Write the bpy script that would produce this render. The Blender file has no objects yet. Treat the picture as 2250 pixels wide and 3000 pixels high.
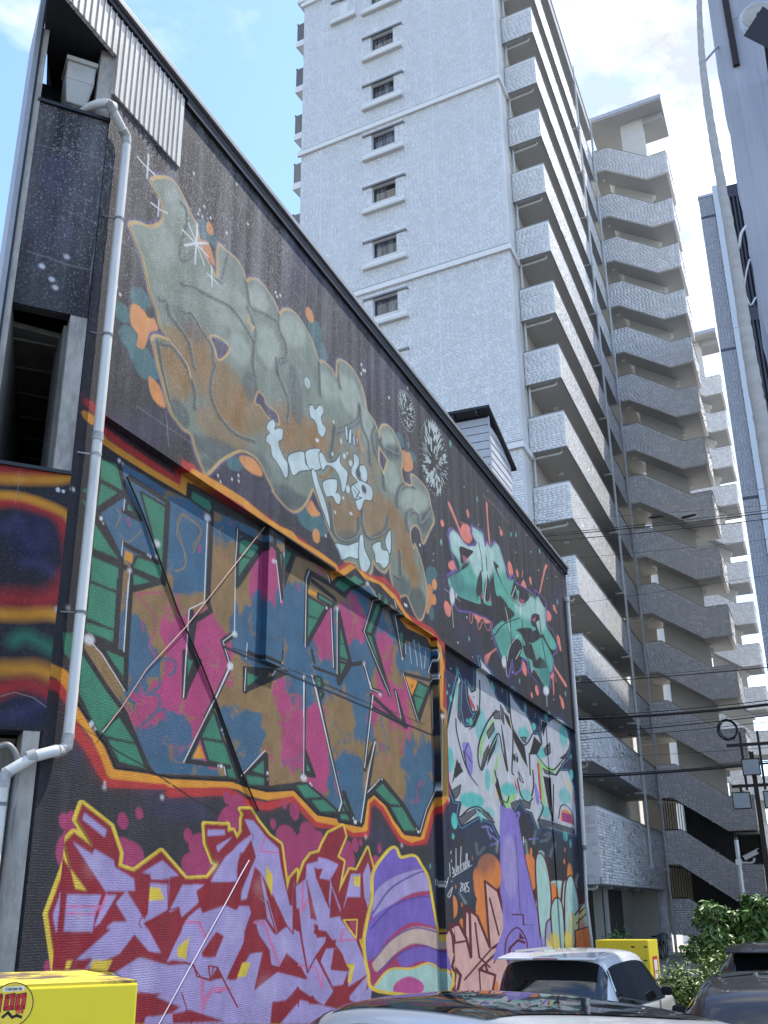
import bpy, bmesh, math, random
import numpy as np
from mathutils import Vector, Matrix
from mathutils.geometry import delaunay_2d_cdt

# ------------------------------------------------------------------ camera, sky, sun, exposure
sc = bpy.context.scene
COL = sc.collection
def cam_setup():
    pitch, roll, yaw = 0.368825, -0.0117073, -0.3831466
    fwd = Vector((math.sin(yaw) * math.cos(pitch), math.cos(yaw) * math.cos(pitch), math.sin(pitch)))
    right = Vector((math.cos(yaw), -math.sin(yaw), 0))
    up = right.cross(fwd)
    r = right * math.cos(roll) + up * math.sin(roll)
    u = -right * math.sin(roll) + up * math.cos(roll)
    cd = bpy.data.cameras.new('camera'); co = bpy.data.objects.new('camera', cd); COL.objects.link(co)
    m = Matrix((r, u, -fwd)).transposed().to_4x4(); m.translation = (0, 0, 2.4)
    co.matrix_world = m
    cd.sensor_fit = 'VERTICAL'; cd.sensor_height = 36.0; cd.lens = 36.0 * 3023.96 / 3000.0
    cd.clip_start = 0.05; cd.clip_end = 6000
    sc.camera = co
cam_setup()
SUN = Vector((0.26, 0.36, 0.90)).normalized()          # towards the sun: high, beyond the far end of the painted wall, to the right
w = bpy.data.worlds.new('World'); sc.world = w; w.use_nodes = True
nt = w.node_tree; nt.nodes.clear()
def N(t, **k):
    n = nt.nodes.new(t)
    for a, b in k.items(): setattr(n, a, b)
    return n
sky = N('ShaderNodeTexSky', sky_type='NISHITA', sun_disc=False, sun_elevation=math.asin(SUN.z), sun_rotation=math.atan2(SUN.x, SUN.y), air_density=1.0, dust_density=0.4, ozone_density=4.5, altitude=20)
tc = N('ShaderNodeTexCoord'); mp = N('ShaderNodeMapping'); mp.inputs['Scale'].default_value = (1.0, 1.0, 1.7); mp.inputs['Location'].default_value = (-4.251, 7.93, -0.476)
nz = N('ShaderNodeTexNoise'); nz.inputs['Scale'].default_value = 1.6; nz.inputs['Detail'].default_value = 9; nz.inputs['Roughness'].default_value = 0.57; nz.inputs['Distortion'].default_value = 0.25
rp = N('ShaderNodeValToRGB'); rp.color_ramp.elements[0].position = 0.50; rp.color_ramp.elements[1].position = 0.62
mx = N('ShaderNodeMix', data_type='RGBA'); 
n2 = N('ShaderNodeTexNoise'); n2.inputs['Scale'].default_value = 5.0; n2.inputs['Detail'].default_value = 8; n2.inputs['Roughness'].default_value = 0.6
r2 = N('ShaderNodeValToRGB'); r2.color_ramp.elements[0].position = 0.40; r2.color_ramp.elements[0].color = (2.1, 2.15, 2.25, 1); r2.color_ramp.elements[1].position = 0.68; r2.color_ramp.elements[1].color = (6.6, 6.55, 6.45, 1)
nt.links.new(mp.outputs[0], n2.inputs['Vector']); nt.links.new(n2.outputs[0], r2.inputs[0]); nt.links.new(r2.outputs[0], mx.inputs[7])
bg = N('ShaderNodeBackground'); bg.inputs['Strength'].default_value = 0.15
ow = N('ShaderNodeOutputWorld')
lk = nt.links.new
lk(tc.outputs['Generated'], mp.inputs['Vector']); lk(mp.outputs[0], nz.inputs['Vector']); lk(nz.outputs[0], rp.inputs[0]); lk(rp.outputs[0], mx.inputs[0]); lk(sky.outputs[0], mx.inputs[6]); lk(mx.outputs[2], bg.inputs[0]); lk(bg.outputs[0], ow.inputs[0])
sd = bpy.data.lights.new('sun', 'SUN'); sd.energy = 2.3; sd.angle = math.radians(0.53); sd.color = (1, 0.95, 0.86)
so = bpy.data.objects.new('sun', sd); COL.objects.link(so); so.rotation_euler = SUN.to_track_quat('Z', 'Y').to_euler(); so.location = (20, 30, 60)
sc.view_settings.view_transform = 'Standard'; sc.view_settings.look = 'None'; sc.view_settings.gamma = 1; sc.view_settings.use_curve_mapping = False
sc.view_settings.exposure = 1.42
try:
    sc.cycles.use_denoising = True; sc.cycles.max_bounces = 5; sc.cycles.diffuse_bounces = 3; sc.cycles.use_adaptive_sampling = True; sc.cycles.adaptive_threshold = 0.02
except Exception: pass

# ------------------------------------------------------------------ mesh and material helpers
rnd = random.Random(7); nrs = np.random.RandomState(11)
def tag(o, label=None, cat=None, group=None, kind=None):
    if label: o['label'] = label
    if cat: o['category'] = cat
    if group: o['group'] = group
    if kind: o['kind'] = kind
    return o
LOCAL = set()
def thing(name, label, cat, loc=(0, 0, 0), rz=0, group=None, local=False):
    o = bpy.data.objects.new(name, None); COL.objects.link(o); o.location = loc; o.rotation_euler = (0, 0, rz); o.empty_display_size = 0.2
    if local: LOCAL.add(o.name)
    return tag(o, label, cat, group)
def link(name, me, mat, parent=None):
    o = bpy.data.objects.new(name, me); COL.objects.link(o)
    if mat is not None and not me.materials: me.materials.append(mat)
    if parent is not None:
        o.parent = parent
        if parent.type == 'EMPTY' and parent.name not in LOCAL:        # shapes given in world metres: keep them where they are
            o.matrix_parent_inverse = (Matrix.Translation(parent.location) @ Matrix.Rotation(parent.rotation_euler[2], 4, 'Z')).inverted()
    return o
class MB:
    """collects boxes, prisms, tubes and patches; build() links them as one mesh object"""
    def __init__(s): s.v = []; s.f = []
    def quad(s, *p): n = len(s.v); s.v += [tuple(q) for q in p]; s.f.append(tuple(range(n, n + len(p)))); return s
    def box(s, a, b):
        x0, y0, z0 = [min(a[i], b[i]) for i in range(3)]; x1, y1, z1 = [max(a[i], b[i]) for i in range(3)]; n = len(s.v)
        s.v += [(x0, y0, z0), (x1, y0, z0), (x1, y1, z0), (x0, y1, z0), (x0, y0, z1), (x1, y0, z1), (x1, y1, z1), (x0, y1, z1)]
        s.f += [tuple(n + i for i in q) for q in ((3, 2, 1, 0), (4, 5, 6, 7), (0, 1, 5, 4), (1, 2, 6, 5), (2, 3, 7, 6), (3, 0, 4, 7))]; return s
    def hexa(s, bot, top):
        n = len(s.v); k = len(bot); s.v += [tuple(p) for p in bot] + [tuple(p) for p in top]
        s.f.append(tuple(n + i for i in reversed(range(k)))); s.f.append(tuple(n + k + i for i in range(k)))
        for i in range(k): j = (i + 1) % k; s.f.append((n + i, n + j, n + k + j, n + k + i))
        return s
    def prism(s, pts, z0, z1): return s.hexa([(p[0], p[1], z0) for p in pts], [(p[0], p[1], z1) for p in pts])
    def tube(s, path, r, n=10, caps=True):
        P = [Vector(p) for p in path]; R = r if isinstance(r, (list, tuple)) else [r] * len(P); b = len(s.v); prev = None
        for i, p in enumerate(P):
            t = (P[min(i + 1, len(P) - 1)] - P[max(i - 1, 0)]).normalized()
            if prev is None: a = t.orthogonal().normalized()
            else: a = (prev - t * prev.dot(t)).normalized()
            prev = a; c = t.cross(a)
            s.v += [tuple(p + (a * math.cos(2 * math.pi * k / n) + c * math.sin(2 * math.pi * k / n)) * R[i]) for k in range(n)]
        for i in range(len(P) - 1):
            for k in range(n): s.f.append((b + i * n + k, b + i * n + (k + 1) % n, b + (i + 1) * n + (k + 1) % n, b + (i + 1) * n + k))
        if caps: s.f.append(tuple(b + k for k in reversed(range(n)))); s.f.append(tuple(b + (len(P) - 1) * n + k for k in range(n)))
        return s
    def disc(s, c, ax, r, h, n=18):
        c = Vector(c); ax = Vector(ax).normalized(); return s.tube([c, c + ax * h], r, n)
    def grid(s, rows):
        n = len(s.v); m = len(rows[0])
        for r in rows: s.v += [tuple(p) for p in r]
        for i in range(len(rows) - 1):
            for k in range(m - 1): s.f.append((n + i * m + k, n + i * m + k + 1, n + (i + 1) * m + k + 1, n + (i + 1) * m + k))
        return s
    def mesh(s, name, smooth=False, bevel=0):
        me = bpy.data.meshes.new(name); me.from_pydata(s.v, [], s.f); me.update()
        if bevel or smooth:
            bm = bmesh.new(); bm.from_mesh(me)
            if bevel:
                bmesh.ops.bevel(bm, geom=bm.edges[:], offset=bevel, segments=2, affect='EDGES', profile=0.6, clamp_overlap=True)
            bmesh.ops.recalc_face_normals(bm, faces=bm.faces[:]); bm.to_mesh(me); bm.free()
        if smooth:
            me.polygons.foreach_set('use_smooth', [True] * len(me.polygons))
            try: me.set_sharp_from_angle(angle=math.radians(38))
            except Exception: pass
        return me
    def build(s, name, mat, parent=None, smooth=False, bevel=0): return link(name, s.mesh(name, smooth, bevel), mat, parent)
def catmull(pts, n=6):
    P = [Vector(p) for p in pts]; P = [2 * P[0] - P[1]] + P + [2 * P[-1] - P[-2]]; out = []
    for i in range(1, len(P) - 2):
        for k in range(n):
            t = k / n; a, b, c, d = P[i - 1], P[i], P[i + 1], P[i + 2]
            out.append(0.5 * (2 * b + (c - a) * t + (2 * a - 5 * b + 4 * c - d) * t * t + (3 * b - a - 3 * c + d) * t ** 3))
    return out + [P[-2]]
def lin(r, g, b): return tuple(((c / 255) / 12.92 if c <= 10 else (((c / 255) + 0.055) / 1.055) ** 2.4) for c in (r, g, b)) + (1,)
MATS = {}
class Mt:
    def __init__(s, name):
        s.m = bpy.data.materials.new(name); s.m.use_nodes = True; s.t = s.m.node_tree; s.b = s.t.nodes['Principled BSDF']; MATS[name] = s.m
    def n(s, t, **k):
        x = s.t.nodes.new(t)
        for a, b in k.items():
            if a in ('op',): x.operation = b
            elif a == 'ins':
                for q, v in b.items(): x.inputs[q].default_value = v
            else: setattr(x, a, b)
        return x
    def l(s, a, b): s.t.links.new(a, b)
    def set(s, **k):
        for a, v in k.items(): s.b.inputs[a.replace('_', ' ')].default_value = v
        return s
def mat(name, col, rough=0.6, metal=0.0, spec=0.5, var=0.18, scale=6.0, bump=0.0, bscale=60.0, stretch=(1, 1, 1), coat=0.0, dirt=None, dscale=1.2, damt=0.5, dpos=(0.5, 0.72), obj=False):
    M = Mt(name); M.set(Roughness=rough, Metallic=metal, Specular_IOR_Level=spec, Coat_Weight=coat, Coat_Roughness=0.04)
    if obj: src = M.n('ShaderNodeTexCoord').outputs['Object']
    else: src = M.n('ShaderNodeNewGeometry').outputs['Position']
    mp = M.n('ShaderNodeMapping'); mp.inputs['Scale'].default_value = stretch; M.l(src, mp.inputs[0])
    nz = M.n('ShaderNodeTexNoise', ins={'Scale': scale, 'Detail': 6.0, 'Roughness': 0.62}); M.l(mp.outputs[0], nz.inputs['Vector'])
    rp = M.n('ShaderNodeValToRGB'); e = rp.color_ramp.elements
    e[0].position = 0.3; e[1].position = 0.72
    e[0].color = tuple(c * (1 - var) for c in col[:3]) + (1,); e[1].color = tuple(min(1, c * (1 + var)) for c in col[:3]) + (1,)
    M.l(nz.outputs[0], rp.inputs[0]); out = rp.outputs[0]
    if dirt:
        n2 = M.n('ShaderNodeTexNoise', ins={'Scale': dscale, 'Detail': 8.0, 'Roughness': 0.7}); M.l(mp.outputs[0], n2.inputs['Vector'])
        r2 = M.n('ShaderNodeValToRGB'); r2.color_ramp.elements[0].position = dpos[0]; r2.color_ramp.elements[1].position = dpos[1]
        r2.color_ramp.elements[1].color = (damt, damt, damt, 1); M.l(n2.outputs[0], r2.inputs[0])
        mx = M.n('ShaderNodeMix', data_type='RGBA'); mx.inputs[7].default_value = tuple(dirt[:3]) + (1,); M.l(r2.outputs[0], mx.inputs[0]); M.l(out, mx.inputs[6]); out = mx.outputs[2]
    M.l(out, M.b.inputs['Base Color'])
    if bump:
        n3 = M.n('ShaderNodeTexNoise', ins={'Scale': bscale, 'Detail': 4.0, 'Roughness': 0.6}); M.l(mp.outputs[0], n3.inputs['Vector'])
        bp = M.n('ShaderNodeBump', ins={'Strength': bump, 'Distance': 0.01}); M.l(n3.outputs[0], bp.inputs['Height']); M.l(bp.outputs[0], M.b.inputs['Normal'])
    return M.m
blackstucco = mat('black_painted_stucco', lin(50, 50, 60), 0.75, var=0.35, scale=9, bump=0.9, bscale=70, dirt=lin(92, 88, 88), dscale=2.0, damt=0.45)
concrete = mat('weathered_concrete', lin(168, 164, 156), 0.85, var=0.22, scale=14, bump=0.6, bscale=55, dirt=lin(84, 80, 76), dscale=2.4, damt=0.7, stretch=(1, 1, 0.35))
recess_m = mat('grey_recess_board', lin(112, 110, 106), 0.8, var=0.25, scale=2.5, dirt=lin(60, 58, 56), dscale=1.5, damt=0.6)
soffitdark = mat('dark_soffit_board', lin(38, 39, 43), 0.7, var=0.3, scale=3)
metal_white = mat('pale_metal_cladding', lin(208, 202, 192), 0.42, metal=0.15, var=0.08, scale=2.0, dirt=lin(120, 112, 104), dscale=1.6, damt=0.55, stretch=(3, 3, 0.4))
trim_grey = mat('grey_metal_trim', lin(150, 150, 150), 0.45, metal=0.4, var=0.1)
trim_dark = mat('dark_metal_trim', lin(44, 44, 48), 0.45, metal=0.3, var=0.2)
pvc = mat('white_plastic_pipe', lin(214, 213, 208), 0.38, var=0.05, scale=3, dirt=lin(150, 146, 138), dscale=3.5, damt=0.5, stretch=(1, 1, 0.25))
pvc_dirty = mat('stained_plastic_elbow', lin(170, 169, 166), 0.5, var=0.12, scale=9, dirt=lin(80, 76, 70), dscale=8, damt=0.6)
hopper_m = mat('pale_grey_rain_hopper', lin(190, 189, 184), 0.5, var=0.06, dirt=lin(140, 136, 128), dscale=4, damt=0.4)
bracket = mat('blackened_bracket_steel', lin(40, 38, 38), 0.6, metal=0.5)
pipe_br = mat('grey_pipe_band', lin(120, 120, 120), 0.5, metal=0.3)
white_wall = mat('white_painted_concrete', lin(226, 222, 214), 0.8, var=0.04, scale=1.5, bump=0.15, bscale=30)
band_white = mat('white_string_course', lin(244, 240, 234), 0.7, var=0.04)
soffit_w = mat('painted_slab_soffit', lin(184, 183, 180), 0.85, var=0.05, scale=0.8)
joint_m = mat('white_sealant_joint', lin(238, 240, 242), 0.6, var=0.02)
cream = mat('cream_corridor_wall', lin(206, 200, 188), 0.85, var=0.05, scale=1)
door_m = mat('dark_grey_entrance_door', lin(70, 66, 64), 0.5, var=0.1)
rail_m = mat('black_steel_railing', lin(24, 24, 27), 0.4, metal=0.4)
alu = mat('bronze_aluminium_frame', lin(96, 94, 92), 0.35, metal=0.6)
alu_w = mat('silver_aluminium', lin(186, 188, 190), 0.35, metal=0.5)
yellow_m = mat('yellow_machine_paint', lin(240, 216, 34), 0.35, var=0.03, scale=3, coat=0.25)
yellow_top = mat('rust_stained_yellow_top', lin(226, 200, 60), 0.6, var=0.08, dirt=lin(92, 70, 62), dscale=2.6, damt=0.95, dpos=(0.44, 0.52), stretch=(1.0, 1.0, 1))
asphalt = mat('grey_asphalt', lin(82, 82, 84), 0.9, var=0.2, scale=30, bump=0.4, bscale=180, dirt=lin(60, 60, 62), dscale=0.4, damt=0.5)
paving = mat('pale_concrete_paving', lin(176, 172, 164), 0.9, var=0.12, scale=3, bump=0.2, bscale=90)
cablem = mat('black_cable_sheath', lin(22, 22, 25), 0.5, var=0.1)
rubber = mat('black_rubber', lin(20, 20, 21), 0.8)
lampglass = mat('frosted_lamp_glass', lin(150, 160, 166), 0.25, var=0.06, scale=5)
brownsteel = mat('dark_brown_steel', lin(42, 34, 32), 0.5, metal=0.3, var=0.2)
galv = mat('galvanised_steel', lin(196, 198, 200), 0.4, metal=0.6, var=0.1)
siding = mat('pale_grey_siding', lin(196, 198, 202), 0.6, var=0.07, scale=5, dirt=lin(150, 150, 150), dscale=3, damt=0.4)
stucco_r = mat('pale_blue_grey_stucco', lin(178, 180, 188), 0.85, var=0.1, scale=2.2, bump=0.5, bscale=26, dirt=lin(150, 152, 176), dscale=1.6, damt=0.8, stretch=(3, 3, 0.12))
cloth = mat('weathered_wrap_cloth', lin(186, 182, 176), 0.9, var=0.14, scale=4, bump=0.5, bscale=18, stretch=(1, 1, 2.5))
bluewhite = mat('pale_cladding_panel', lin(206, 214, 222), 0.4, var=0.03)
louvre_m = mat('dark_blue_louvre', lin(60, 64, 74), 0.4, metal=0.3, var=0.1)
louvre_d = mat('louvre_shadow_gap', lin(22, 24, 30), 0.7)
bark = mat('shrub_bark', lin(96, 78, 60), 0.9, var=0.25, scale=20, bump=0.5)

# ------------------------------------------------------------------ painted wall: pigment map computed from the painted shapes (metres on the wall)
def srgb(r,g,b):
    c=np.array([r,g,b],np.float32)/255; return np.where(c<=.04045,c/12.92,((c+.055)/1.055)**2.4).astype(np.float32)
PAL=dict(indigo=(62,58,100),tealb=(60,112,118),orange=(226,150,84),black=(22,21,26),violet=(104,98,158),sage=(130,144,130),brown=(156,112,50),palegreen=(178,192,178),slate=(78,88,90),slate2=(60,72,76),tan=(214,180,120),plum=(78,68,104),mint=(206,226,226),white=(240,242,244),mintw=(196,214,214),crack=(168,160,160),
 glowred=(200,40,40),red=(196,48,48),yel=(236,158,44),blk=(38,36,40),tanb=(150,120,78),teal=(56,104,136),pink=(188,66,122),green=(56,136,106),ochre=(160,130,76),magenta=(172,56,106),ybord=(236,206,70),dred=(150,24,44),lav=(174,160,212),pinkl=(214,120,170),aqua=(120,214,206),purple=(122,98,190),peach2=(206,182,170),mint2=(176,214,204),pink2=(196,80,150),purpled=(86,66,150),
 salmon=(240,140,124),violet2=(116,88,168),blk2=(26,26,32),tealp=(96,182,164),ice=(196,226,222),tealdk=(40,108,112),rose=(196,88,120),navy=(30,44,100),skyb=(96,170,206),offw=(200,204,212),turq=(84,196,190),lilac=(146,136,214),lime=(160,212,140),crims=(206,66,88),lemon=(232,208,90),greyc=(100,102,108),orange2=(236,130,62),violet3=(96,60,160),night=(40,62,88),orange3=(228,134,64),lilac2=(140,126,208),peach=(226,180,172),maroon=(96,22,34),mintp=(176,214,206),olive=(128,112,36),navy2=(24,28,66))
def smooth(q,closed):
    q=np.asarray(q,float);n=len(q)
    if n<3: return q
    p=np.vstack([q[-1],q,q[0],q[1]]) if closed else np.vstack([2*q[0]-q[1],q,2*q[-1]-q[-2]])
    m=n if closed else n-1; t=np.linspace(0,1,6)[:-1,None]; out=[]
    for i in range(m):
        a,b,c,d=p[i],p[i+1],p[i+2],p[i+3]
        out.append(.5*(2*b+(c-a)*t+(2*a-5*b+4*c-d)*t*t+(3*b-a-3*c+d)*t**3))
    out=np.vstack(out)
    return out if closed else np.vstack([out,q[-1]])
def blur1(m,k):
    for ax in (0,1):
        for _ in (0,1):
            c=np.cumsum(np.pad(m,[(k+1,k) if a==ax else (0,0) for a in (0,1)]),axis=ax)
            m=(np.take(c,range(2*k+1,c.shape[ax]),axis=ax)-np.take(c,range(0,c.shape[ax]-2*k-1),axis=ax))/(2*k+1)
    return m
class Canvas:
    def __init__(s,w,h,res,base):
        s.r=res;s.W=int(w/res);s.H=int(h/res);s.im=np.empty((s.H,s.W,3),np.float32);s.im[:]=base;s.clip=None
    def fill(s,q):
        q=np.asarray(q)/s.r; x0=max(int(q[:,0].min())-2,0);x1=min(int(q[:,0].max())+3,s.W);y0=max(int(q[:,1].min())-2,0);y1=min(int(q[:,1].max())+3,s.H)
        if x1-x0<1 or y1-y0<1: return None
        D=np.zeros((y1-y0,x1-x0+1),np.int8)
        a=q;b=np.roll(q,-1,0)
        for (ax,ay),(bx,by) in zip(a,b):
            if ay==by: continue
            if ay>by: ax,ay,bx,by=bx,by,ax,ay
            r0=max(int(np.ceil(ay-.5)),y0);r1=min(int(np.ceil(by-.5)),y1)
            if r1<=r0: continue
            rr=np.arange(r0,r1);xx=ax+(rr+.5-ay)*(bx-ax)/(by-ay)
            cc=np.clip(np.ceil(xx-.5).astype(int)-x0,0,x1-x0)
            D[rr-y0,cc]^=1
        return x0,y0,(np.cumsum(D,1)[:,:-1]&1).astype(np.float32)
    def comp(s,x0,y0,m,col,a,cl):
        h,w=m.shape
        if cl and s.clip is not None: m=m*s.clip[y0:y0+h,x0:x0+w]
        m=(m*a)[...,None]; v=s.im[y0:y0+h,x0:x0+w]; v+=(col-v)*m
    def poly(s,q,col,bl,a,cl):
        k=int(bl*1.2/s.r+.5)
        if k<1 and len(q)<70: k=1
        if k<1:
            f=s.fill(q)
            if f: s.comp(*f,col,a,cl)
            return
        pad=3*k; f=s.fill(q)
        if not f: return
        x0,y0,m=f; X0=max(x0-pad,0);Y0=max(y0-pad,0);X1=min(x0+m.shape[1]+pad,s.W);Y1=min(y0+m.shape[0]+pad,s.H)
        M=np.zeros((Y1-Y0,X1-X0),np.float32);M[y0-Y0:y0-Y0+m.shape[0],x0-X0:x0-X0+m.shape[1]]=m
        s.comp(X0,Y0,blur1(M,k),col,a,cl)
    def stroke(s,q,col,w,soft,a,cl,kx=1.):
        # kx < 1: the stroke was laid on wider along the wall than up it
        hw=w/2/s.r; e=max(hw*soft,.5); rad=hw+e+1; q=np.asarray(q)/s.r; rx=rad/kx
        x0=max(int(q[:,0].min()-rx),0);x1=min(int(q[:,0].max()+rx)+2,s.W);y0=max(int(q[:,1].min()-rad),0);y1=min(int(q[:,1].max()+rad)+2,s.H)
        if x1<=x0 or y1<=y0: return
        M=np.zeros((y1-y0,x1-x0),np.float32)
        for (ax,ay),(bx,by) in zip(q[:-1],q[1:]):
            u0=max(int(min(ax,bx)-rx),x0);u1=min(int(max(ax,bx)+rx)+2,x1);v0=max(int(min(ay,by)-rad),y0);v1=min(int(max(ay,by)+rad)+2,y1)
            if u1<=u0 or v1<=v0: continue
            X=(np.arange(u0,u1)+.5-ax)*kx;Y=(np.arange(v0,v1)+.5-ay)[:,None];dx=(bx-ax)*kx;dy=by-ay;L=dx*dx+dy*dy+1e-9
            t=np.clip((X*dx+Y*dy)/L,0,1);d=np.hypot(X-t*dx,Y-t*dy)
            V=M[v0-y0:v1-y0,u0-x0:u1-x0];np.maximum(V,np.clip((hw+e-d)/(2*e),0,1),out=V)
        s.comp(x0,y0,M,col,a,cl)
    def run(s,txt):
        dec=lambda l:np.cumsum([list(map(int,t.split(','))) for t in l],0)/100.
        for L in txt.strip().split('\n'):
            t=L.split();k=t[0]
            if k=='c':
                q=dec(t[2:]); q=smooth(q,1) if t[1]=='1' else q
                x0,y0,m=s.fill(q);s.clip=np.zeros((s.H,s.W),np.float32);s.clip[y0:y0+m.shape[0],x0:x0+m.shape[1]]=m
            elif k=='w':   # feather the colour patches inside the last outline into ragged sprayed shapes
                amp,cell=float(t[1])/s.r,float(t[2])/s.r; yy,xx=np.where(s.clip>.5); rg=np.random.RandomState(4); y0,x0=yy.min(),xx.min(); sub=s.im[yy,xx].copy(); dx=np.zeros(len(yy));dy=np.zeros(len(yy))
                for o in (1,2,4):
                    c=cell/o; g=rg.normal(size=(2,int((yy.max()-y0)/c)+3,int((xx.max()-x0)/c)+3)); fy=(yy-y0)/c;fx=(xx-x0)/c;iy=fy.astype(int);ix=fx.astype(int);v=fy-iy;u=fx-ix;u=u*u*(3-2*u);v=v*v*(3-2*v)
                    for a,d in ((0,dx),(1,dy)): d+=amp/o**.6*((g[a,iy,ix]*(1-u)+g[a,iy,ix+1]*u)*(1-v)+(g[a,iy+1,ix]*(1-u)+g[a,iy+1,ix+1]*u)*v)
                Y2=np.clip(yy+dy.astype(int),0,s.H-1);X2=np.clip(xx+dx.astype(int),0,s.W-1);ok=s.clip[Y2,X2]>.5; old=s.im.copy(); sub[ok]=old[Y2[ok],X2[ok]]; s.im[yy,xx]=sub
            elif k=='e':
                v=np.array(list(map(int,t[5:])))/1000.; u=np.linspace(0,2*np.pi,25)[:-1,None]
                s.poly(v[:2]+np.cos(u)*v[2:4]+np.sin(u)*v[4:6],srgb(*PAL[t[1]]),float(t[2]),float(t[3]),int(t[4]))
            elif k=='p':
                q=dec(t[6:]); q=smooth(q,1) if t[5]=='1' else q
                s.poly(q,srgb(*PAL[t[1]]),float(t[2]),float(t[3]),int(t[4]))
            else:
                q=dec(t[9:]);cl=t[7]=='1'
                q=smooth(q,cl) if t[6]=='1' else q
                if cl: q=np.vstack([q,q[:1]])
                s.stroke(q,srgb(*PAL[t[1]]),float(t[2]),float(t[3]),float(t[4]),int(t[5]),float(t[8]))

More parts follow.
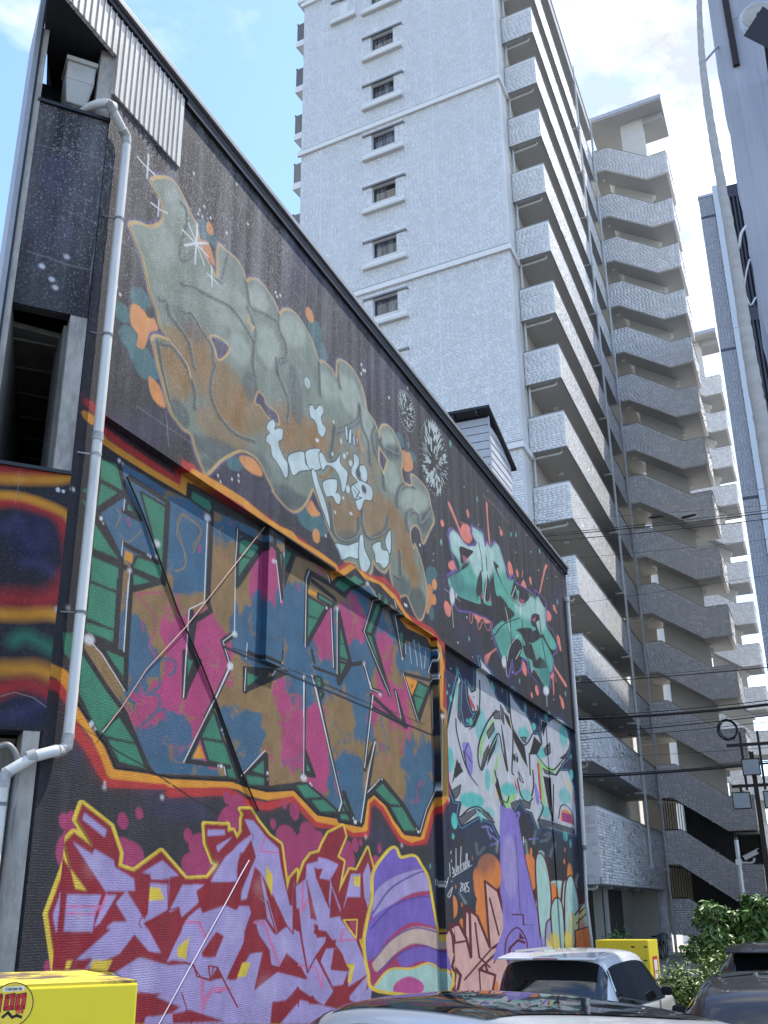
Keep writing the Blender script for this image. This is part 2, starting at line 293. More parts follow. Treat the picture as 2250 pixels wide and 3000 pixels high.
MURAL = """e indigo .051 .38 0 975 7209 528 72 138 -77
e indigo .053 .38 0 1454 7445 354 74 -12 -191
e indigo .061 .38 0 3575 7474 748 134 84 -244
e indigo .087 .38 0 8306 11500 1136 394 -143 -484
e indigo .089 .38 0 8872 10930 712 219 -79 -269
e indigo .092 .38 0 10911 8008 458 66 -529 -673
e indigo .118 .38 0 15933 11845 486 127 -226 -300
e indigo .09 .38 0 11139 6432 624 42 -387 -502
e indigo .099 .38 0 12720 7720 929 112 -141 -282
e indigo .075 .38 0 5009 11863 643 284 -229 -703
e indigo .073 .38 0 8134 3461 466 -36 -92 -186
e indigo .052 .38 0 2863 3478 359 -38 -17 -148
e indigo .05 .38 0 2286 3485 461 -51 -9 -181
e indigo .044 .38 0 764 3802 103 -10 -53 -180
e indigo .086 .38 0 11115 3876 368 -18 -564 -546
e indigo .14 .38 0 21800 10923 701 130 -930 -790
e tealb .005 1 0 973 8813 141 122 127 -84
e tealb .004 1 0 673 8464 107 84 84 -82
e tealb .004 1 0 827 8242 134 110 123 -85
e tealb .005 1 0 1060 8135 153 133 169 -84
e tealb .005 1 0 1211 8059 167 155 183 -56
e tealb .005 1 0 2192 10549 136 136 172 -65
e tealb .008 1 0 9029 10544 174 93 139 -107
e tealb .008 1 0 9482 10636 67 29 9 -53
e tealb .008 1 0 9537 10402 302 124 46 -109
e tealb .006 1 0 5329 7713 325 186 285 -113
e tealb .006 1 0 5657 7691 234 119 174 -98
e tealb .006 1 0 5123 7774 235 84 46 -116
e tealb .008 1 0 10584 8401 322 94 44 -135
e tealb .008 1 0 10533 8214 284 80 34 -186
e tealb .008 1 0 10517 7605 154 39 15 -145
e tealb .006 1 0 5376 10861 209 145 156 -122
e tealb .006 1 0 5605 10631 166 119 202 -116
e tealb .005 1 0 3176 7693 210 85 45 -84
e tealb .005 1 0 2376 10520 80 73 83 -49
p orange .004 1 0 1 81,862 10,9 20,-1 14,2 9,-10 -14,-12 -9,-24 -13,-4 0,14 -14,6
p orange .004 1 0 1 124,797 23,-3 13,-18 -15,-4 -15,6
p orange .004 1 0 1 209,1035 20,6 16,-22 -16,-1 -13,7
e orange .004 1 0 2279 10646 73 57 45 -74
e orange .005 1 0 5194 11028 116 80 86 -96
p orange .004 1 0 1 326,783 28,11 27,-3 7,-11 -26,-7 -23,1
p orange .005 1 0 1 514,787 22,12 16,-7 15,-4 -23,-11 -16,0
e orange .005 1 0 5536 7501 123 40 25 -106
p orange .006 1 0 1 915,1039 19,3 20,6 15,-17 -7,-14 -37,-17 -15,15
p orange .006 1 0 1 1032,810 27,3 -1,-22 20,-4 -29,-13 -18,-21 -10,9
e orange .007 1 0 10728 8225 144 41 16 -107
e orange .006 1 0 10645 7903 157 42 18 -105
e black .006 1 0 1172 8752 87 50 24 -64
s violet .074 .5 .55 0 1 1 .51 98,1045 17,17 22,13 17,-1 17,-9 16,-10 10,-4 6,-13 13,-17 19,-8 16,-7 -1,47 22,6 25,3 18,-5 9,-12 11,10 24,12 26,-1 23,-7 15,-9 11,13 24,13 28,1 26,-7 22,-10 13,-15 14,-5 2,5 18,4 23,1 14,-6 5,31 24,13 35,4 31,-8 22,-20 10,-21 33,-7 19,-13 4,-8 2,16 15,16 30,11 30,-4 24,-15 12,-20 -8,-26 12,-17 39,8 0,22 42,6 48,-5 19,-27 16,-23 -27,-30 -41,-41 -16,20 -26,3 -24,-17 -1,-20 15,-12 8,11 25,-18 21,-25 12,-26 -6,-35 -29,-35 -32,3 -24,15 -21,8 -45,-14 -22,22 -8,13 -2,15 -18,-21 -22,-4 -21,2 -10,5 -6,-18 -21,-19 -20,-5 -15,5 -9,10 -19,-2 -24,-5 -18,8 -18,12 -18,10 -13,10 -14,15 -13,9 -13,9 -8,2 -12,-17 -19,-22 -23,-15 -22,-3 -22,3 -22,6 -2,4 -19,11 -14,9 -21,5 -32,-6 -26,-16 -23,-18 -29,-29 -11,5 -16,14 -12,16 -16,0 -14,4 -13,5 -8,9 -8,12 -8,12 -9,14 -9,17 -5,6 5,9 15,6 9,3 -15,8 -10,16 -14,13 -10,18 -10,16 -12,12 -11,9 -5,8 15,12 21,9 18,16 6,13 -3,11 -7,10 -11,5
p sage .002 1 0 1 98,1045 17,17 22,13 17,-1 17,-9 16,-10 10,-4 6,-13 13,-17 19,-8 16,-7 -1,47 22,6 25,3 18,-5 9,-12 11,10 24,12 26,-1 23,-7 15,-9 11,13 24,13 28,1 26,-7 22,-10 13,-15 14,-5 2,5 18,4 23,1 14,-6 5,31 24,13 35,4 31,-8 22,-20 10,-21 33,-7 19,-13 4,-8 2,16 15,16 30,11 30,-4 24,-15 12,-20 -8,-26 12,-17 39,8 0,22 42,6 48,-5 19,-27 16,-23 -27,-30 -41,-41 -16,20 -26,3 -24,-17 -1,-20 15,-12 8,11 25,-18 21,-25 12,-26 -6,-35 -29,-35 -32,3 -24,15 -21,8 -45,-14 -22,22 -8,13 -2,15 -18,-21 -22,-4 -21,2 -10,5 -6,-18 -21,-19 -20,-5 -15,5 -9,10 -19,-2 -24,-5 -18,8 -18,12 -18,10 -13,10 -14,15 -13,9 -13,9 -8,2 -12,-17 -19,-22 -23,-15 -22,-3 -22,3 -22,6 -2,4 -19,11 -14,9 -21,5 -32,-6 -26,-16 -23,-18 -29,-29 -11,5 -16,14 -12,16 -16,0 -14,4 -13,5 -8,9 -8,12 -8,12 -9,14 -9,17 -5,6 5,9 15,6 9,3 -15,8 -10,16 -14,13 -10,18 -10,16 -12,12 -11,9 -5,8 15,12 21,9 18,16 6,13 -3,11 -7,10 -11,5
c 1 98,1045 17,17 22,13 17,-1 17,-9 16,-10 10,-4 6,-13 13,-17 19,-8 16,-7 -1,47 22,6 25,3 18,-5 9,-12 11,10 24,12 26,-1 23,-7 15,-9 11,13 24,13 28,1 26,-7 22,-10 13,-15 14,-5 2,5 18,4 23,1 14,-6 5,31 24,13 35,4 31,-8 22,-20 10,-21 33,-7 19,-13 4,-8 2,16 15,16 30,11 30,-4 24,-15 12,-20 -8,-26 12,-17 39,8 0,22 42,6 48,-5 19,-27 16,-23 -27,-30 -41,-41 -16,20 -26,3 -24,-17 -1,-20 15,-12 8,11 25,-18 21,-25 12,-26 -6,-35 -29,-35 -32,3 -24,15 -21,8 -45,-14 -22,22 -8,13 -2,15 -18,-21 -22,-4 -21,2 -10,5 -6,-18 -21,-19 -20,-5 -15,5 -9,10 -19,-2 -24,-5 -18,8 -18,12 -18,10 -13,10 -14,15 -13,9 -13,9 -8,2 -12,-17 -19,-22 -23,-15 -22,-3 -22,3 -22,6 -2,4 -19,11 -14,9 -21,5 -32,-6 -26,-16 -23,-18 -29,-29 -11,5 -16,14 -12,16 -16,0 -14,4 -13,5 -8,9 -8,12 -8,12 -9,14 -9,17 -5,6 5,9 15,6 9,3 -15,8 -10,16 -14,13 -10,18 -10,16 -12,12 -11,9 -5,8 15,12 21,9 18,16 6,13 -3,11 -7,10 -11,5
e brown .041 .68 1 2000 8552 386 321 478 -232
e brown .039 .64 1 1664 8185 266 200 285 -208
e brown .043 .72 1 2864 8541 431 253 259 -351
e brown .045 .68 1 3441 8564 566 81 -167 -391
e brown .048 .64 1 4410 8725 507 177 -29 -436
e brown .05 .72 1 5100 8891 772 114 -154 -365
e brown .052 .51 1 5807 9199 664 173 -87 -333
e brown .053 .68 1 6463 8130 789 276 142 -320
e brown .057 .68 1 7823 8628 927 325 154 -391
e brown .061 .72 1 9014 8732 351 165 544 -340
e brown .061 .72 1 9235 8235 343 163 567 -239
e brown .043 .59 1 2858 8033 671 75 -67 -275
e brown .042 .68 1 2221 8830 297 229 321 -222
e brown .056 .38 1 7148 9197 867 209 -129 -409
e brown .062 .59 1 9653 7989 292 92 114 -316
e palegreen .028 .4 1 1258 9725 270 232 207 -187
e palegreen .029 .4 1 1561 10539 157 166 203 -79
e palegreen .033 .72 1 3616 10359 222 179 195 -102
e palegreen .033 .68 1 3906 9787 312 192 164 -259
e palegreen .035 .68 1 4638 10430 366 274 279 -129
e palegreen .038 .64 1 5910 10125 307 190 212 -164
e palegreen .04 .72 1 6726 10363 393 226 247 -255
e palegreen .043 .72 1 8411 10278 291 157 169 -110
e palegreen .043 .64 1 8566 9617 358 160 168 -262
e palegreen .045 .72 1 9696 9556 739 269 113 -233
e palegreen .031 .4 1 2830 9799 565 93 -142 -355
e palegreen .031 .32 1 2445 9850 385 95 -48 -198
e palegreen .041 .72 1 7449 10095 265 142 243 -298
e palegreen .031 .56 1 3140 9331 239 166 174 -151
e slate .02 .77 1 1883 7811 137 95 155 -118
e slate .021 .81 1 2651 7692 627 166 64 -118
e slate .021 .77 1 2602 7478 304 190 118 -32
e slate .023 .77 1 4461 7714 467 172 93 -167
e slate .023 .51 1 3808 7947 168 122 275 -96
e slate .024 .81 1 4743 7768 522 191 98 -94
e slate .031 .77 1 9759 7598 456 120 60 -285
e slate .03 .68 1 8963 7702 422 118 66 -162
e slate .033 .77 1 10277 9334 424 145 58 -207
e slate .023 .72 1 3466 8942 193 104 88 -195
e slate .021 .59 1 1947 9023 130 124 312 -113
e slate .025 .64 1 4776 9429 213 112 144 -432
e slate .031 .77 1 8648 10134 458 124 -50 -171
e slate .027 .59 1 6638 7855 424 139 75 -98
e slate .03 .68 1 7940 9980 224 112 151 -212
s slate .056 .5 .9 1 1 0 .56 322,1044 9,-19 8,-14 31,10 39,10
s palegreen .017 .9 .4 1 1 0 .56 327,1048 8,-18 8,-15 31,10 40,11
s slate .063 .5 .9 1 1 0 .56 332,1005 22,-21 -1,-29 -2,-24 5,-15
s palegreen .019 .9 .4 1 1 0 .56 337,1009 22,-21 -2,-29 -1,-24 4,-15
s slate .058 .5 .9 1 1 0 .53 420,1045 1,-22 20,-13 5,-22 -22,-19 -3,-20
s palegreen .017 .9 .4 1 1 0 .53 425,1050 1,-22 20,-14 5,-22 -22,-19 -3,-20
s slate .059 .5 .9 1 1 0 .6 173,947 27,13 22,4 29,8 37,9 33,-6 28,-11
s palegreen .018 .9 .4 1 1 0 .6 177,951 26,12 23,5 29,8 37,9 33,-6 28,-11
s slate .062 .5 .9 1 1 0 .64 131,901 15,6 7,-15 19,-4 25,-10 14,-26
s palegreen .018 .9 .4 1 1 0 .63 134,905 15,5 7,-14 19,-5 25,-10 14,-26
s slate .05 .5 .9 1 1 0 .61 172,910 26,10 21,-9 27,-10 8,-20
s palegreen .015 .9 .4 1 1 0 .61 175,913 27,10 20,-9 28,-10 7,-20
s slate .051 .5 .9 1 1 0 .57 259,879 -7,-19 -1,-23 14,-17 18,-7 31,-4 48,10
s palegreen .015 .9 .4 1 1 0 .57 263,883 -7,-20 -1,-23 14,-17 18,-7 31,-4 48,11
s slate .053 .5 .9 1 1 0 .6 251,1002 10,2 7,24 7,27
s palegreen .016 .9 .4 1 1 0 .6 255,1006 10,2 7,24 7,28
s slate .05 .5 .9 1 1 0 .65 161,1057 12,-4 2,-21 -8,-32 0,-22 18,15 9,17
s palegreen .015 .9 .4 1 1 0 .65 165,1061 11,-4 2,-21 -7,-32 -1,-22 18,15 10,17
s slate .054 .5 .9 1 1 0 .49 554,1040 3,-33 3,-25
s palegreen .016 .9 .4 1 1 0 .49 560,1045 3,-34 3,-24
s slate .066 .5 .9 1 1 0 .47 633,1031 -10,22 4,16
s palegreen .019 .9 .4 1 1 0 .47 639,1036 -9,22 4,16
s slate .067 .5 .9 1 1 0 .45 713,1037 -5,-26 -26,-25 -67,-43
s palegreen .02 .9 .4 1 1 0 .45 720,1042 -5,-25 -26,-26 -68,-43
s slate .072 .5 .9 1 1 0 .46 615,952 -9,-38 -8,-20
s palegreen .021 .9 .4 1 1 0 .46 621,956 -8,-38 -9,-20
s slate .069 .5 .9 1 1 0 .43 713,1032 10,-32 27,-16 5,-37
s palegreen .02 .9 .4 1 1 0 .43 720,1038 11,-33 26,-16 5,-37
s slate .07 .5 .9 1 1 0 .42 783,1027 -17,-27 11,-23 33,-20 10,-33
s palegreen .021 .9 .4 1 1 0 .42 791,1032 -17,-27 11,-23 33,-19 10,-34
s slate .074 .5 .9 1 1 0 .39 878,913 4,20 16,23 39,20 33,8
s palegreen .022 .9 .4 1 1 0 .39 887,918 4,20 16,23 39,20 34,9
s slate .062 .5 .9 1 1 0 .41 806,1017 5,-17 72,16 6,13
s palegreen .018 .9 .4 1 1 0 .41 814,1023 5,-17 72,15 7,13
s slate .087 .5 .9 1 1 0 .38 932,884 -5,24 27,22 33,4 12,-13 67,54
s palegreen .026 .9 .4 1 1 0 .37 941,889 -5,25 27,21 33,5 13,-14 67,55
s slate .063 .5 .9 1 1 0 .44 599,816 9,-36 19,-10 36,8 39,23 5,29
s palegreen .019 .9 .4 1 1 0 .44 605,820 10,-37 18,-10 37,8 39,24 5,29
s slate .058 .5 .9 1 1 0 .41 722,850 0,-26 30,-13 66,35 18,31
s palegreen .017 .9 .4 1 1 0 .41 729,854 0,-26 31,-13 66,35 18,31
s slate .049 .5 .9 1 1 0 .52 416,971 5,-21 19,-14 17,-16 -3,-32
s palegreen .015 .9 .4 1 1 0 .52 421,976 5,-22 20,-14 16,-16 -3,-32
s slate .055 .5 .9 1 1 0 .62 142,848 20,7 27,-7 18,-14 9,-14 2,-19
s palegreen .016 .9 .4 1 1 0 .62 145,851 20,7 27,-7 18,-14 10,-14 2,-19
s slate .046 .5 .9 1 1 0 .63 135,847 10,-25 13,-23 7,-13
s palegreen .014 .9 .4 1 1 0 .63 138,850 10,-25 13,-24 7,-12
s slate .061 .5 .9 1 1 0 .38 864,777 27,7 -4,47
s palegreen .018 .9 .4 1 1 0 .38 872,781 27,8 -4,47
s tan .032 .35 .95 0 1 1 .51 98,1045 17,17 22,13 17,-1 17,-9 16,-10 10,-4 6,-13 13,-17 19,-8 16,-7 -1,47 22,6 25,3 18,-5 9,-12 11,10 24,12 26,-1 23,-7 15,-9 11,13 24,13 28,1 26,-7 22,-10 13,-15 14,-5 2,5 18,4 23,1 14,-6 5,31 24,13 35,4 31,-8 22,-20 10,-21 33,-7 19,-13 4,-8 2,16 15,16 30,11 30,-4 24,-15 12,-20 -8,-26 12,-17 39,8 0,22 42,6 48,-5 19,-27 16,-23 -27,-30 -41,-41 -16,20 -26,3 -24,-17 -1,-20 15,-12 8,11 25,-18 21,-25 12,-26 -6,-35 -29,-35 -32,3 -24,15 -21,8 -45,-14 -22,22 -8,13 -2,15 -18,-21 -22,-4 -21,2 -10,5 -6,-18 -21,-19 -20,-5 -15,5 -9,10 -19,-2 -24,-5 -18,8 -18,12 -18,10 -13,10 -14,15 -13,9 -13,9 -8,2 -12,-17 -19,-22 -23,-15 -22,-3 -22,3 -22,6 -2,4 -19,11 -14,9 -21,5 -32,-6 -26,-16 -23,-18 -29,-29 -11,5 -16,14 -12,16 -16,0 -14,4 -13,5 -8,9 -8,12 -8,12 -9,14 -9,17 -5,6 5,9 15,6 9,3 -15,8 -10,16 -14,13 -10,18 -10,16 -12,12 -11,9 -5,8 15,12 21,9 18,16 6,13 -3,11 -7,10 -11,5
p plum 0 1 0 1 246,911 16,8 25,2 -8,-17 -15,-11
s tan .026 .3 .95 0 1 1 .59 243,913 19,10 26,1 -1,-12 -22,-21 -10,11
p plum 0 1 0 0 802,994 32,-10 -16,-30 -19,15
s tan .03 .3 .95 0 0 1 .41 798,996 39,-10 -20,-34 -21,16
p plum 0 1 0 1 370,894 14,0 8,-8 29,0 6,-11 -31,-2 -21,7 -14,-5
s tan .019 .3 .8 0 1 1 .53 370,897 16,-1 7,-7 29,0 7,-15 -33,-3 -21,6 -15,-2 4,14
p orange 0 1 0 1 702,984 11,7 2,-17 16,-14 -11,-2 -12,12
p tan 0 1 0 0 336,1001 4,-13 14,0 -8,-12 -6,8 -10,-1
s violet .016 .4 .7 0 1 0 .63 123,851 20,12 23,-2 28,-9 12,-15
s tan .02 .4 .9 0 1 0 .62 153,862 22,-5 22,-8 9,-14
p mint .002 1 0 1 397,862 14,12 9,-4 -2,-8 11,7 13,2 -1,-14 -11,-10 8,-10 12,-7 9,-3 1,-19 -9,-6 -11,7 -15,7 -13,4 -6,12 -12,1 1,9 8,8 -9,3
s slate2 .015 .3 .9 0 1 1 .51 397,862 14,12 9,-4 -2,-8 11,7 13,2 -1,-14 -11,-10 8,-10 12,-7 9,-3 1,-19 -9,-6 -11,7 -15,7 -13,4 -6,12 -12,1 1,9 8,8 -9,3
p mint .002 1 0 1 460,840 46,25 9,-16 21,-1 -36,-17 -23,-16 -12,8
s slate2 .016 .3 .9 0 1 1 .49 460,840 46,25 9,-16 21,-1 -36,-17 -23,-16 -12,8
p mint .002 1 0 1 516,871 44,21 4,-17 9,-8 -29,-18 -17,-3 -12,9
s slate2 .016 .3 .9 0 1 1 .48 516,871 44,21 4,-17 9,-8 -29,-18 -17,-3 -12,9
p mint .002 1 0 1 558,884 9,5 13,-3 9,-4 27,13 20,21 1,-17 26,-4 0,-13 -10,-25 -11,-2 -8,16 -18,9 -27,-4 -17,-15 -11,11
s slate2 .017 .3 .9 0 1 1 .46 558,884 9,5 13,-3 9,-4 27,13 20,21 1,-17 26,-4 0,-13 -10,-25 -11,-2 -8,16 -18,9 -27,-4 -17,-15 -11,11
p mint .002 1 0 1 687,937 20,2 5,-11 -15,-20 10,-9 26,5 32,1 -1,-22 -31,-12 -13,-20 -13,-6 -15,11 -15,18 25,19 -20,3 -5,9 10,15
s slate2 .018 .3 .9 0 1 1 .43 687,937 20,2 5,-11 -15,-20 10,-9 26,5 32,1 -1,-22 -31,-12 -13,-20 -13,-6 -15,11 -15,18 25,19 -20,3 -5,9 10,15
p mint .002 1 0 1 712,925 21,9 13,-9 -3,-16 -20,-6 -11,9
s slate2 .018 .3 .9 0 1 1 .43 712,925 21,9 13,-9 -3,-16 -20,-6 -11,9
p mint .002 1 0 1 534,848 15,1 10,-13 22,-20 14,-19 7,-22 -11,7 -26,22 -26,28
s slate2 .016 .3 .9 0 1 1 .46 534,848 15,1 10,-13 22,-20 14,-19 7,-22 -11,7 -26,22 -26,28
p mint .002 1 0 1 572,843 49,23 4,-15 -4,-10 16,-1 -2,-11 -14,-3 -13,6 -22,-8
s slate2 .017 .3 .9 0 1 1 .45 572,843 49,23 4,-15 -4,-10 16,-1 -2,-11 -14,-3 -13,6 -22,-8
p mint .002 1 0 1 522,946 13,8 8,-3 13,13 13,3 5,-8 -9,-12 5,-9 11,-1 0,-9 -11,-13 -15,2 -7,10 -8,4 -13,0
s slate2 .017 .3 .9 0 1 1 .48 522,946 13,8 8,-3 13,13 13,3 5,-8 -9,-12 5,-9 11,-1 0,-9 -11,-13 -15,2 -7,10 -8,4 -13,0
p mint .002 1 0 1 653,969 9,6 3,-21 -7,-5
s slate2 .018 .3 .9 0 1 1 .45 653,969 9,6 3,-21 -7,-5
p mint .002 1 0 1 670,972 10,4 -3,-25 -10,-2
s slate2 .018 .3 .9 0 1 1 .45 670,972 10,4 -3,-25 -10,-2
p mint .002 1 0 1 685,969 7,1 3,-14 -8,-4
s slate2 .018 .3 .9 0 1 1 .44 685,969 7,1 3,-14 -8,-4
p mint .002 1 0 1 697,970 8,1 2,-10 -5,-2
s slate2 .018 .3 .9 0 1 1 .44 697,970 8,1 2,-10 -5,-2
p mint .002 1 0 1 618,760 45,11 44,20 5,-9 -5,-20 -34,-8 -28,-13 -14,10
s slate2 .017 .3 .9 0 1 1 .43 618,760 45,11 44,20 5,-9 -5,-20 -34,-8 -28,-13 -14,10
p mint .002 1 0 1 712,803 15,3 5,-19 20,-13 5,-7 -16,-17 -20,-6 -10,11 -4,15
s slate2 .018 .3 .9 0 1 1 .42 712,803 15,3 5,-19 20,-13 5,-7 -16,-17 -20,-6 -10,11 -4,15
p mint .002 1 0 1 763,803 38,19 5,-12 28,4 5,-18 -23,-18 -22,2 -16,-2 -5,13
s slate2 .018 .3 .9 0 1 1 .4 763,803 38,19 5,-12 28,4 5,-18 -23,-18 -22,2 -16,-2 -5,13
p mint .002 1 0 1 820,830 27,29 1,-38 -9,-9
s slate2 .019 .3 .9 0 1 1 .4 820,830 27,29 1,-38 -9,-9
e mint 0 1 0 5147 9818 81 46 43 -69
s slate2 .013 .25 1 0 0 0 .5 512,984 7,-4
e mint 0 1 0 6515 9180 57 24 10 -43
e mint 0 1 0 6758 9149 69 28 12 -52
e mint 0 1 0 6653 8657 67 25 12 -59
e mint 0 1 0 6257 8363 118 44 22 -70
e mint 0 1 0 6385 9384 38 16 7 -49
s slate2 .014 .3 1 0 0 0 .43 687,874 20,-6 15,4 -30,-16 20,23 -30,2
s brown .041 .5 1 0 1 0 .46 563,847 22,9 17,19
e slate2 0 1 0 7073 9100 90 42 49 -62
e slate2 0 1 0 7302 8902 92 42 50 -63
e white .003 1 0 5491 9021 25 12 13 -21
e white .003 1 0 5533 9029 25 13 13 -21
e white .003 1 0 6064 9025 27 13 13 -21
e white .003 1 0 6626 9269 29 14 14 -22
e white .003 1 0 6170 8097 27 11 13 -21
e white .003 1 0 6750 8281 29 12 14 -22
e white .003 1 0 6799 8288 29 12 14 -22
e white .003 1 0 6478 8444 28 12 14 -22
e white .003 1 0 6096 9596 27 14 14 -21
e white .003 1 0 6060 9026 27 13 13 -21
e white .003 1 0 5487 9012 25 12 13 -21
e white .003 1 0 5542 9036 25 13 13 -21
e white .002 1 0 2780 7377 17 8 10 -17
e white .002 1 0 2844 7319 17 8 10 -17
e white .002 1 0 3111 7456 17 8 10 -17
e white .002 1 0 3265 7567 18 8 10 -18
e white .002 1 0 3277 7495 18 8 10 -18
e white .003 1 0 5857 7608 25 10 13 -21
e white .003 1 0 9962 8776 40 15 17 -26
e white .003 1 0 9111 7400 36 11 16 -24
e white .003 1 0 9183 7401 37 11 16 -24
e white .002 1 0 2000 10682 16 13 10 -17
e white .002 1 0 2092 10704 16 13 10 -17
e white .002 1 0 2021 10758 16 13 10 -17
e white .002 1 0 2286 10820 17 13 10 -17
e white .002 1 0 2122 10882 17 13 10 -17
e white .002 1 0 1836 11190 16 14 10 -17
e white .002 1 0 2879 11792 19 16 11 -18
e white .002 1 0 3223 11367 20 15 11 -19
e white .002 1 0 2686 10854 18 14 11 -18
e white .002 1 0 4085 10771 22 15 12 -19
e white .002 1 0 4137 10730 22 15 12 -19
e white .002 1 0 4230 10805 22 15 12 -20
e white .003 1 0 7216 11195 32 19 15 -23
e white .003 1 0 7296 11127 32 18 15 -23
e white .003 1 0 7378 11156 33 19 15 -23
e white .003 1 0 7215 11014 32 18 15 -23
e white .003 1 0 9482 11845 41 22 18 -26
e white .003 1 0 8498 11167 37 20 16 -24
e white .002 1 0 619 8658 12 9 8 -15
e white .002 1 0 553 8718 12 9 8 -15
e white .002 1 0 606 8656 12 9 8 -15
s white .024 .4 .85 0 0 0 .71 69,1056 13,-1 22,2
s white .024 .4 .85 0 0 0 .71 89,1075 1,-33
s white .024 .4 .85 0 0 0 .68 102,1015 18,3 14,5
s white .02 .4 .85 0 0 0 .68 116,1031 1,-24
s white .026 .4 .85 0 0 0 .64 168,1022 25,0 34,0
s white .026 .4 .85 0 0 0 .64 199,1052 0,-59
s white .026 .4 .85 0 0 0 .64 175,1004 24,19 27,18
s white .021 .4 .85 0 0 0 .64 180,1039 16,-13 24,-22
s white .022 .4 .85 0 0 0 .61 237,1013 3,-28
s white .022 .4 .85 0 0 0 .61 228,996 25,1
e black .014 1 0 10916 10944 828 381 408 -675
s mintw .024 .3 .9 0 0 0 .37 1075,1051 -8,-9
s mintw .017 .3 .9 0 0 0 .36 1132,1111 12,7
s mintw .024 .3 .9 0 0 0 .38 1041,1079 -11,-1
s mintw .022 .3 .9 0 0 0 .35 1148,1066 8,-3
s mintw .024 .3 .9 0 0 0 .37 1089,1062 -5,-9
s mintw .022 .3 .9 0 0 0 .36 1154,1122 12,6
s mintw .02 .3 .9 0 0 0 .36 1138,1102 11,4
s mintw .029 .3 .9 0 0 0 .36 1118,1064 3,-7
s mintw .029 .3 .9 0 0 0 .36 1124,1095 11,2
s mintw .022 .3 .9 0 0 0 .36 1152,1117 12,6
s mintw .019 .3 .9 0 0 0 .37 1101,1157 6,14
s mintw .025 .3 .9 0 0 0 .37 1066,1126 -2,11
s mintw .017 .3 .9 0 0 0 .36 1104,1099 12,6
s mintw .024 .3 .9 0 0 0 .36 1106,1044 -2,-9
s mintw .018 .3 .9 0 0 0 .36 1152,1123 12,7
s mintw .027 .3 .9 0 0 0 .37 1070,1081 -11,-4
s mintw .026 .3 .9 0 0 0 .36 1120,1133 11,13
s mintw .021 .3 .9 0 0 0 .36 1157,1093 11,2
s mintw .027 .3 .9 0 0 0 .35 1157,1086 10,1
s mintw .016 .3 .9 0 0 0 .37 1096,1158 6,14
s mintw .02 .3 .9 0 0 0 .37 1122,1157 10,14
s mintw .02 .3 .9 0 0 0 .36 1141,1134 12,11
s mintw .02 .3 .9 0 0 0 .36 1100,1061 -2,-9
s mintw .021 .3 .9 0 0 0 .36 1125,1039 2,-7
s mintw .024 .3 .9 0 0 0 .37 1079,1156 3,14
s mintw .021 .3 .9 0 0 0 .37 1054,1032 -8,-7
s mintw .028 .3 .9 0 0 0 .37 1062,1116 -4,9
s mintw .024 .3 .9 0 0 0 .36 1120,1127 12,11
s mintw .026 .3 .9 0 0 0 .36 1090,1048 -5,-9
s mintw .026 .3 .9 0 0 0 .37 1079,1109 -1,11
s mintw .021 .3 .9 0 0 0 .37 1058,1083 -11,-1
s mintw .016 .3 .9 0 0 0 .37 1075,1123 1,13
s mintw .023 .3 .9 0 0 0 .36 1130,1145 11,12
s mintw .028 .3 .9 0 0 0 .37 1058,1075 -11,-4
s mintw .024 .3 .9 0 0 0 .36 1140,1069 8,-3
s mintw .024 .3 .9 0 0 0 .36 1112,1038 0,-8
s mintw .03 .3 .9 0 0 0 .36 1159,1113 12,5
s mintw .025 .3 .9 0 0 0 .37 1097,1137 7,14
s mintw .025 .3 .9 0 0 0 .37 1051,1076 -11,-2
s mintw .018 .3 .9 0 0 0 .36 1122,1062 5,-6
s mintw .027 .3 .9 0 0 0 .37 1088,1155 5,14
s mintw .021 .3 .9 0 0 0 .37 1092,1158 5,15
s mintw .027 .3 .9 0 0 0 .37 1080,1106 -2,11
s mintw .026 .3 .9 0 0 0 .38 1070,1143 0,12
s mintw .019 .3 .9 0 0 0 .36 1129,1134 12,11
s mintw .027 .3 .9 0 0 0 .37 1056,1095 -10,3
s mintw .024 .3 .9 0 0 0 .38 1055,1136 -2,11
s mintw .025 .3 .9 0 0 0 .37 1115,1144 9,14
s mintw .018 .3 .9 0 0 0 .37 1080,1121 2,14
s mintw .03 .3 .9 0 0 0 .36 1154,1126 13,8
s mintw .024 .3 .9 0 0 0 .37 1048,1048 -10,-5
s mintw .016 .3 .9 0 0 0 .37 1081,1158 3,14
s mintw .026 .3 .9 0 0 0 .37 1112,1138 9,13
s mintw .016 .3 .9 0 0 0 .37 1079,1051 -7,-9
s mintw .025 .3 .9 0 0 0 .38 1045,1092 -10,2
s mintw .028 .3 .9 0 0 0 .37 1096,1136 6,15
s mintw .019 .3 .9 0 0 0 .36 1082,1040 -5,-9
s mintw .024 .3 .9 0 0 0 .37 1108,1161 7,14
s mintw .024 .3 .9 0 0 0 .36 1108,1084 6,-3
s mintw .017 .3 .9 0 0 0 .36 1114,1088 9,-1
s mintw .024 .3 .9 0 0 0 .38 1048,1113 -7,7
s mintw .027 .3 .9 0 0 0 .36 1142,1082 9,-1
s mintw .018 .3 .9 0 0 0 .38 1035,1098 -9,4
s mintw .015 .3 .9 0 0 0 .38 1038,1064 -10,-3
s mintw .029 .3 .9 0 0 0 .37 1106,1145 8,14
s mintw .021 .3 .9 0 0 0 .36 1135,1062 5,-5
s mintw .027 .3 .9 0 0 0 .36 1126,1047 4,-7
s mintw .027 .3 .9 0 0 0 .37 1081,1042 -6,-9
s mintw .027 .3 .9 0 0 0 .38 1070,1153 2,14
s mintw .027 .3 .9 0 0 0 .36 1108,1029 -1,-8
s mintw .017 .3 .9 0 0 0 .37 1043,1066 -11,-3
s mintw .026 .3 .9 0 0 0 .36 1106,1066 1,-7
s mintw .026 .3 .9 0 0 0 .36 1121,1037 2,-7
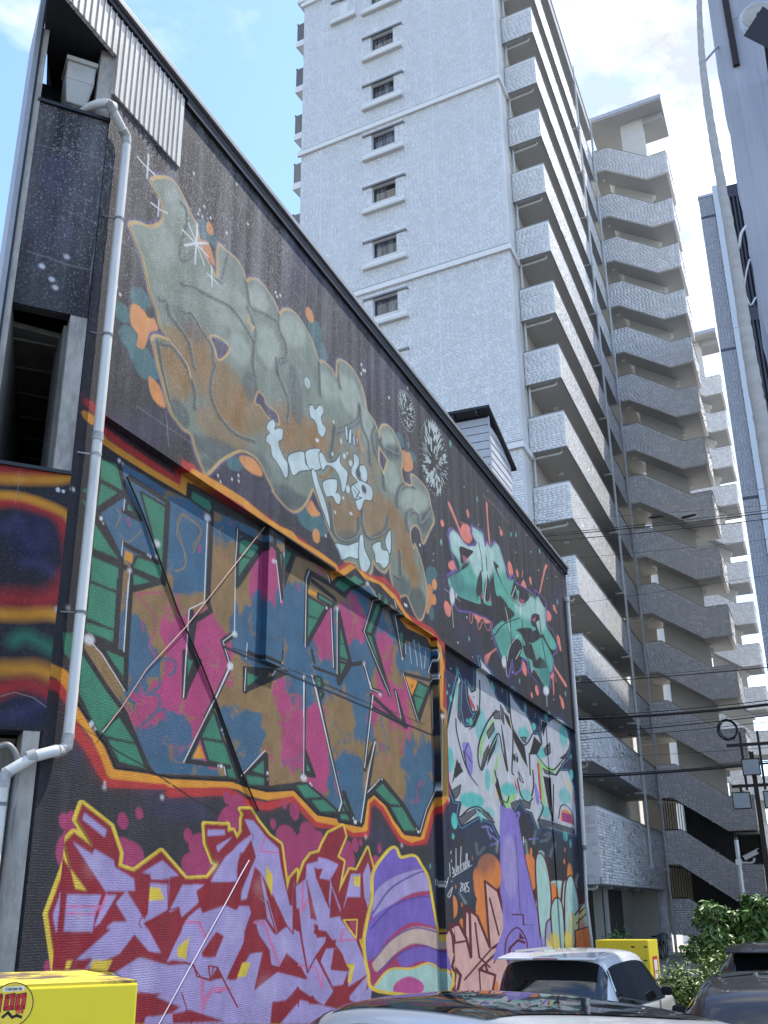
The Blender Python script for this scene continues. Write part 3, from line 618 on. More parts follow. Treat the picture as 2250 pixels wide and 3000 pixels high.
s mintw .026 .3 .9 0 0 0 .38 1035,1055 -10,-4
s mintw .017 .3 .9 0 0 0 .36 1136,1056 5,-5
s mintw .015 .3 .9 0 0 0 .37 1061,1114 -5,9
s mintw .026 .3 .9 0 0 0 .37 1058,1044 -9,-7
s mintw .019 .3 .9 0 0 0 .38 1047,1141 -4,10
s mintw .026 .3 .9 0 0 0 .37 1077,1034 -7,-9
s mintw .023 .3 .9 0 0 0 .37 1096,1113 8,13
s mintw .022 .3 .9 0 0 0 .37 1094,1150 6,15
s mintw .022 .3 .9 0 0 0 .36 1135,1070 7,-3
s mintw .017 .3 .9 0 0 0 .38 1066,1153 0,12
s mintw .023 .3 .9 0 0 0 .37 1108,1144 9,13
s mintw .019 .3 .9 0 0 0 .37 1062,1084 -10,-1
s mintw .026 .3 .9 0 0 0 .38 1048,1137 -3,10
s mintw .02 .3 .9 0 0 0 .37 1074,1056 -8,-9
s mintw .028 .3 .9 0 0 0 .37 1037,1054 -10,-4
s mintw .027 .3 .9 0 0 0 .37 1068,1117 -3,10
s mintw .02 .3 .9 0 0 0 .37 1100,1165 6,14
s mintw .021 .3 .9 0 0 0 .37 1050,1053 -11,-6
s mintw .016 .3 .9 0 0 0 .36 1112,1033 0,-8
s mintw .024 .3 .9 0 0 0 .37 1082,1061 -7,-9
s mintw .029 .3 .9 0 0 0 .37 1123,1152 10,13
s mintw .023 .3 .9 0 0 0 .36 1104,1045 -2,-8
s mintw .021 .3 .9 0 0 0 .37 1085,1056 -6,-9
s mintw .019 .3 .9 0 0 0 .36 1133,1148 10,12
s mintw .019 .3 .9 0 0 0 .36 1127,1049 3,-6
s mintw .028 .3 .9 0 0 0 .37 1079,1061 -7,-8
s mintw .027 .3 .9 0 0 0 .37 1092,1073 -4,-9
s mintw .023 .3 .9 0 0 0 .37 1104,1104 11,10
s mintw .025 .3 .9 0 0 0 .37 1038,1050 -10,-5
s mintw .027 .3 .9 0 0 0 .37 1051,1035 -9,-7
s mintw .022 .3 .9 0 0 0 .37 1061,1050 -9,-7
s mintw .026 .3 .9 0 0 0 .37 1053,1048 -10,-6
s mintw .016 .3 .9 0 0 0 .36 1126,1086 9,0
s mintw .017 .3 .9 0 0 0 .36 1157,1123 12,7
s mintw .025 .3 .9 0 0 0 .36 1107,1052 0,-8
s mintw .021 .3 .9 0 0 0 .37 1109,1161 8,14
s mintw .027 .3 .9 0 0 0 .36 1130,1106 13,6
s mintw .028 .3 .9 0 0 0 .37 1081,1046 -6,-9
s mintw .016 .3 .9 0 0 0 .36 1100,1074 2,-7
s mintw .027 .3 .9 0 0 0 .37 1070,1052 -8,-9
s mintw .018 .3 .9 0 0 0 .37 1113,1161 9,14
s mintw .016 .3 .9 0 0 0 .38 1050,1106 -8,6
s mintw .028 .3 .9 0 0 0 .38 1050,1126 -4,9
s mintw .028 .3 .9 0 0 0 .37 1056,1038 -9,-7
s mintw .021 .3 .9 0 0 0 .35 1157,1081 10,-1
s mintw .021 .3 .9 0 0 0 .36 1156,1126 12,7
s mintw .02 .3 .9 0 0 0 .36 1131,1076 9,-2
s mintw .021 .3 .9 0 0 0 .38 1049,1113 -6,7
s mintw .018 .3 .9 0 0 0 .37 1123,1152 10,13
s mintw .022 .3 .9 0 0 0 .36 1135,1102 13,5
s mintw .017 .3 .9 0 0 0 .37 1076,1119 0,12
s mintw .025 .3 .9 0 0 0 .37 1058,1080 -11,-2
s mintw .021 .3 .9 0 0 0 .36 1111,1116 12,12
s mintw .015 .3 .9 0 0 0 .37 1067,1036 -8,-8
s mintw .024 .3 .9 0 0 0 .37 1052,1070 -11,-3
s mintw .025 .3 .9 0 0 0 .36 1091,1040 -4,-10
s mintw .019 .3 .9 0 0 0 .38 1034,1087 -10,1
s mintw .018 .3 .9 0 0 0 .37 1087,1163 5,14
s mintw .029 .3 .9 0 0 0 .36 1125,1099 12,5
s mintw .022 .3 .9 0 0 0 .36 1120,1062 3,-7
s mintw .019 .3 .9 0 0 0 .37 1107,1159 8,14
s mintw .023 .3 .9 0 0 0 .36 1110,1034 -1,-8
s mintw .021 .3 .9 0 0 0 .37 1093,1106 7,14
s mintw .017 .3 .9 0 0 0 .37 1091,1072 -3,-9
s mintw .019 .3 .9 0 0 0 .37 1107,1121 11,13
s mintw .022 .3 .9 0 0 0 .37 1072,1092 -9,2
s mintw .028 .3 .9 0 0 0 .36 1087,1047 -4,-9
s mintw .026 .3 .9 0 0 0 .36 1152,1125 11,7
s mintw .019 .3 .9 0 0 0 .38 1049,1100 -9,4
s mintw .027 .3 .9 0 0 0 .36 1152,1116 12,6
s mintw .023 .3 .9 0 0 0 .37 1073,1047 -8,-9
s mintw .026 .3 .9 0 0 0 .37 1072,1078 -11,-6
s mintw .028 .3 .9 0 0 0 .38 1054,1125 -5,9
s mintw .028 .3 .9 0 0 0 .36 1107,1063 1,-7
s mintw .016 .3 .9 0 0 0 .37 1075,1043 -6,-9
s mintw .026 .3 .9 0 0 0 .36 1116,1063 2,-7
s mintw .017 .3 .9 0 0 0 .38 1048,1086 -10,1
s mintw .011 .3 .8 0 0 0 .36 1169,1130 8,5
s mintw .011 .3 .8 0 0 0 .35 1172,1118 8,4
s mintw .011 .3 .8 0 0 0 .35 1173,1105 8,4
s mintw .011 .3 .8 0 0 0 .35 1172,1092 7,3
s mintw .011 .3 .8 0 0 0 .35 1169,1080 6,1
s mintw .011 .3 .8 0 0 0 .35 1164,1067 5,1
s mintw .011 .3 .8 0 0 0 .35 1157,1056 3,0
s mintw .011 .3 .8 0 0 0 .35 1148,1045 3,-1
s mintw .01 .3 .8 0 0 0 .35 1138,1036 2,-1
s mintw .01 .3 .8 0 0 0 .36 1127,1028 1,-2
s mintw .01 .3 .8 0 0 0 .36 1115,1022 0,-2
s mintw .01 .3 .8 0 0 0 .36 1103,1018 -1,-2
s mintw .01 .3 .8 0 0 0 .36 1090,1016 -2,-3
s mintw .01 .3 .8 0 0 0 .36 1078,1015 -4,-3
s mintw .01 .3 .8 0 0 0 .37 1066,1017 -4,-3
s mintw .01 .3 .8 0 0 0 .37 1055,1020 -5,-3
s mintw .01 .3 .8 0 0 0 .37 1045,1025 -6,-2
s mintw .01 .3 .8 0 0 0 .37 1035,1032 -6,-3
s mintw .01 .3 .8 0 0 0 .38 1027,1040 -6,-2
s mintw .01 .3 .8 0 0 0 .38 1021,1049 -6,-1
s mintw .01 .3 .8 0 0 0 .38 1016,1060 -6,-1
s mintw .01 .3 .8 0 0 0 .38 1013,1071 -6,-1
s mintw .01 .3 .8 0 0 0 .38 1012,1082 -6,1
s mintw .01 .3 .8 0 0 0 .38 1013,1095 -6,1
s mintw .01 .3 .8 0 0 0 .38 1015,1107 -5,1
s mintw .01 .3 .8 0 0 0 .38 1020,1118 -5,3
s mintw .01 .3 .8 0 0 0 .38 1026,1130 -3,3
s mintw .01 .3 .8 0 0 0 .38 1034,1141 -3,4
s mintw .01 .3 .8 0 0 0 .38 1042,1150 -1,5
s mintw .01 .3 .8 0 0 0 .38 1053,1158 0,6
s mintw .01 .3 .8 0 0 0 .38 1065,1165 0,6
s mintw .01 .3 .8 0 0 0 .38 1077,1170 1,6
s mintw .011 .3 .8 0 0 0 .37 1090,1174 2,6
s mintw .011 .3 .8 0 0 0 .37 1103,1175 3,7
s mintw .011 .3 .8 0 0 0 .37 1115,1174 4,7
s mintw .011 .3 .8 0 0 0 .37 1127,1171 6,7
s mintw .011 .3 .8 0 0 0 .36 1138,1166 7,7
s mintw .011 .3 .8 0 0 0 .36 1149,1159 7,7
s mintw .011 .3 .8 0 0 0 .36 1157,1151 8,6
s mintw .011 .3 .8 0 0 0 .36 1164,1141 8,6
e black .013 1 0 9392 11297 420 235 334 -282
s mintw .021 .3 .9 0 0 0 .4 928,1156 2,8
s mintw .014 .3 .9 0 0 0 .4 945,1118 -1,-3
s mintw .012 .3 .9 0 0 0 .4 943,1111 -2,-4
s mintw .015 .3 .9 0 0 0 .4 952,1140 5,5
s mintw .016 .3 .9 0 0 0 .4 921,1124 -5,1
s mintw .012 .3 .9 0 0 0 .41 911,1124 -5,2
s mintw .019 .3 .9 0 0 0 .41 904,1127 -4,3
s mintw .017 .3 .9 0 0 0 .41 912,1132 -4,4
s mintw .017 .3 .9 0 0 0 .39 973,1132 4,2
s mintw .013 .3 .9 0 0 0 .4 924,1148 0,8
s mintw .015 .3 .9 0 0 0 .4 939,1108 -2,-4
s mintw .016 .3 .9 0 0 0 .41 916,1141 -1,6
s mintw .021 .3 .9 0 0 0 .39 965,1146 5,4
s mintw .019 .3 .9 0 0 0 .41 920,1154 1,8
s mintw .018 .3 .9 0 0 0 .4 925,1121 -4,-1
s mintw .017 .3 .9 0 0 0 .39 964,1113 1,-2
s mintw .02 .3 .9 0 0 0 .4 950,1129 5,1
s mintw .014 .3 .9 0 0 0 .4 918,1132 -4,3
s mintw .017 .3 .9 0 0 0 .4 964,1147 6,5
s mintw .021 .3 .9 0 0 0 .4 932,1151 2,8
s mintw .014 .3 .9 0 0 0 .4 930,1134 -1,6
s mintw .019 .3 .9 0 0 0 .4 922,1127 -5,2
s mintw .016 .3 .9 0 0 0 .4 929,1136 -1,7
s mintw .013 .3 .9 0 0 0 .4 926,1121 -5,0
s mintw .017 .3 .9 0 0 0 .4 957,1132 4,3
s mintw .022 .3 .9 0 0 0 .4 959,1144 5,5
s mintw .021 .3 .9 0 0 0 .39 961,1118 2,-2
s mintw .018 .3 .9 0 0 0 .39 961,1135 5,2
s mintw .017 .3 .9 0 0 0 .4 955,1147 5,5
s mintw .02 .3 .9 0 0 0 .41 909,1148 -2,6
s mintw .017 .3 .9 0 0 0 .39 972,1123 4,-1
s mintw .017 .3 .9 0 0 0 .4 946,1104 -1,-4
s mintw .012 .3 .9 0 0 0 .4 943,1121 0,-4
s mintw .016 .3 .9 0 0 0 .4 945,1107 -2,-3
s mintw .015 .3 .9 0 0 0 .39 956,1104 -1,-3
s mintw .022 .3 .9 0 0 0 .39 959,1112 1,-2
s mintw .018 .3 .9 0 0 0 .39 953,1108 -1,-4
s mintw .017 .3 .9 0 0 0 .4 961,1153 5,6
s mintw .016 .3 .9 0 0 0 .39 968,1132 5,2
s mintw .018 .3 .9 0 0 0 .4 942,1134 4,7
s mintw .014 .3 .9 0 0 0 .4 926,1120 -4,-1
s mintw .017 .3 .9 0 0 0 .4 951,1120 1,-3
s mintw .013 .3 .9 0 0 0 .39 974,1126 5,1
s mintw .012 .3 .9 0 0 0 .39 960,1130 4,1
s mintw .018 .3 .9 0 0 0 .4 918,1115 -5,-1
s mintw .013 .3 .9 0 0 0 .4 934,1124 -4,-2
s mintw .02 .3 .9 0 0 0 .4 931,1107 -4,-2
s mintw .021 .3 .9 0 0 0 .4 935,1147 3,8
s mintw .012 .3 .9 0 0 0 .39 968,1116 3,-2
s mintw .016 .3 .9 0 0 0 .39 964,1131 5,2
s mintw .017 .3 .9 0 0 0 .39 970,1124 4,0
s mintw .02 .3 .9 0 0 0 .41 909,1140 -3,5
s mintw .013 .3 .9 0 0 0 .39 959,1118 1,-1
s mintw .012 .3 .9 0 0 0 .39 961,1120 2,-1
s mintw .013 .3 .9 0 0 0 .4 932,1156 2,8
s mintw .016 .3 .9 0 0 0 .4 962,1141 5,4
s mintw .019 .3 .9 0 0 0 .4 934,1125 -5,-1
s mintw .013 .3 .9 0 0 0 .41 906,1136 -4,4
s mintw .017 .3 .9 0 0 0 .41 916,1137 -3,5
s mintw .019 .3 .9 0 0 0 .4 916,1132 -4,3
s mintw .01 .3 .8 0 0 0 .39 976,1150 6,5
s mintw .01 .3 .8 0 0 0 .39 980,1146 6,4
s mintw .01 .3 .8 0 0 0 .39 982,1140 6,3
s mintw .01 .3 .8 0 0 0 .39 983,1134 6,2
s mintw .01 .3 .8 0 0 0 .39 983,1128 5,2
s mintw .01 .3 .8 0 0 0 .39 982,1122 5,1
s mintw .01 .3 .8 0 0 0 .39 981,1117 3,0
s mintw .01 .3 .8 0 0 0 .39 978,1112 2,-1
s mintw .01 .3 .8 0 0 0 .39 973,1107 2,-1
s mintw .01 .3 .8 0 0 0 .39 968,1103 2,-2
s mintw .01 .3 .8 0 0 0 .39 963,1099 0,-2
s mintw .01 .3 .8 0 0 0 .39 957,1096 -1,-2
s mintw .01 .3 .8 0 0 0 .39 950,1094 -2,-2
s mintw .01 .3 .8 0 0 0 .4 943,1093 -2,-3
s mintw .01 .3 .8 0 0 0 .4 937,1093 -4,-3
s mintw .01 .3 .8 0 0 0 .4 930,1094 -4,-3
s mintw .01 .3 .8 0 0 0 .4 923,1096 -4,-3
s mintw .01 .3 .8 0 0 0 .4 917,1098 -5,-3
s mintw .01 .3 .8 0 0 0 .4 911,1101 -5,-2
s mintw .01 .3 .8 0 0 0 .4 906,1105 -5,-1
s mintw .01 .3 .8 0 0 0 .41 903,1109 -6,-1
s mintw .01 .3 .8 0 0 0 .41 899,1114 -6,0
s mintw .01 .3 .8 0 0 0 .41 897,1120 -5,0
s mintw .01 .3 .8 0 0 0 .41 896,1125 -5,1
s mintw .01 .3 .8 0 0 0 .41 895,1130 -4,2
s mintw .01 .3 .8 0 0 0 .41 896,1136 -3,2
s mintw .01 .3 .8 0 0 0 .41 898,1141 -3,4
s mintw .01 .3 .8 0 0 0 .41 901,1147 -3,3
s mintw .01 .3 .8 0 0 0 .41 905,1152 -2,4
s mintw .01 .3 .8 0 0 0 .41 909,1156 -1,5
s mintw .01 .3 .8 0 0 0 .41 915,1159 0,6
s mintw .01 .3 .8 0 0 0 .41 921,1162 1,6
s mintw .01 .3 .8 0 0 0 .4 927,1165 2,6
s mintw .01 .3 .8 0 0 0 .4 934,1166 3,6
s mintw .01 .3 .8 0 0 0 .4 941,1166 4,7
s mintw .01 .3 .8 0 0 0 .4 948,1166 4,6
s mintw .01 .3 .8 0 0 0 .4 954,1164 5,7
s mintw .01 .3 .8 0 0 0 .4 961,1162 6,6
s mintw .01 .3 .8 0 0 0 .4 967,1159 6,6
s mintw .01 .3 .8 0 0 0 .39 972,1155 6,5
s crack .008 .4 .6 0 0 0 .6 164,1108 29,1 40,-4 44,3 34,1 53,0 76,3 66,3
s crack .009 .4 .6 0 0 0 .56 273,1191 35,1 50,0 62,1 36,2 51,-3 63,2
s crack .008 .4 .6 0 0 0 .56 231,1159 76,-2 83,11 118,-5 64,-19
s crack .007 .4 .6 0 0 0 .62 56,931 37,5 37,1 52,3 37,-6 73,3 66,-1 35,-3
s crack .008 .4 .6 0 0 0 .6 313,1209 -5,-40 -12,-44 1,-17
s crack .008 .4 .6 0 0 0 .59 277,1108 1,-54 7,-35 -2,-39 11,-38
s crack .007 .4 .6 0 0 0 .67 136,1085 -4,-37 -7,-50 7,-39 -2,-48 -2,-22
s crack .007 .4 .6 0 0 0 .61 106,752 57,1 52,2 56,-5
s crack .007 .4 .6 0 0 0 .62 161,772 10,-41
s crack .009 .4 .6 0 0 0 .52 507,1206 0,-62 -5,-36 10,-53
s black .013 .4 .7 0 0 0 .37 1039,1192 90,-1 131,-1
s black .011 .4 .7 0 0 0 .42 824,1059 14,51 48,-2
s black .014 .4 .7 0 0 0 .33 1238,1151 159,-6
s black .014 .4 .7 0 0 0 .32 1325,1140 121,5
s black .017 .4 .7 0 0 0 .27 1741,1194 224,4 143,9
s crack .017 .5 .7 0 0 0 .3 1442,1144 96,6 123,-1
s black .02 .3 .8 0 0 0 .24 2108,1207 -6,-101 154,6
s glowred .117 1 .22 0 0 0 .47 31,718 23,-5 18,-4 34,-2 58,-1 54,0 3,19 2,-17 -15,15 54,-2 59,1 98,2 -1,-2 96,3 95,-2 18,-5 46,22 38,1 51,4 59,13 56,-9 14,-29 161,6 68,-16 16,-18 -27,-22 28,-4 -27,-66 27,-7 4,0 -20,-84 -8,-82 -52,-29 -41,-47 -74,-7 -42,4 -35,18 -43,24 -33,8 -20,-8 -11,-42 -51,-3 -54,8 -66,-2 63,1 -68,0 -67,26 -69,-16 -56,0 -24,6 -23,3 -111,-12 27,10 -131,-10 -13,8 -21,18 -25,15 -12,9 -12,12 -19,11 -34,2 -23,-13
s red .094 .25 1 0 0 0 .47 31,718 23,-5 18,-4 34,-2 58,-1 54,0 3,19 2,-17 -15,15 54,-2 59,1 98,2 -1,-2 96,3 95,-2 18,-5 46,22 38,1 51,4 59,13 56,-9 14,-29 161,6 68,-16 16,-18 -27,-22 28,-4 -27,-66 27,-7 4,0 -20,-84 -8,-82 -52,-29 -41,-47 -74,-7 -42,4 -35,18 -43,24 -33,8 -20,-8 -11,-42 -51,-3 -54,8 -66,-2 63,1 -68,0 -67,26 -69,-16 -56,0 -24,6 -23,3 -111,-12 27,10 -131,-10 -13,8 -21,18 -25,15 -12,9 -12,12 -19,11 -34,2 -23,-13
s yel .108 .2 1 0 0 0 .47 31,704 30,-2 11,-5 35,-1 58,0 64,2 1,18 -3,-19 3,23 52,4 60,2 69,-5 33,1 33,4 15,-6 67,4 59,-1 10,-15 54,31 69,1 64,5 47,-6 45,-16 47,-11 97,4 40,-12 11,-31 -14,-81 24,-6 1,-3 -13,-77 2,-75 -57,-26 -39,-47 -55,-8 -38,5 -31,15 -43,26 -46,12 -28,-13 -10,-39 -40,-4 -54,9 -67,1 60,-4 -60,1 -71,28 -74,-12 -44,1 -24,5 -32,0 -114,-11 68,6 -99,-5 -69,-3 -10,13 -18,18 -33,18 -20,13 -12,8 -14,6 -26,2
p blk .002 1 0 0 42,698 29,-6 26,-1 56,0 81,2 1,18 65,3 108,3 73,1 137,1 13,-18 66,40 34,-8 62,9 69,-10 39,-13 47,-13 102,6 33,-14 -3,-41 1,-71 12,-6 -8,-139 -50,-38 -40,-45 -72,-1 -45,19 -34,20 -51,13 -34,-13 -14,-38 -81,1 -7,8 -57,0 -38,10 92,-13 -60,0 -72,26 -74,-9 -53,1 -32,3 -129,-10 -42,1 -54,-2 -18,19 -13,8 -34,24 -21,20 -12,32 17,56 -7,61 1,45
s blk .045 .3 1 0 0 1 .47 42,698 29,-6 26,-1 56,0 81,2 1,18 65,3 108,3 73,1 137,1 13,-18 66,40 34,-8 62,9 69,-10 39,-13 47,-13 102,6 33,-14 -3,-41 1,-71 12,-6 -8,-139 -50,-38 -40,-45 -72,-1 -45,19 -34,20 -51,13 -34,-13 -14,-38 -81,1 -7,8 -57,0 -38,10 92,-13 -60,0 -72,26 -74,-9 -53,1 -32,3 -129,-10 -42,1 -54,-2 -18,19 -13,8 -34,24 -21,20 -12,32 17,56 -7,61 1,45
p tanb 0 1 0 0 98,687 33,0 98,1 -74,-2 39,2 41,4 61,6 99,11 26,-2 32,3 26,-7 34,5 55,7 53,3 9,-19 61,-1 40,33 75,-6 89,-5 16,-29 23,-8 149,15 -24,-45 27,-6 -18,-99 24,26 -12,-132 -51,-40 -36,-39 -64,30 -101,40 -59,-24 -26,-46 -36,0 -36,24 -10,-13 -81,26 78,-29 -69,19 -45,12 -93,-15 -11,42 -49,-33 -45,-8 -112,-10 -28,-2 -15,9 -29,30 -23,17 -66,46 0,9 10,0 17,-8 28,-15 -3,25 -4,72 -1,12 0,12 -49,35 42,29
c 0 98,687 33,0 98,1 -74,-2 39,2 41,4 61,6 99,11 26,-2 32,3 26,-7 34,5 55,7 53,3 9,-19 61,-1 40,33 75,-6 89,-5 16,-29 23,-8 149,15 -24,-45 27,-6 -18,-99 24,26 -12,-132 -51,-40 -36,-39 -64,30 -101,40 -59,-24 -26,-46 -36,0 -36,24 -10,-13 -81,26 78,-29 -69,19 -45,12 -93,-15 -11,42 -49,-33 -45,-8 -112,-10 -28,-2 -15,9 -29,30 -23,17 -66,46 0,9 10,0 17,-8 28,-15 -3,25 -4,72 -1,12 0,12 -49,35 42,29
p teal .015 .95 1 1 75,676 77,26 35,-6 -3,-50 10,-33 -47,-25 -47,-7 -26,17 0,43
p teal .016 .95 1 1 199,681 51,15 22,-10 -1,-45 7,-31 -30,-19 -31,-1 -18,18 -1,41
p teal .016 .95 1 1 197,675 57,17 26,-9 -2,-45 7,-30 -34,-20 -35,-3 -20,18 0,40
p teal .018 .95 1 1 304,708 83,25 45,6 13,-18 8,-15 -66,-27 -64,-16 -30,2 5,24
p teal .014 .95 1 1 125,528 41,5 18,-13 1,-45 7,-32 -23,-14 -25,3 -15,22 -3,41
p pink .014 .95 1 1 148,456 70,10 30,-7 -3,-31 7,-21 -43,-13 -43,0 -22,12 1,28
p pink .015 .95 1 1 209,543 62,9 28,-21 0,-68 9,-49 -36,-20 -38,6 -21,33 -3,62
p teal .014 .95 1 1 168,419 46,5 19,-6 -2,-21 5,-15 -27,-8 -29,0 -14,10 0,20
p teal .015 .95 1 1 212,395 70,7 29,0 -6,-11 5,-6 -43,-7 -43,-3 -21,3 4,9
p pink .015 .95 1 1 203,541 41,5 18,-15 1,-47 6,-34 -23,-15 -25,4 -15,23 -3,44
p pink .016 .95 1 1 260,561 38,5 17,-14 0,-44 5,-31 -21,-14 -24,3 -13,21 -2,42
p pink .016 .95 1 1 297,540 42,8 17,-6 -2,-25 4,-17 -24,-11 -26,-1 -13,11 1,23
p pink .018 .95 1 1 380,680 62,17 26,-4 -4,-33 5,-21 -37,-18 -38,-5 -20,11 2,30
p teal .017 .95 1 1 346,595 58,13 24,-6 -4,-30 5,-20 -34,-14 -36,-3 -18,11 2,28
p teal .018 .95 1 1 390,626 60,13 25,-11 -3,-45 5,-31 -35,-17 -37,-1 -19,19 2,41
p teal .019 .95 1 1 484,663 46,8 20,-18 -2,-56 4,-41 -27,-18 -28,4 -15,26 1,54
p teal .02 .95 1 1 542,639 102,22 43,-8 -10,-50 7,-34 -62,-23 -62,-4 -30,18 6,45
p pink .02 .95 1 1 589,655 44,8 18,-9 -4,-34 3,-24 -26,-14 -27,0 -13,16 2,32
p pink .018 .95 1 1 469,532 36,4 15,-7 -2,-27 3,-19 -21,-9 -23,1 -11,12 1,25
p teal .019 .95 1 1 513,551 80,13 33,-7 -7,-33 6,-23 -49,-16 -48,-2 -24,13 4,31
p tanb .019 .95 1 1 479,699 46,11 19,-5 -3,-30 3,-21 -27,-14 -28,-3 -15,12 2,28
p pink .018 .95 1 1 458,531 41,5 17,-7 -3,-28 4,-19 -24,-10 -25,1 -13,12 2,26
p pink .018 .95 1 1 489,492 44,4 19,-11 -3,-36 3,-25 -26,-12 -27,3 -14,18 2,33
p pink .019 .95 1 1 554,503 46,3 19,-18 -4,-52 4,-38 -26,-14 -28,5 -15,27 2,49
p teal .016 .95 1 1 345,461 60,7 25,-9 -4,-32 6,-23 -36,-12 -36,2 -19,14 2,30
p teal .015 .95 1 1 243,394 77,9 33,0 -7,-10 6,-6 -48,-7 -48,-4 -22,3 4,9
p teal .015 .95 1 1 221,452 35,3 14,-7 -1,-23 4,-16 -20,-8 -21,1 -12,11 0,22
p pink .015 .95 1 1 220,492 60,10 25,-6 -3,-25 6,-18 -36,-12 -37,-2 -19,11 2,23
p teal .019 .95 1 1 476,661 49,10 20,-12 -3,-42 4,-30 -28,-16 -30,0 -15,19 2,40
p teal .019 .95 1 1 519,634 31,5 12,-11 -2,-33 3,-24 -18,-12 -18,2 -10,16 1,32
p teal .022 .95 1 1 701,721 43,8 28,-1 21,-17 5,-16 -43,-17 -44,-6 -20,7 5,24
p pink .021 .95 1 1 681,676 63,13 25,-4 -7,-28 4,-18 -37,-15 -38,-4 -19,10 5,26
p teal .021 .95 1 1 700,633 63,10 25,-11 -6,-45 3,-31 -38,-17 -37,0 -19,20 5,42
p teal .02 .95 1 1 537,568 140,27 61,4 -15,-25 10,-15 -89,-22 -85,-11 -39,4 8,21
p pink .02 .95 1 1 600,655 39,7 15,-7 -3,-28 3,-20 -23,-12 -24,0 -12,12 2,27
p teal .023 .95 1 1 811,714 47,7 60,3 -9,-35 4,-24 -46,-19 -46,-4 -22,13 6,33
p pink .023 .95 1 1 816,668 43,6 16,-14 -5,-45 1,-32 -25,-16 -26,3 -12,22 4,43
p pink .023 .95 1 1 816,586 90,15 36,-3 -10,-26 5,-17 -55,-14 -54,-5 -26,9 7,23
p teal .024 .95 1 1 911,664 131,27 55,3 -15,-27 7,-16 -82,-22 -79,-11 -37,5 10,23
p tanb .025 .95 1 1 1013,614 56,8 21,-10 -8,-34 1,-24 -34,-13 -33,0 -15,16 6,32
p pink .022 .95 1 1 779,540 81,12 34,-2 -9,-19 4,-13 -49,-11 -50,-5 -24,7 7,17
p teal .019 .95 1 1 498,546 55,9 23,-6 -4,-26 4,-17 -33,-12 -34,-1 -17,10 3,25
p pink .019 .95 1 1 555,502 54,5 22,-15 -5,-44 5,-32 -32,-14 -32,4 -17,22 2,42
p teal .019 .95 1 1 558,540 61,10 25,-1 -6,-14 4,-9 -37,-10 -37,-4 -18,4 4,13
p teal .02 .95 1 1 631,448 90,7 37,-13 -10,-43 6,-31 -55,-14 -53,3 -27,21 6,39
p teal .021 .95 1 1 715,560 49,6 20,-10 -6,-35 3,-24 -29,-13 -30,2 -15,16 4,33
p pink .023 .95 1 1 793,574 121,20 51,-4 -15,-34 7,-22 -75,-18 -73,-6 -34,11 9,30
p tanb .022 .95 1 1 799,517 111,12 45,-12 -13,-46 5,-32 -68,-18 -66,1 -31,20 8,42
p teal .024 .95 1 1 942,524 104,12 42,-6 -13,-33 5,-22 -64,-15 -63,-2 -29,14 9,29
p teal .023 .95 1 1 947,460 97,6 38,-13 -13,-43 3,-31 -59,-14 -57,4 -27,20 9,40
p tanb .024 .95 1 1 969,546 83,11 33,-3 -10,-21 4,-14 -50,-11 -50,-3 -24,7 7,19
p tanb .02 .95 1 1 648,509 48,5 19,-5 -5,-20 3,-14 -28,-9 -29,0 -14,8 3,20
p teal .02 .95 1 1 666,461 43,4 17,-4 -4,-17 3,-11 -26,-7 -26,0 -13,7 3,16
s teal .022 .8 .65 1 1 0 .47 486,553 -37,-10 -4,-13 44,0
s tanb .016 .8 .65 1 1 0 .53 275,511 23,2 2,-7 -8,-10
s pink .069 .8 .65 1 1 0 .45 622,748 -36,-22 3,-15 33,6
s tanb .041 .8 .65 1 1 0 .54 259,459 -5,-7 -4,-9 25,-1
s tanb .051 .8 .65 1 1 0 .54 313,626 1,-11 -20,-17 -1,-7
s tanb .044 .8 .65 1 1 0 .57 191,482 4,-6 8,-8 -20,-6
s tanb .032 .8 .65 1 1 0 .5 392,598 0,-15 6,-1 6,-8
s tanb .031 .8 .65 1 1 0 .47 447,500 -10,-10 13,-7 20,-5
s teal .019 .8 .65 1 1 0 .49 419,547 -32,-13 11,-11 -7,-7
s tanb .04 .8 .65 1 1 0 .45 603,797 53,4 -68,-37 22,3
s pink .026 .8 .65 1 1 0 .58 200,563 18,-3 -17,-9 13,-4
s tanb .041 .8 .65 1 1 0 .53 359,681 -34,-23 37,9 -19,-18
s tanb .049 .8 .65 1 1 0 .51 400,716 5,-6 -3,-9 -12,-18
s pink .047 .8 .65 1 1 0 .52 312,475 -1,-10 7,-8 8,-8
s tanb .02 .8 .65 1 1 0 .57 182,435 22,-3 5,-8 -18,-7
s tanb .026 .8 .65 1 1 0 .53 260,403 18,-7 -1,-11 -4,-8
s tanb .016 .8 .65 1 1 0 .55 232,411 -22,-12 21,-3 2,-10
s teal .017 .8 .65 1 1 0 .57 214,515 5,-9 -17,-11 -7,-10
s tanb .035 .8 .65 1 1 0 .58 150,421 11,-5 -5,-11 10,0
s tanb .019 .8 .65 1 1 0 .59 167,451 -22,-9 3,-9 6,-6
s pink .019 .8 .65 1 1 0 .57 209,468 -24,-13 -13,-5 23,-6
s tanb .036 .8 .65 1 1 0 .54 233,401 3,-3 10,-6 7,-4
s tanb .049 .8 .65 1 1 0 .38 863,668 58,0 -72,-28 -17,-16
s tanb .067 .8 .65 1 1 0 .43 585,518 19,-10 38,2 -38,-15
s tanb .05 .8 .65 1 1 0 .43 621,552 29,-5 -65,-15 20,-11
s tanb .055 .8 .65 1 1 0 .38 853,720 23,2 -35,-25 68,0
s tanb .051 .8 .65 1 1 0 .45 504,503 24,-5 -6,-12 -24,-11
s teal .066 .8 .65 1 1 0 .36 956,657 53,-8 -16,-15 -38,-16
s pink .042 .8 .65 1 1 0 .36 956,541 -40,-20 22,-1 -23,-23
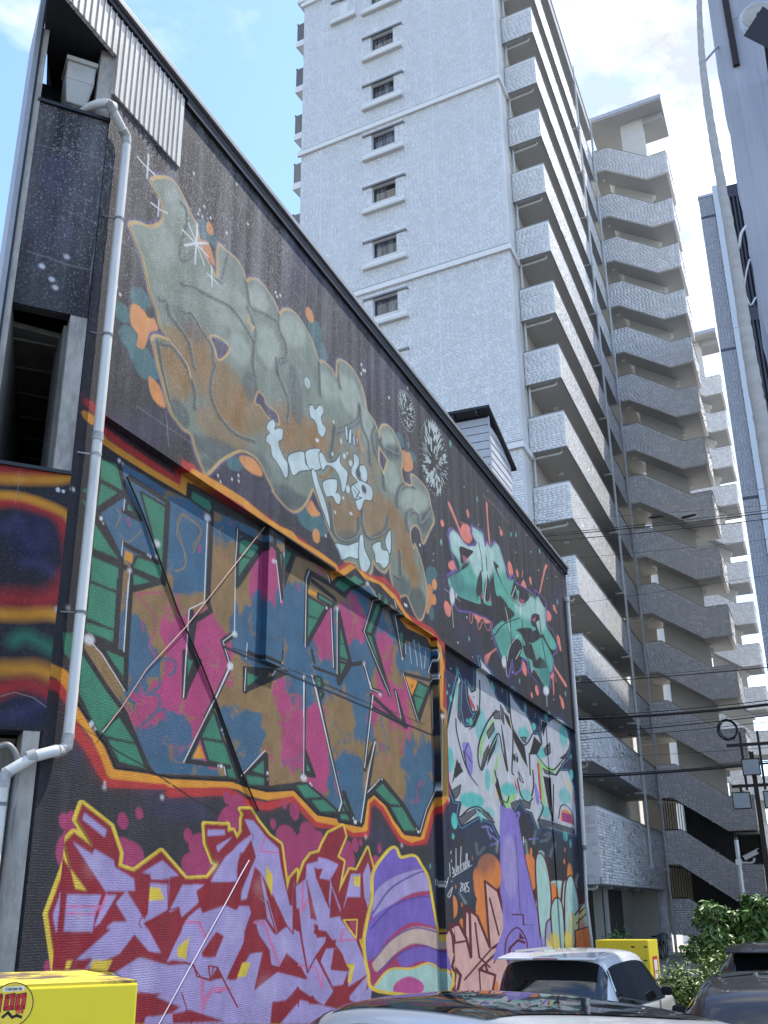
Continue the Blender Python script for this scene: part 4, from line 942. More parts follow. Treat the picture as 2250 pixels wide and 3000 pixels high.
s tanb .037 .8 .65 1 1 0 .42 705,681 12,-10 -17,-22 6,-2
s pink .06 .8 .65 1 1 0 .36 954,724 24,-6 -28,-21 -4,-10
s pink .039 .8 .65 1 1 0 .37 820,543 66,-4 -34,-18 56,2
s tanb .029 .8 .65 1 1 0 .39 802,575 -27,-12 -6,-12 17,-10
s tanb .031 .8 .65 1 1 0 .44 568,585 35,3 1,-10 -39,-22
s tanb .058 .8 .65 1 1 0 .4 676,487 35,-4 25,-12 -34,-13
s tanb .032 .8 .65 1 1 0 .48 407,393 -10,-10 -20,-10 20,-6
s tanb .021 .8 .65 1 1 0 .47 423,403 3,-8 -14,-10 9,-6
s teal .03 .8 .65 1 1 0 .5 366,476 9,-3 -12,-9 28,-9
s pink .049 .8 .65 1 1 0 .45 493,499 52,3 -21,-9 18,-12
s tanb .044 .8 .65 1 1 0 .48 396,392 1,-10 -13,-7 14,-4
s pink .025 .8 .65 1 1 0 .46 431,423 33,-4 3,-10 5,-6
s tanb .021 .8 .65 1 1 0 .46 459,517 32,-9 -1,-5 21,-2
s teal .024 .8 .65 1 1 0 .41 624,488 62,1 8,-10 -54,-18
s teal .027 .8 .65 1 1 0 .44 527,433 -28,-12 25,-4 29,-8
s pink .03 .8 .65 1 1 0 .42 624,458 -16,-12 17,-14 4,-8
s tanb .056 .8 .65 1 1 0 .5 361,432 5,-3 -25,-16 35,-4
s tanb .045 .8 .65 1 1 0 .38 790,521 56,3 -54,-15 9,-8
s teal .043 .8 .65 1 1 0 .37 831,512 16,-11 15,-8 -64,-16
s tanb .065 .8 .65 1 1 0 .36 946,572 -8,-8 21,-9 12,-8
s tanb .056 .8 .65 1 1 0 .4 698,399 -16,-8 12,-8 -30,-12
s pink .036 .8 .65 1 1 0 .43 620,499 -34,-16 -14,-7 6,-5
s pink .025 .8 .65 1 1 0 .4 667,429 -12,-10 11,-9 15,-9
s tanb .026 .8 .65 1 1 0 .39 721,386 -37,-15 8,-5 22,-3
s pink .035 .8 .65 1 1 0 .34 1013,455 -38,-18 27,-6 -60,-14
s pink .03 .8 .65 1 1 0 .37 814,485 35,-3 7,-3 -33,-15
s teal .063 .8 .65 1 1 0 .41 661,466 35,-10 -33,-11 8,-6
s tanb .05 .8 .65 1 1 0 .36 866,418 -7,-13 17,-3 -12,-14
s tanb .072 .8 .65 1 1 0 .38 791,449 10,-8 -2,-2 -30,-15
w 0.1 0.42
s blk .053 .15 1 0 0 1 .66 70,676 19,4 7,1 17,-24 -40,-1
s blk .053 .15 1 0 0 1 .66 74,651 28,0 -30,-26
s blk .051 .15 1 0 0 1 .68 31,625 21,14 0,-13
s blk .05 .15 1 0 0 1 .68 32,616 20,-1 0,-11
s blk .052 .15 1 0 0 1 .65 70,606 42,-24 -40,-2
s blk .052 .15 1 0 0 1 .64 71,571 46,1 1,-24 -45,-1
s blk .056 .15 1 0 0 1 .61 145,666 44,0 3,-84 -53,-2 7,13 38,4 1,9
s blk .054 .15 1 0 0 1 .63 123,649 11,-8 -13,-2
s blk .054 .15 1 0 0 1 .61 141,573 34,0 -35,-12
s blk .051 .15 1 0 0 1 .64 72,543 47,1 -2,-2 -45,-13
s blk .051 .15 1 0 0 1 .63 74,544 46,1 -1,-37 -47,1
s blk .051 .15 1 0 0 1 .63 72,504 46,2 -2,-11 -44,1
s blk .048 .15 1 0 0 1 .66 25,482 28,5 -2,-33 -21,10
s blk .051 .15 1 0 0 1 .61 102,484 35,-1 1,-19
s blk .05 .15 1 0 0 1 .62 70,472 8,-3 62,-40 -9,-4 -25,-21 -34,31
s blk .05 .15 1 0 0 1 .6 136,422 29,-20 -47,0 -12,2
s blk .051 .15 1 0 0 1 .58 121,399 48,1 19,-21 -45,1
s blk .061 .15 1 0 0 1 .57 242,705 40,2 1,-12 -42,1
s blk .061 .15 1 0 0 1 .57 242,704 43,0 1,-11 -44,2
s blk .066 .15 1 0 0 1 .52 358,680 12,6 39,2 -18,-20 -34,-5
s blk .065 .15 1 0 0 1 .52 356,659 30,6 -29,-32
s blk .069 .15 1 0 0 1 .49 443,691 11,0 0,-38
s blk .071 .15 1 0 0 1 .48 471,709 28,-2 -26,-40
s blk .058 .15 1 0 0 1 .55 253,508 18,2 -15,-27
s blk .064 .15 1 0 0 1 .49 387,517 45,0 -45,-17
s blk .08 .15 1 0 0 1 .43 641,700 24,19 42,4 -34,-24
s blk .074 .15 1 0 0 1 .45 554,659 57,0 -24,-23 -36,-3
s blk .073 .15 1 0 0 1 .45 551,630 36,4 -35,-39
s blk .077 .15 1 0 0 1 .42 660,649 23,-30 -23,-1
s blk .077 .15 1 0 0 1 .42 660,616 25,2 12,-20 -37,-2
s blk .077 .15 1 0 0 1 .42 661,586 36,3 -36,-31
s blk .076 .15 1 0 0 1 .44 590,672 47,0 -4,-4 -43,-1
s blk .073 .15 1 0 0 1 .44 579,547 16,3 7,-8 -16,-8
s blk .073 .15 1 0 0 1 .43 592,528 12,3 -8,-8
s blk .08 .15 1 0 0 1 .42 645,700 47,30 34,-1 -54,-30
s blk .084 .15 1 0 0 1 .4 803,722 30,2 -44,-63 -26,-3
s blk .083 .15 1 0 0 1 .39 763,654 28,2 65,-75 -16,8
s blk .085 .15 1 0 0 1 .39 788,727 29,1 21,-2 -51,-7
s blk .089 .15 1 0 0 1 .37 911,691 18,2 -2,-38
s blk .092 .15 1 0 0 1 .35 1005,620 52,0 -25,-22 -51,-2
s blk .091 .15 1 0 0 1 .35 978,592 51,4 -31,-39
s blk .059 .15 1 0 0 1 .52 313,455 22,-28 -44,-2
s blk .059 .15 1 0 0 1 .5 294,422 46,2 31,-36 -17,0 -9,13 -36,1
s blk .063 .15 1 0 0 1 .47 438,418 3,-18 -35,1
s blk .062 .15 1 0 0 1 .47 395,394 44,1 1,-8 -39,-3
s blk .069 .15 1 0 0 1 .43 529,395 29,4 45,-12 -48,-5
s blk .07 .15 1 0 0 1 .41 574,380 39,4 41,-12 -52,-4
s blk .069 .15 1 0 0 1 .43 557,427 18,-10 -17,1
s blk .074 .15 1 0 0 1 .4 679,391 22,-16 -26,-1
s blk .074 .15 1 0 0 1 .39 669,369 34,1 7,-6 -41,-1
s blk .058 .15 1 0 0 1 .55 257,499 10,3 -11,-18
s blk .081 .15 1 0 0 1 .36 798,415 29,12 79,-26 -49,-2
s blk .084 .15 1 0 0 1 .35 863,394 48,4 60,-33 -53,-3
p green .001 1 0 0 70,676 19,4 7,1 17,-24 -40,-1
p green .001 1 0 0 74,651 28,0 -30,-26
p green .001 1 0 0 31,625 21,14 0,-13
p green .001 1 0 0 32,616 20,-1 0,-11
p green .001 1 0 0 70,606 42,-24 -40,-2
p green .001 1 0 0 71,571 46,1 1,-24 -45,-1
p green .001 1 0 0 145,666 44,0 3,-84 -53,-2 7,13 38,4 1,9
p green .001 1 0 0 123,649 11,-8 -13,-2
p green .001 1 0 0 141,573 34,0 -35,-12
p green .001 1 0 0 72,543 47,1 -2,-2 -45,-13
p green .001 1 0 0 74,544 46,1 -1,-37 -47,1
p green .001 1 0 0 72,504 46,2 -2,-11 -44,1
p green .001 1 0 0 25,482 28,5 -2,-33 -21,10
p green .001 1 0 0 102,484 35,-1 1,-19
p green .001 1 0 0 70,472 8,-3 62,-40 -9,-4 -25,-21 -34,31
p green .001 1 0 0 136,422 29,-20 -47,0 -12,2
p green .001 1 0 0 121,399 48,1 19,-21 -45,1
p green .001 1 0 0 242,705 40,2 1,-12 -42,1
p green .001 1 0 0 242,704 43,0 1,-11 -44,2
p green .001 1 0 0 358,680 12,6 39,2 -18,-20 -34,-5
p green .001 1 0 0 356,659 30,6 -29,-32
p green .001 1 0 0 443,691 11,0 0,-38
p green .001 1 0 0 471,709 28,-2 -26,-40
p green .001 1 0 0 253,508 18,2 -15,-27
p green .001 1 0 0 387,517 45,0 -45,-17
p green .002 1 0 0 641,700 24,19 42,4 -34,-24
p green .001 1 0 0 554,659 57,0 -24,-23 -36,-3
p green .001 1 0 0 551,630 36,4 -35,-39
p green .002 1 0 0 660,649 23,-30 -23,-1
p green .002 1 0 0 660,616 25,2 12,-20 -37,-2
p green .002 1 0 0 661,586 36,3 -36,-31
p green .002 1 0 0 590,672 47,0 -4,-4 -43,-1
p green .001 1 0 0 579,547 16,3 7,-8 -16,-8
p green .001 1 0 0 592,528 12,3 -8,-8
p green .002 1 0 0 645,700 47,30 34,-1 -54,-30
p green .002 1 0 0 803,722 30,2 -44,-63 -26,-3
p green .002 1 0 0 763,654 28,2 65,-75 -16,8
p green .002 1 0 0 788,727 29,1 21,-2 -51,-7
p green .002 1 0 0 911,691 18,2 -2,-38
p green .002 1 0 0 1005,620 52,0 -25,-22 -51,-2
p green .002 1 0 0 978,592 51,4 -31,-39
p green .001 1 0 0 313,455 22,-28 -44,-2
p green .001 1 0 0 294,422 46,2 31,-36 -17,0 -9,13 -36,1
p green .001 1 0 0 438,418 3,-18 -35,1
p green .001 1 0 0 395,394 44,1 1,-8 -39,-3
p green .001 1 0 0 529,395 29,4 45,-12 -48,-5
p green .001 1 0 0 574,380 39,4 41,-12 -52,-4
p green .001 1 0 0 557,427 18,-10 -17,1
p green .001 1 0 0 679,391 22,-16 -26,-1
p green .001 1 0 0 669,369 34,1 7,-6 -41,-1
p green .001 1 0 0 257,499 10,3 -11,-18
p green .002 1 0 0 798,415 29,12 79,-26 -49,-2
p green .002 1 0 0 863,394 48,4 60,-33 -53,-3
s blk .053 .15 1 0 0 0 .64 100,686 15,-31 -42,-35 45,-37 3,-10
s blk .062 .15 1 0 0 0 .63 115,655 29,-18
s blk .051 .15 1 0 0 0 .63 115,635 27,0
s blk .064 .15 1 0 0 0 .61 123,676 71,-2 2,-95
s blk .058 .15 1 0 0 0 .61 120,600 64,-1
s blk .057 .15 1 0 0 0 .62 70,577 47,-1 74,3 -52,-24
s blk .053 .15 1 0 0 0 .62 119,572 1,-30
s blk .05 .15 1 0 0 0 .61 136,575 2,-28
s blk .056 .15 1 0 0 0 .62 118,560 3,-71
s blk .049 .15 1 0 0 0 .6 138,566 2,-79 3,-35
s blk .057 .15 1 0 0 0 .62 74,491 20,-4 43,0
s blk .051 .15 1 0 0 0 .61 101,484 42,-32
s blk .051 .15 1 0 0 0 .6 69,477 43,-29 33,-19 47,-51
s blk .059 .15 1 0 0 0 .55 287,695 2,-112 7,-10 -33,-20 -5,-33 12,-12 -20,-45
s blk .066 .15 1 0 0 0 .55 254,562 5,-53
s blk .056 .15 1 0 0 0 .53 350,694 3,-75
s blk .066 .15 1 0 0 0 .52 357,691 59,0 -60,-68
s blk .062 .15 1 0 0 0 .52 350,691 79,5
s blk .06 .15 1 0 0 0 .5 433,709 1,-15
s blk .055 .15 1 0 0 0 .49 443,695 14,-64
s blk .056 .15 1 0 0 0 .49 471,707 -15,6
s blk .066 .15 1 0 0 0 .48 505,705 -31,-52
s blk .046 .15 1 0 0 0 .48 468,694 8,-139
s blk .045 .15 1 0 0 0 .47 479,564 -3,-19
s blk .054 .15 1 0 0 0 .55 246,513 4,-48 28,45
s blk .06 .15 1 0 0 0 .49 382,521 112,18 -110,-44
s blk .044 .15 1 0 0 0 .48 387,544 72,-1 21,3
s blk .066 .15 1 0 0 0 .52 349,556 -22,-13
s blk .048 .15 1 0 0 0 .52 327,541 20,-24 -31,-44 -19,-25
s blk .091 .15 1 0 0 0 .45 549,682 7,15 76,2 46,-3
s blk .063 .15 1 0 0 0 .46 549,682 -1,-94
s blk .071 .15 1 0 0 0 .44 569,687 72,-6 10,-10
s blk .059 .15 1 0 0 0 .45 620,662 -68,-72
s blk .062 .15 1 0 0 0 .42 655,669 46,-72 -40,-42 -5,38
s blk .051 .15 1 0 0 0 .43 633,663 10,-88
s blk .056 .15 1 0 0 0 .42 660,666 -4,-97
s blk .044 .15 1 0 0 0 .43 577,562 79,3
s blk .042 .15 1 0 0 0 .41 701,593 33,6
s blk .039 .15 1 0 0 0 .44 568,585 9,-16
s blk .049 .15 1 0 0 0 .4 753,656 36,2
s blk .062 .15 1 0 0 0 .39 811,726 -53,-69 106,-84
s blk .051 .15 1 0 0 0 .39 838,725 -49,-67 72,-82
s blk .065 .15 1 0 0 0 .38 859,733 40,-47 28,-36
s blk .059 .15 1 0 0 0 .4 700,591 53,14 34,-36 36,3
s blk .073 .15 1 0 0 0 .37 787,559 140,-26
s blk .058 .15 1 0 0 0 .36 889,585 38,-50
s blk .061 .15 1 0 0 0 .35 931,623 148,15
s blk .06 .15 1 0 0 0 .36 931,621 63,-69
s blk .056 .15 1 0 0 0 .34 1079,638 -85,-84
s blk .082 .15 1 0 0 0 .33 1087,582 -3,-41
s blk .064 .15 1 0 0 0 .34 1076,687 -17,-36 27,-4
s blk .054 .15 1 0 0 0 .52 314,467 -51,-72 90,4
s blk .052 .15 1 0 0 0 .5 316,469 64,-77
s blk .059 .15 1 0 0 0 .47 388,394 54,30 5,-40
s blk .055 .15 1 0 0 0 .49 384,495 -2,25 57,5 -55,-32
s blk .032 .15 1 0 0 0 .44 548,541 3,-132
s blk .055 .15 1 0 0 0 .43 553,441 28,-28 -30,-1
s blk .034 .15 1 0 0 0 .41 573,548 67,-113 35,-48 -13,-14
s blk .059 .15 1 0 0 0 .39 679,400 35,-34
s blk .038 .15 1 0 0 0 .39 758,600 24,-31
s blk .071 .15 1 0 0 0 .36 769,408 59,25 88,-31 75,-40
s blk .047 .15 1 0 0 0 .38 788,560 -32,-120 43,51 -50,-129
s blk .044 .15 1 0 0 0 .41 582,541 89,-154 36,-24
s blk .079 .15 1 0 0 0 .37 792,540 145,-6
s blk .069 .15 1 0 0 0 .36 889,585 45,-53
s blk .061 .15 1 0 0 0 .35 955,604 41,-52 66,70
s blk .066 .15 1 0 0 0 .33 1096,580 -15,-140 -52,-39 -38,-40
p yel 0 1 0 0 123,594 14,0 0,-10 -14,0
p yel 0 1 0 0 288,416 12,-14 -25,-2
p yel 0 1 0 0 554,671 28,2 0,-5 -29,-3
p yel 0 1 0 0 937,619 62,3 -30,-31
p yel 0 1 0 0 286,416 9,-14 -20,-2
p red 0 1 0 0 962,611 14,-1 -10,-8
s white .007 .3 .95 0 0 0 .63 116,675 21,-19 12,-10
s white .007 .3 .95 0 0 0 .61 150,642 22,-24
s white .008 .3 .95 0 0 0 .63 118,602 0,-15
s white .008 .3 .95 0 0 0 .64 115,648 0,-12
s white .01 .3 .95 0 0 0 .62 134,575 0,-29
s white .01 .3 .95 0 0 0 .61 133,564 2,-75
s white .009 .3 .95 0 0 0 .62 83,486 17,-7 42,-29
s white .011 .3 .95 0 0 0 .55 278,682 3,-102 -31,-17 -1,-101
s white .01 .3 .95 0 0 0 .52 350,694 -2,-47 5,-87 -26,-17 19,-25 -30,-45 -19,-25
s white .012 .3 .95 0 0 0 .48 461,695 4,-2 9,-145
s white .011 .3 .95 0 0 0 .49 439,678 17,-54
s white .009 .3 .95 0 0 0 .5 385,554 -1,-20
s white .009 .3 .95 0 0 0 .5 384,522 -1,-28
s white .01 .3 .95 0 0 0 .47 461,534 -8,-8
s white .01 .3 .95 0 0 0 .46 556,699 -9,-15 0,-99
s white .011 .3 .95 0 0 0 .44 619,711 7,-10
s white .011 .3 .95 0 0 0 .43 631,662 10,-87
s white .011 .3 .95 0 0 0 .43 653,668 1,-100
s white .01 .3 .95 0 0 0 .45 544,543 2,-55
s white .01 .3 .95 0 0 0 .43 569,550 36,-53
s white .01 .3 .95 0 0 0 .52 346,515 -30,-43
s white .01 .3 .95 0 0 0 .53 313,470 -56,-77
s white .009 .3 .95 0 0 0 .5 342,398 5,-9
s white .011 .3 .95 0 0 0 .48 440,429 -57,-37
s white .009 .3 .95 0 0 0 .44 546,539 3,-129
s white .009 .3 .95 0 0 0 .41 571,549 65,-106 37,-58 -9,-12
s white .01 .3 .95 0 0 0 .39 758,602 24,-33
s white .01 .3 .95 0 0 0 .39 792,561 -36,-116
s white .009 .3 .95 0 0 0 .38 796,488 -25,-52 -29,-73
s white .011 .3 .95 0 0 0 .38 799,424 -29,-14
s white .009 .3 .95 0 0 0 .4 744,732 38,-12
s white .009 .3 .95 0 0 0 .39 795,719 -39,-63 111,-84
s white .01 .3 .95 0 0 0 .38 862,734 8,-11
s white .01 .3 .95 0 0 0 .37 892,719 32,-71
s white .009 .3 .95 0 0 0 .39 755,604 32,-35
s white .01 .3 .95 0 0 0 .37 889,585 24,-41
s white .01 .3 .95 0 0 0 .36 926,623 71,-73
s white .01 .3 .95 0 0 0 .34 1080,697 9,-10 -33,-37 30,-3 -18,-13
s white .01 .3 .95 0 0 0 .34 1074,619 0,-70
s white .01 .3 .95 0 0 0 .33 1095,577 -15,-135 -51,-38 -36,-41
s white .008 .3 .95 0 0 0 .38 817,433 -50,-25
s white .008 .3 .95 0 0 0 .39 790,561 -34,-118
s white .008 .3 .95 0 0 0 .38 799,488 -29,-49 -29,-77
s white .008 .3 .95 0 0 0 .41 579,541 92,-155 -9,-13
s white .009 .3 .95 0 0 0 .39 780,579 4,-10 30,1
e white .011 .85 0 1777 6189 69 22 17 -38
e white .011 .85 0 1336 5753 38 11 10 -21
e white .01 .85 0 787 4887 78 18 21 -47
e white .012 .85 0 2782 6839 71 25 16 -36
e white .014 .85 0 4647 6928 57 18 12 -25
e white .014 .85 0 4322 6750 54 16 11 -24
e white .013 .85 0 3536 5581 65 15 14 -31
e white .012 .85 0 3465 5183 63 13 14 -30
e white .014 .85 0 4745 5478 63 13 13 -27
e white .015 .85 0 6528 6681 71 18 13 -28
e white .012 .85 0 3462 5161 69 14 15 -33
e white .014 .85 0 5489 4069 96 10 19 -40
e white .014 .85 0 5453 5437 46 9 9 -19
e white .016 .85 0 7553 6042 59 12 10 -22
e white .017 .85 0 8208 5670 74 13 12 -26
e white .016 .85 0 7437 7316 61 17 10 -22
e white .019 .85 0 10993 5753 105 17 15 -32
e white .018 .85 0 10798 4427 56 5 8 -17
e white .016 .85 0 7992 4876 42 6 7 -15
e white .019 .85 0 10936 5742 83 13 12 -25
e white .01 .85 0 290 5062 27 7 8 -17
e white .01 .85 0 1224 3536 31 3 8 -18
e white .011 .85 0 2205 3529 37 3 9 -20
e white .015 .85 0 7604 3432 47 3 8 -17
e white .017 .85 0 9081 3386 55 3 9 -19
e white .019 .85 0 11188 4273 81 7 12 -24
e white .012 .85 0 2771 6852 55 19 13 -27
e white .019 .85 0 10828 6482 70 14 10 -21
e white .011 .85 0 1794 6044 32 10 8 -17
e white .002 .95 0 1005 6872 26 11 8 -22
e white .002 .95 0 1068 6863 13 5 4 -11
e white .002 .95 0 797 6146 25 9 8 -21
e white .002 .95 0 837 6106 12 4 4 -10
e white .002 .95 0 118 6204 27 10 9 -25
e white .002 .95 0 195 6218 21 8 7 -19
e white .002 .95 0 941 4095 33 5 10 -27
e white .002 .95 0 1000 4057 19 3 6 -16
e white .002 .95 0 1640 6018 14 4 4 -11
e white .002 .95 0 1685 6013 16 5 5 -13
e white .002 .95 0 3336 4391 22 3 5 -15
e white .002 .95 0 3374 4347 16 2 4 -10
e white .002 .95 0 3357 3978 31 4 7 -21
e white .002 .95 0 3291 3975 17 2 4 -12
e white .002 .95 0 4477 4020 28 3 6 -18
e white .002 .95 0 4487 3949 13 1 3 -8
e white .002 .95 0 5697 4017 21 2 4 -12
e white .002 .95 0 5743 3994 15 1 3 -9
e white .002 .95 0 7211 3623 50 3 9 -26
e white .002 .95 0 7135 3664 21 2 4 -11
e white .002 .95 0 7204 3618 48 3 8 -25
e white .002 .95 0 7141 3667 24 2 4 -12
e white .003 .95 0 9844 3641 48 3 7 -21
e white .003 .95 0 9752 3685 24 1 3 -11
e white .003 .95 0 8254 4339 27 3 4 -13
e white .002 .95 0 5688 4016 23 2 4 -13
e white .002 .95 0 5739 3997 15 1 3 -9
e white .003 .95 0 6156 6588 27 7 5 -15
e white .003 .95 0 9256 6480 38 8 6 -18
e white .003 .95 0 6157 6595 27 7 5 -15
e white .002 .95 0 1622 2724 15 0 4 -11
e white .002 .95 0 1222 3578 15 2 4 -12
e pink .004 1 0 1237 6285 19 4 0 -22
e pink .004 1 0 1276 6242 19 4 0 -22
e pink .004 1 0 2657 6433 24 5 -1 -25
e pink .004 1 0 2635 6372 24 5 -1 -25
e pink .004 1 0 3330 6963 27 7 -1 -27
e pink .004 1 0 2657 6413 24 5 -1 -25
e pink .004 1 0 3205 6483 26 5 -1 -26
e pink .005 1 0 5201 6661 34 7 -3 -30
e pink .005 1 0 5261 6623 34 7 -3 -30
s teal .038 .2 1 0 0 0 .37 943,678 2,-15
s teal .039 .2 1 0 0 0 .36 962,682 -13,-11 15,-6
s teal .039 .2 1 0 0 0 .36 970,666 14,28 11,-27
s teal .04 .2 1 0 0 0 .35 1001,664 6,31 13,-34 6,31
s teal .04 .2 1 0 0 0 .35 1032,691 30,0
s teal .04 .2 1 0 0 0 .35 1047,690 -4,-31
s teal .041 .2 1 0 0 0 .35 1056,692 9,-12 18,13
s teal .041 .2 1 0 0 0 .34 1065,680 -5,-20
s white .008 .3 .9 0 0 0 .37 940,678 2,-18
s white .008 .3 .9 0 0 0 .36 959,684 10,-36
s white .008 .3 .9 0 0 0 .36 984,694 16,-44
s white .008 .3 .9 0 0 0 .35 1010,693 13,-43
s white .008 .3 .9 0 0 0 .35 1045,687 -9,-34
s white .01 .3 .9 0 0 0 .34 1080,695 10,-5 -31,-37
s ochre .013 .6 .8 0 1 0 .58 225,671 -8,-19 -1,-10 17,-14 4,-16 -17,-13
s ochre .014 .6 .8 0 1 0 .57 225,671 16,0 25,-6 -16,-27
s ochre .012 .6 .8 0 1 0 .64 102,635 8,-7 -5,-14
s ochre .012 .6 .8 0 1 0 .63 112,608 14,-4 18,15 4,6
s ochre .013 .6 .8 0 1 0 .58 221,669 -6,-15 16,-24 5,-21 -20,-10
s ochre .014 .6 .8 0 1 0 .57 221,669 44,-5 -13,-32
s ochre .014 .6 .8 0 1 0 .54 314,685 -8,-11 16,-9 17,10
s pink .026 .7 .7 0 1 0 .6 150,555 42,12
s pink .025 .7 .7 0 1 0 .59 150,554 34,-17 0,-20 -5,-11 15,-13
s pink .025 .7 .7 0 1 0 .6 162,528 4,-10
s pink .027 .7 .7 0 1 0 .57 223,575 4,-13 -5,-20
s teal .03 .6 .85 0 1 0 .57 197,486 4,9 28,3 -1,-11 -9,-6
s teal .029 .6 .85 0 1 0 .57 198,481 4,-15 -19,-12 18,2 3,-11 -12,-12 -16,-12
s teal .029 .6 .85 0 1 0 .56 200,439 16,3 1,-24
s teal .03 .6 .85 0 1 0 .54 248,439 -10,-2 7,-16 14,-11
s black .009 .4 .8 0 0 0 .64 27,417 11,-5 34,-5 39,-10
s black .017 .4 .9 0 0 0 .57 111,397 29,-8 48,-9 46,-12
s black .019 .4 .9 0 0 0 .52 239,367 38,-10 59,-11
s black .013 .3 .9 0 0 0 .49 351,540 36,2 35,0 61,3
s black .017 .3 .9 0 0 0 .43 498,544 104,2 132,-2
s black .014 .3 .9 0 0 0 .38 599,543 168,2 141,4 122,1
s black .031 .3 1 0 0 0 .48 387,541 38,1 34,1 21,2
e magenta .002 1 0 534 3171 77 5 25 -72
e magenta .003 1 0 1559 3247 89 6 26 -77
e magenta .003 1 0 1822 3342 66 5 19 -57
e magenta .003 1 0 2740 3179 77 4 21 -73
e magenta .002 1 0 611 2938 151 -27 -36 -156
e magenta .002 1 0 799 3145 142 -6 7 -138
e magenta .002 1 0 671 3051 119 7 36 -97
e magenta .003 1 0 1725 2947 226 9 57 -125
e magenta .003 1 0 1607 3022 117 6 31 -79
e magenta .003 1 0 3091 3063 269 12 63 -163
e magenta .003 1 0 2874 2876 229 7 54 -130
e magenta .003 1 0 3203 2827 211 6 47 -103
e magenta .003 1 0 3657 3407 263 18 58 -140
e magenta .003 1 0 3777 3561 201 16 46 -127
e magenta .003 1 0 3537 3630 81 7 20 -63
e magenta .002 1 0 528 1982 74 -4 24 -68
e magenta .003 1 0 5031 3300 281 16 56 -134
e magenta .004 1 0 5645 3391 237 14 46 -126
e magenta .003 1 0 5133 3154 315 14 65 -189
e magenta .004 1 0 5723 3238 443 22 84 -167
e magenta .004 1 0 5463 3085 492 20 93 -164
e magenta .003 1 0 5081 2907 248 7 52 -174
e magenta .004 1 0 5959 3308 211 11 40 -114
e magenta .004 1 0 6891 3234 236 11 42 -121
e magenta .004 1 0 6854 3095 351 13 63 -180
e magenta .004 1 0 6739 2896 306 8 56 -193
e magenta .003 1 0 4670 3428 75 5 17 -60
e magenta .004 1 0 7210 3303 115 6 20 -96
e magenta .004 1 0 7409 3345 54 3 9 -47
e magenta .003 1 0 2977 3068 207 10 51 -139
e magenta .003 1 0 3043 2895 324 11 72 -149
e magenta .003 1 0 3509 3326 176 11 44 -146
e magenta .003 1 0 3792 3345 236 15 53 -136
e magenta .004 1 0 5247 3621 134 10 29 -114
e magenta .003 1 0 4962 3683 68 6 15 -60
e magenta .003 1 0 4676 3422 65 4 15 -55
e magenta .003 1 0 3534 3642 89 8 22 -67
e magenta .003 1 0 3781 3593 144 12 34 -109
e magenta .003 1 0 3610 3428 196 14 45 -120
e magenta .003 1 0 2745 3181 83 5 22 -70
e magenta .004 1 0 7220 3297 115 6 20 -96
e magenta .004 1 0 7414 3346 59 3 10 -47
e magenta .004 1 0 8133 3292 82 4 13 -74
e magenta .004 1 0 8008 3074 201 7 33 -112
e magenta .005 1 0 10978 1369 205 -11 17 -194
e magenta .005 1 0 11185 1190 83 -5 9 -57
s ybord .059 .12 1 0 0 1 .48 91,336 46,-17 18,-24 -1,-12 26,-4 45,21 49,-26 44,2 23,16 -13,1 -17,19 -5,20 50,2 4,-8 -4,9 0,-8 13,2 9,-9 11,9 -1,14 4,6 -8,5 25,2 17,-12 32,-16 30,-8 2,-2 19,-53 7,15 19,10 -1,-18 22,28 18,11 26,4 10,11 18,15 49,13 10,-14 -29,-29 23,-5 -18,-42 38,32 24,-1 42,33 28,-39 -12,-41 -26,-44 -24,-1 36,-41 -1,-40 24,-32 -622,55 17,34 -29,12 -97,5 -18,45 22,50 44,-31 -17,2 -22,38 13,10 29,-11 -27,22
p dred .001 1 0 0 91,336 46,-17 18,-24 -1,-12 26,-4 45,21 49,-26 44,2 23,16 -13,1 -17,19 -5,20 50,2 4,-8 -4,9 0,-8 13,2 9,-9 11,9 -1,14 4,6 -8,5 25,2 17,-12 32,-16 30,-8 2,-2 19,-53 7,15 19,10 -1,-18 22,28 18,11 26,4 10,11 18,15 49,13 10,-14 -29,-29 23,-5 -18,-42 38,32 24,-1 42,33 28,-39 -12,-41 -26,-44 -24,-1 36,-41 -1,-40 24,-32 -622,55 17,34 -29,12 -97,5 -18,45 22,50 44,-31 -17,2 -22,38 13,10 29,-11 -27,22
p lav .001 1 0 0 95,328 36,-13 -2,-7 -36,14
p lav .001 1 0 0 82,302 30,-10 3,5 31,-9 2,-6 33,-10 3,-11 -47,-1
p lav .001 1 0 0 66,276 0,-17 7,-1 -1,-32 -9,-2 -1,-10 -12,26
p lav .001 1 0 0 81,257 50,0 -7,-17 -2,-15 -41,1
p lav .001 1 0 0 138,257 17,0 -23,-25 -8,-3
p lav .001 1 0 0 170,261 30,-24 14,-13 23,-21 -23,2 -26,16 -21,-16 -51,-11 10,9 -25,-1 49,25 -8,1 10,5 23,0 -21,17
p lav .001 1 0 0 228,291 32,-14 -17,-2 1,-31 -26,-9 -18,-4 7,8 0,30 35,-1 0,5 -32,-1 -2,5 -15,1
p lav .001 1 0 0 313,326 36,2 2,-5 -38,-3
p lav .001 1 0 0 333,309 34,13 -30,-18
p lav .001 1 0 0 312,269 -16,-7 6,-11 -32,-15 -6,10 -20,-6 24,28
p lav .001 1 0 0 384,313 -18,-17 21,-23 -63,-1 29,27
p lav .001 1 0 0 345,250 45,-9 2,-34 -38,9 -13,6 -28,-22 24,-5 1,-10 -8,-9 -23,4 -13,11 -36,5 -11,-2 24,31 8,8 21,10 18,-2
p lav .001 1 0 0 158,188 40,13 53,-10 46,0 16,-14 21,-5 33,2 30,-19 1,-22 -102,14 -18,17 -52,3 -29,3
p lav .001 1 0 0 313,326 37,2 0,-4 -36,-4
p lav .001 1 0 0 333,310 34,11 -30,-17
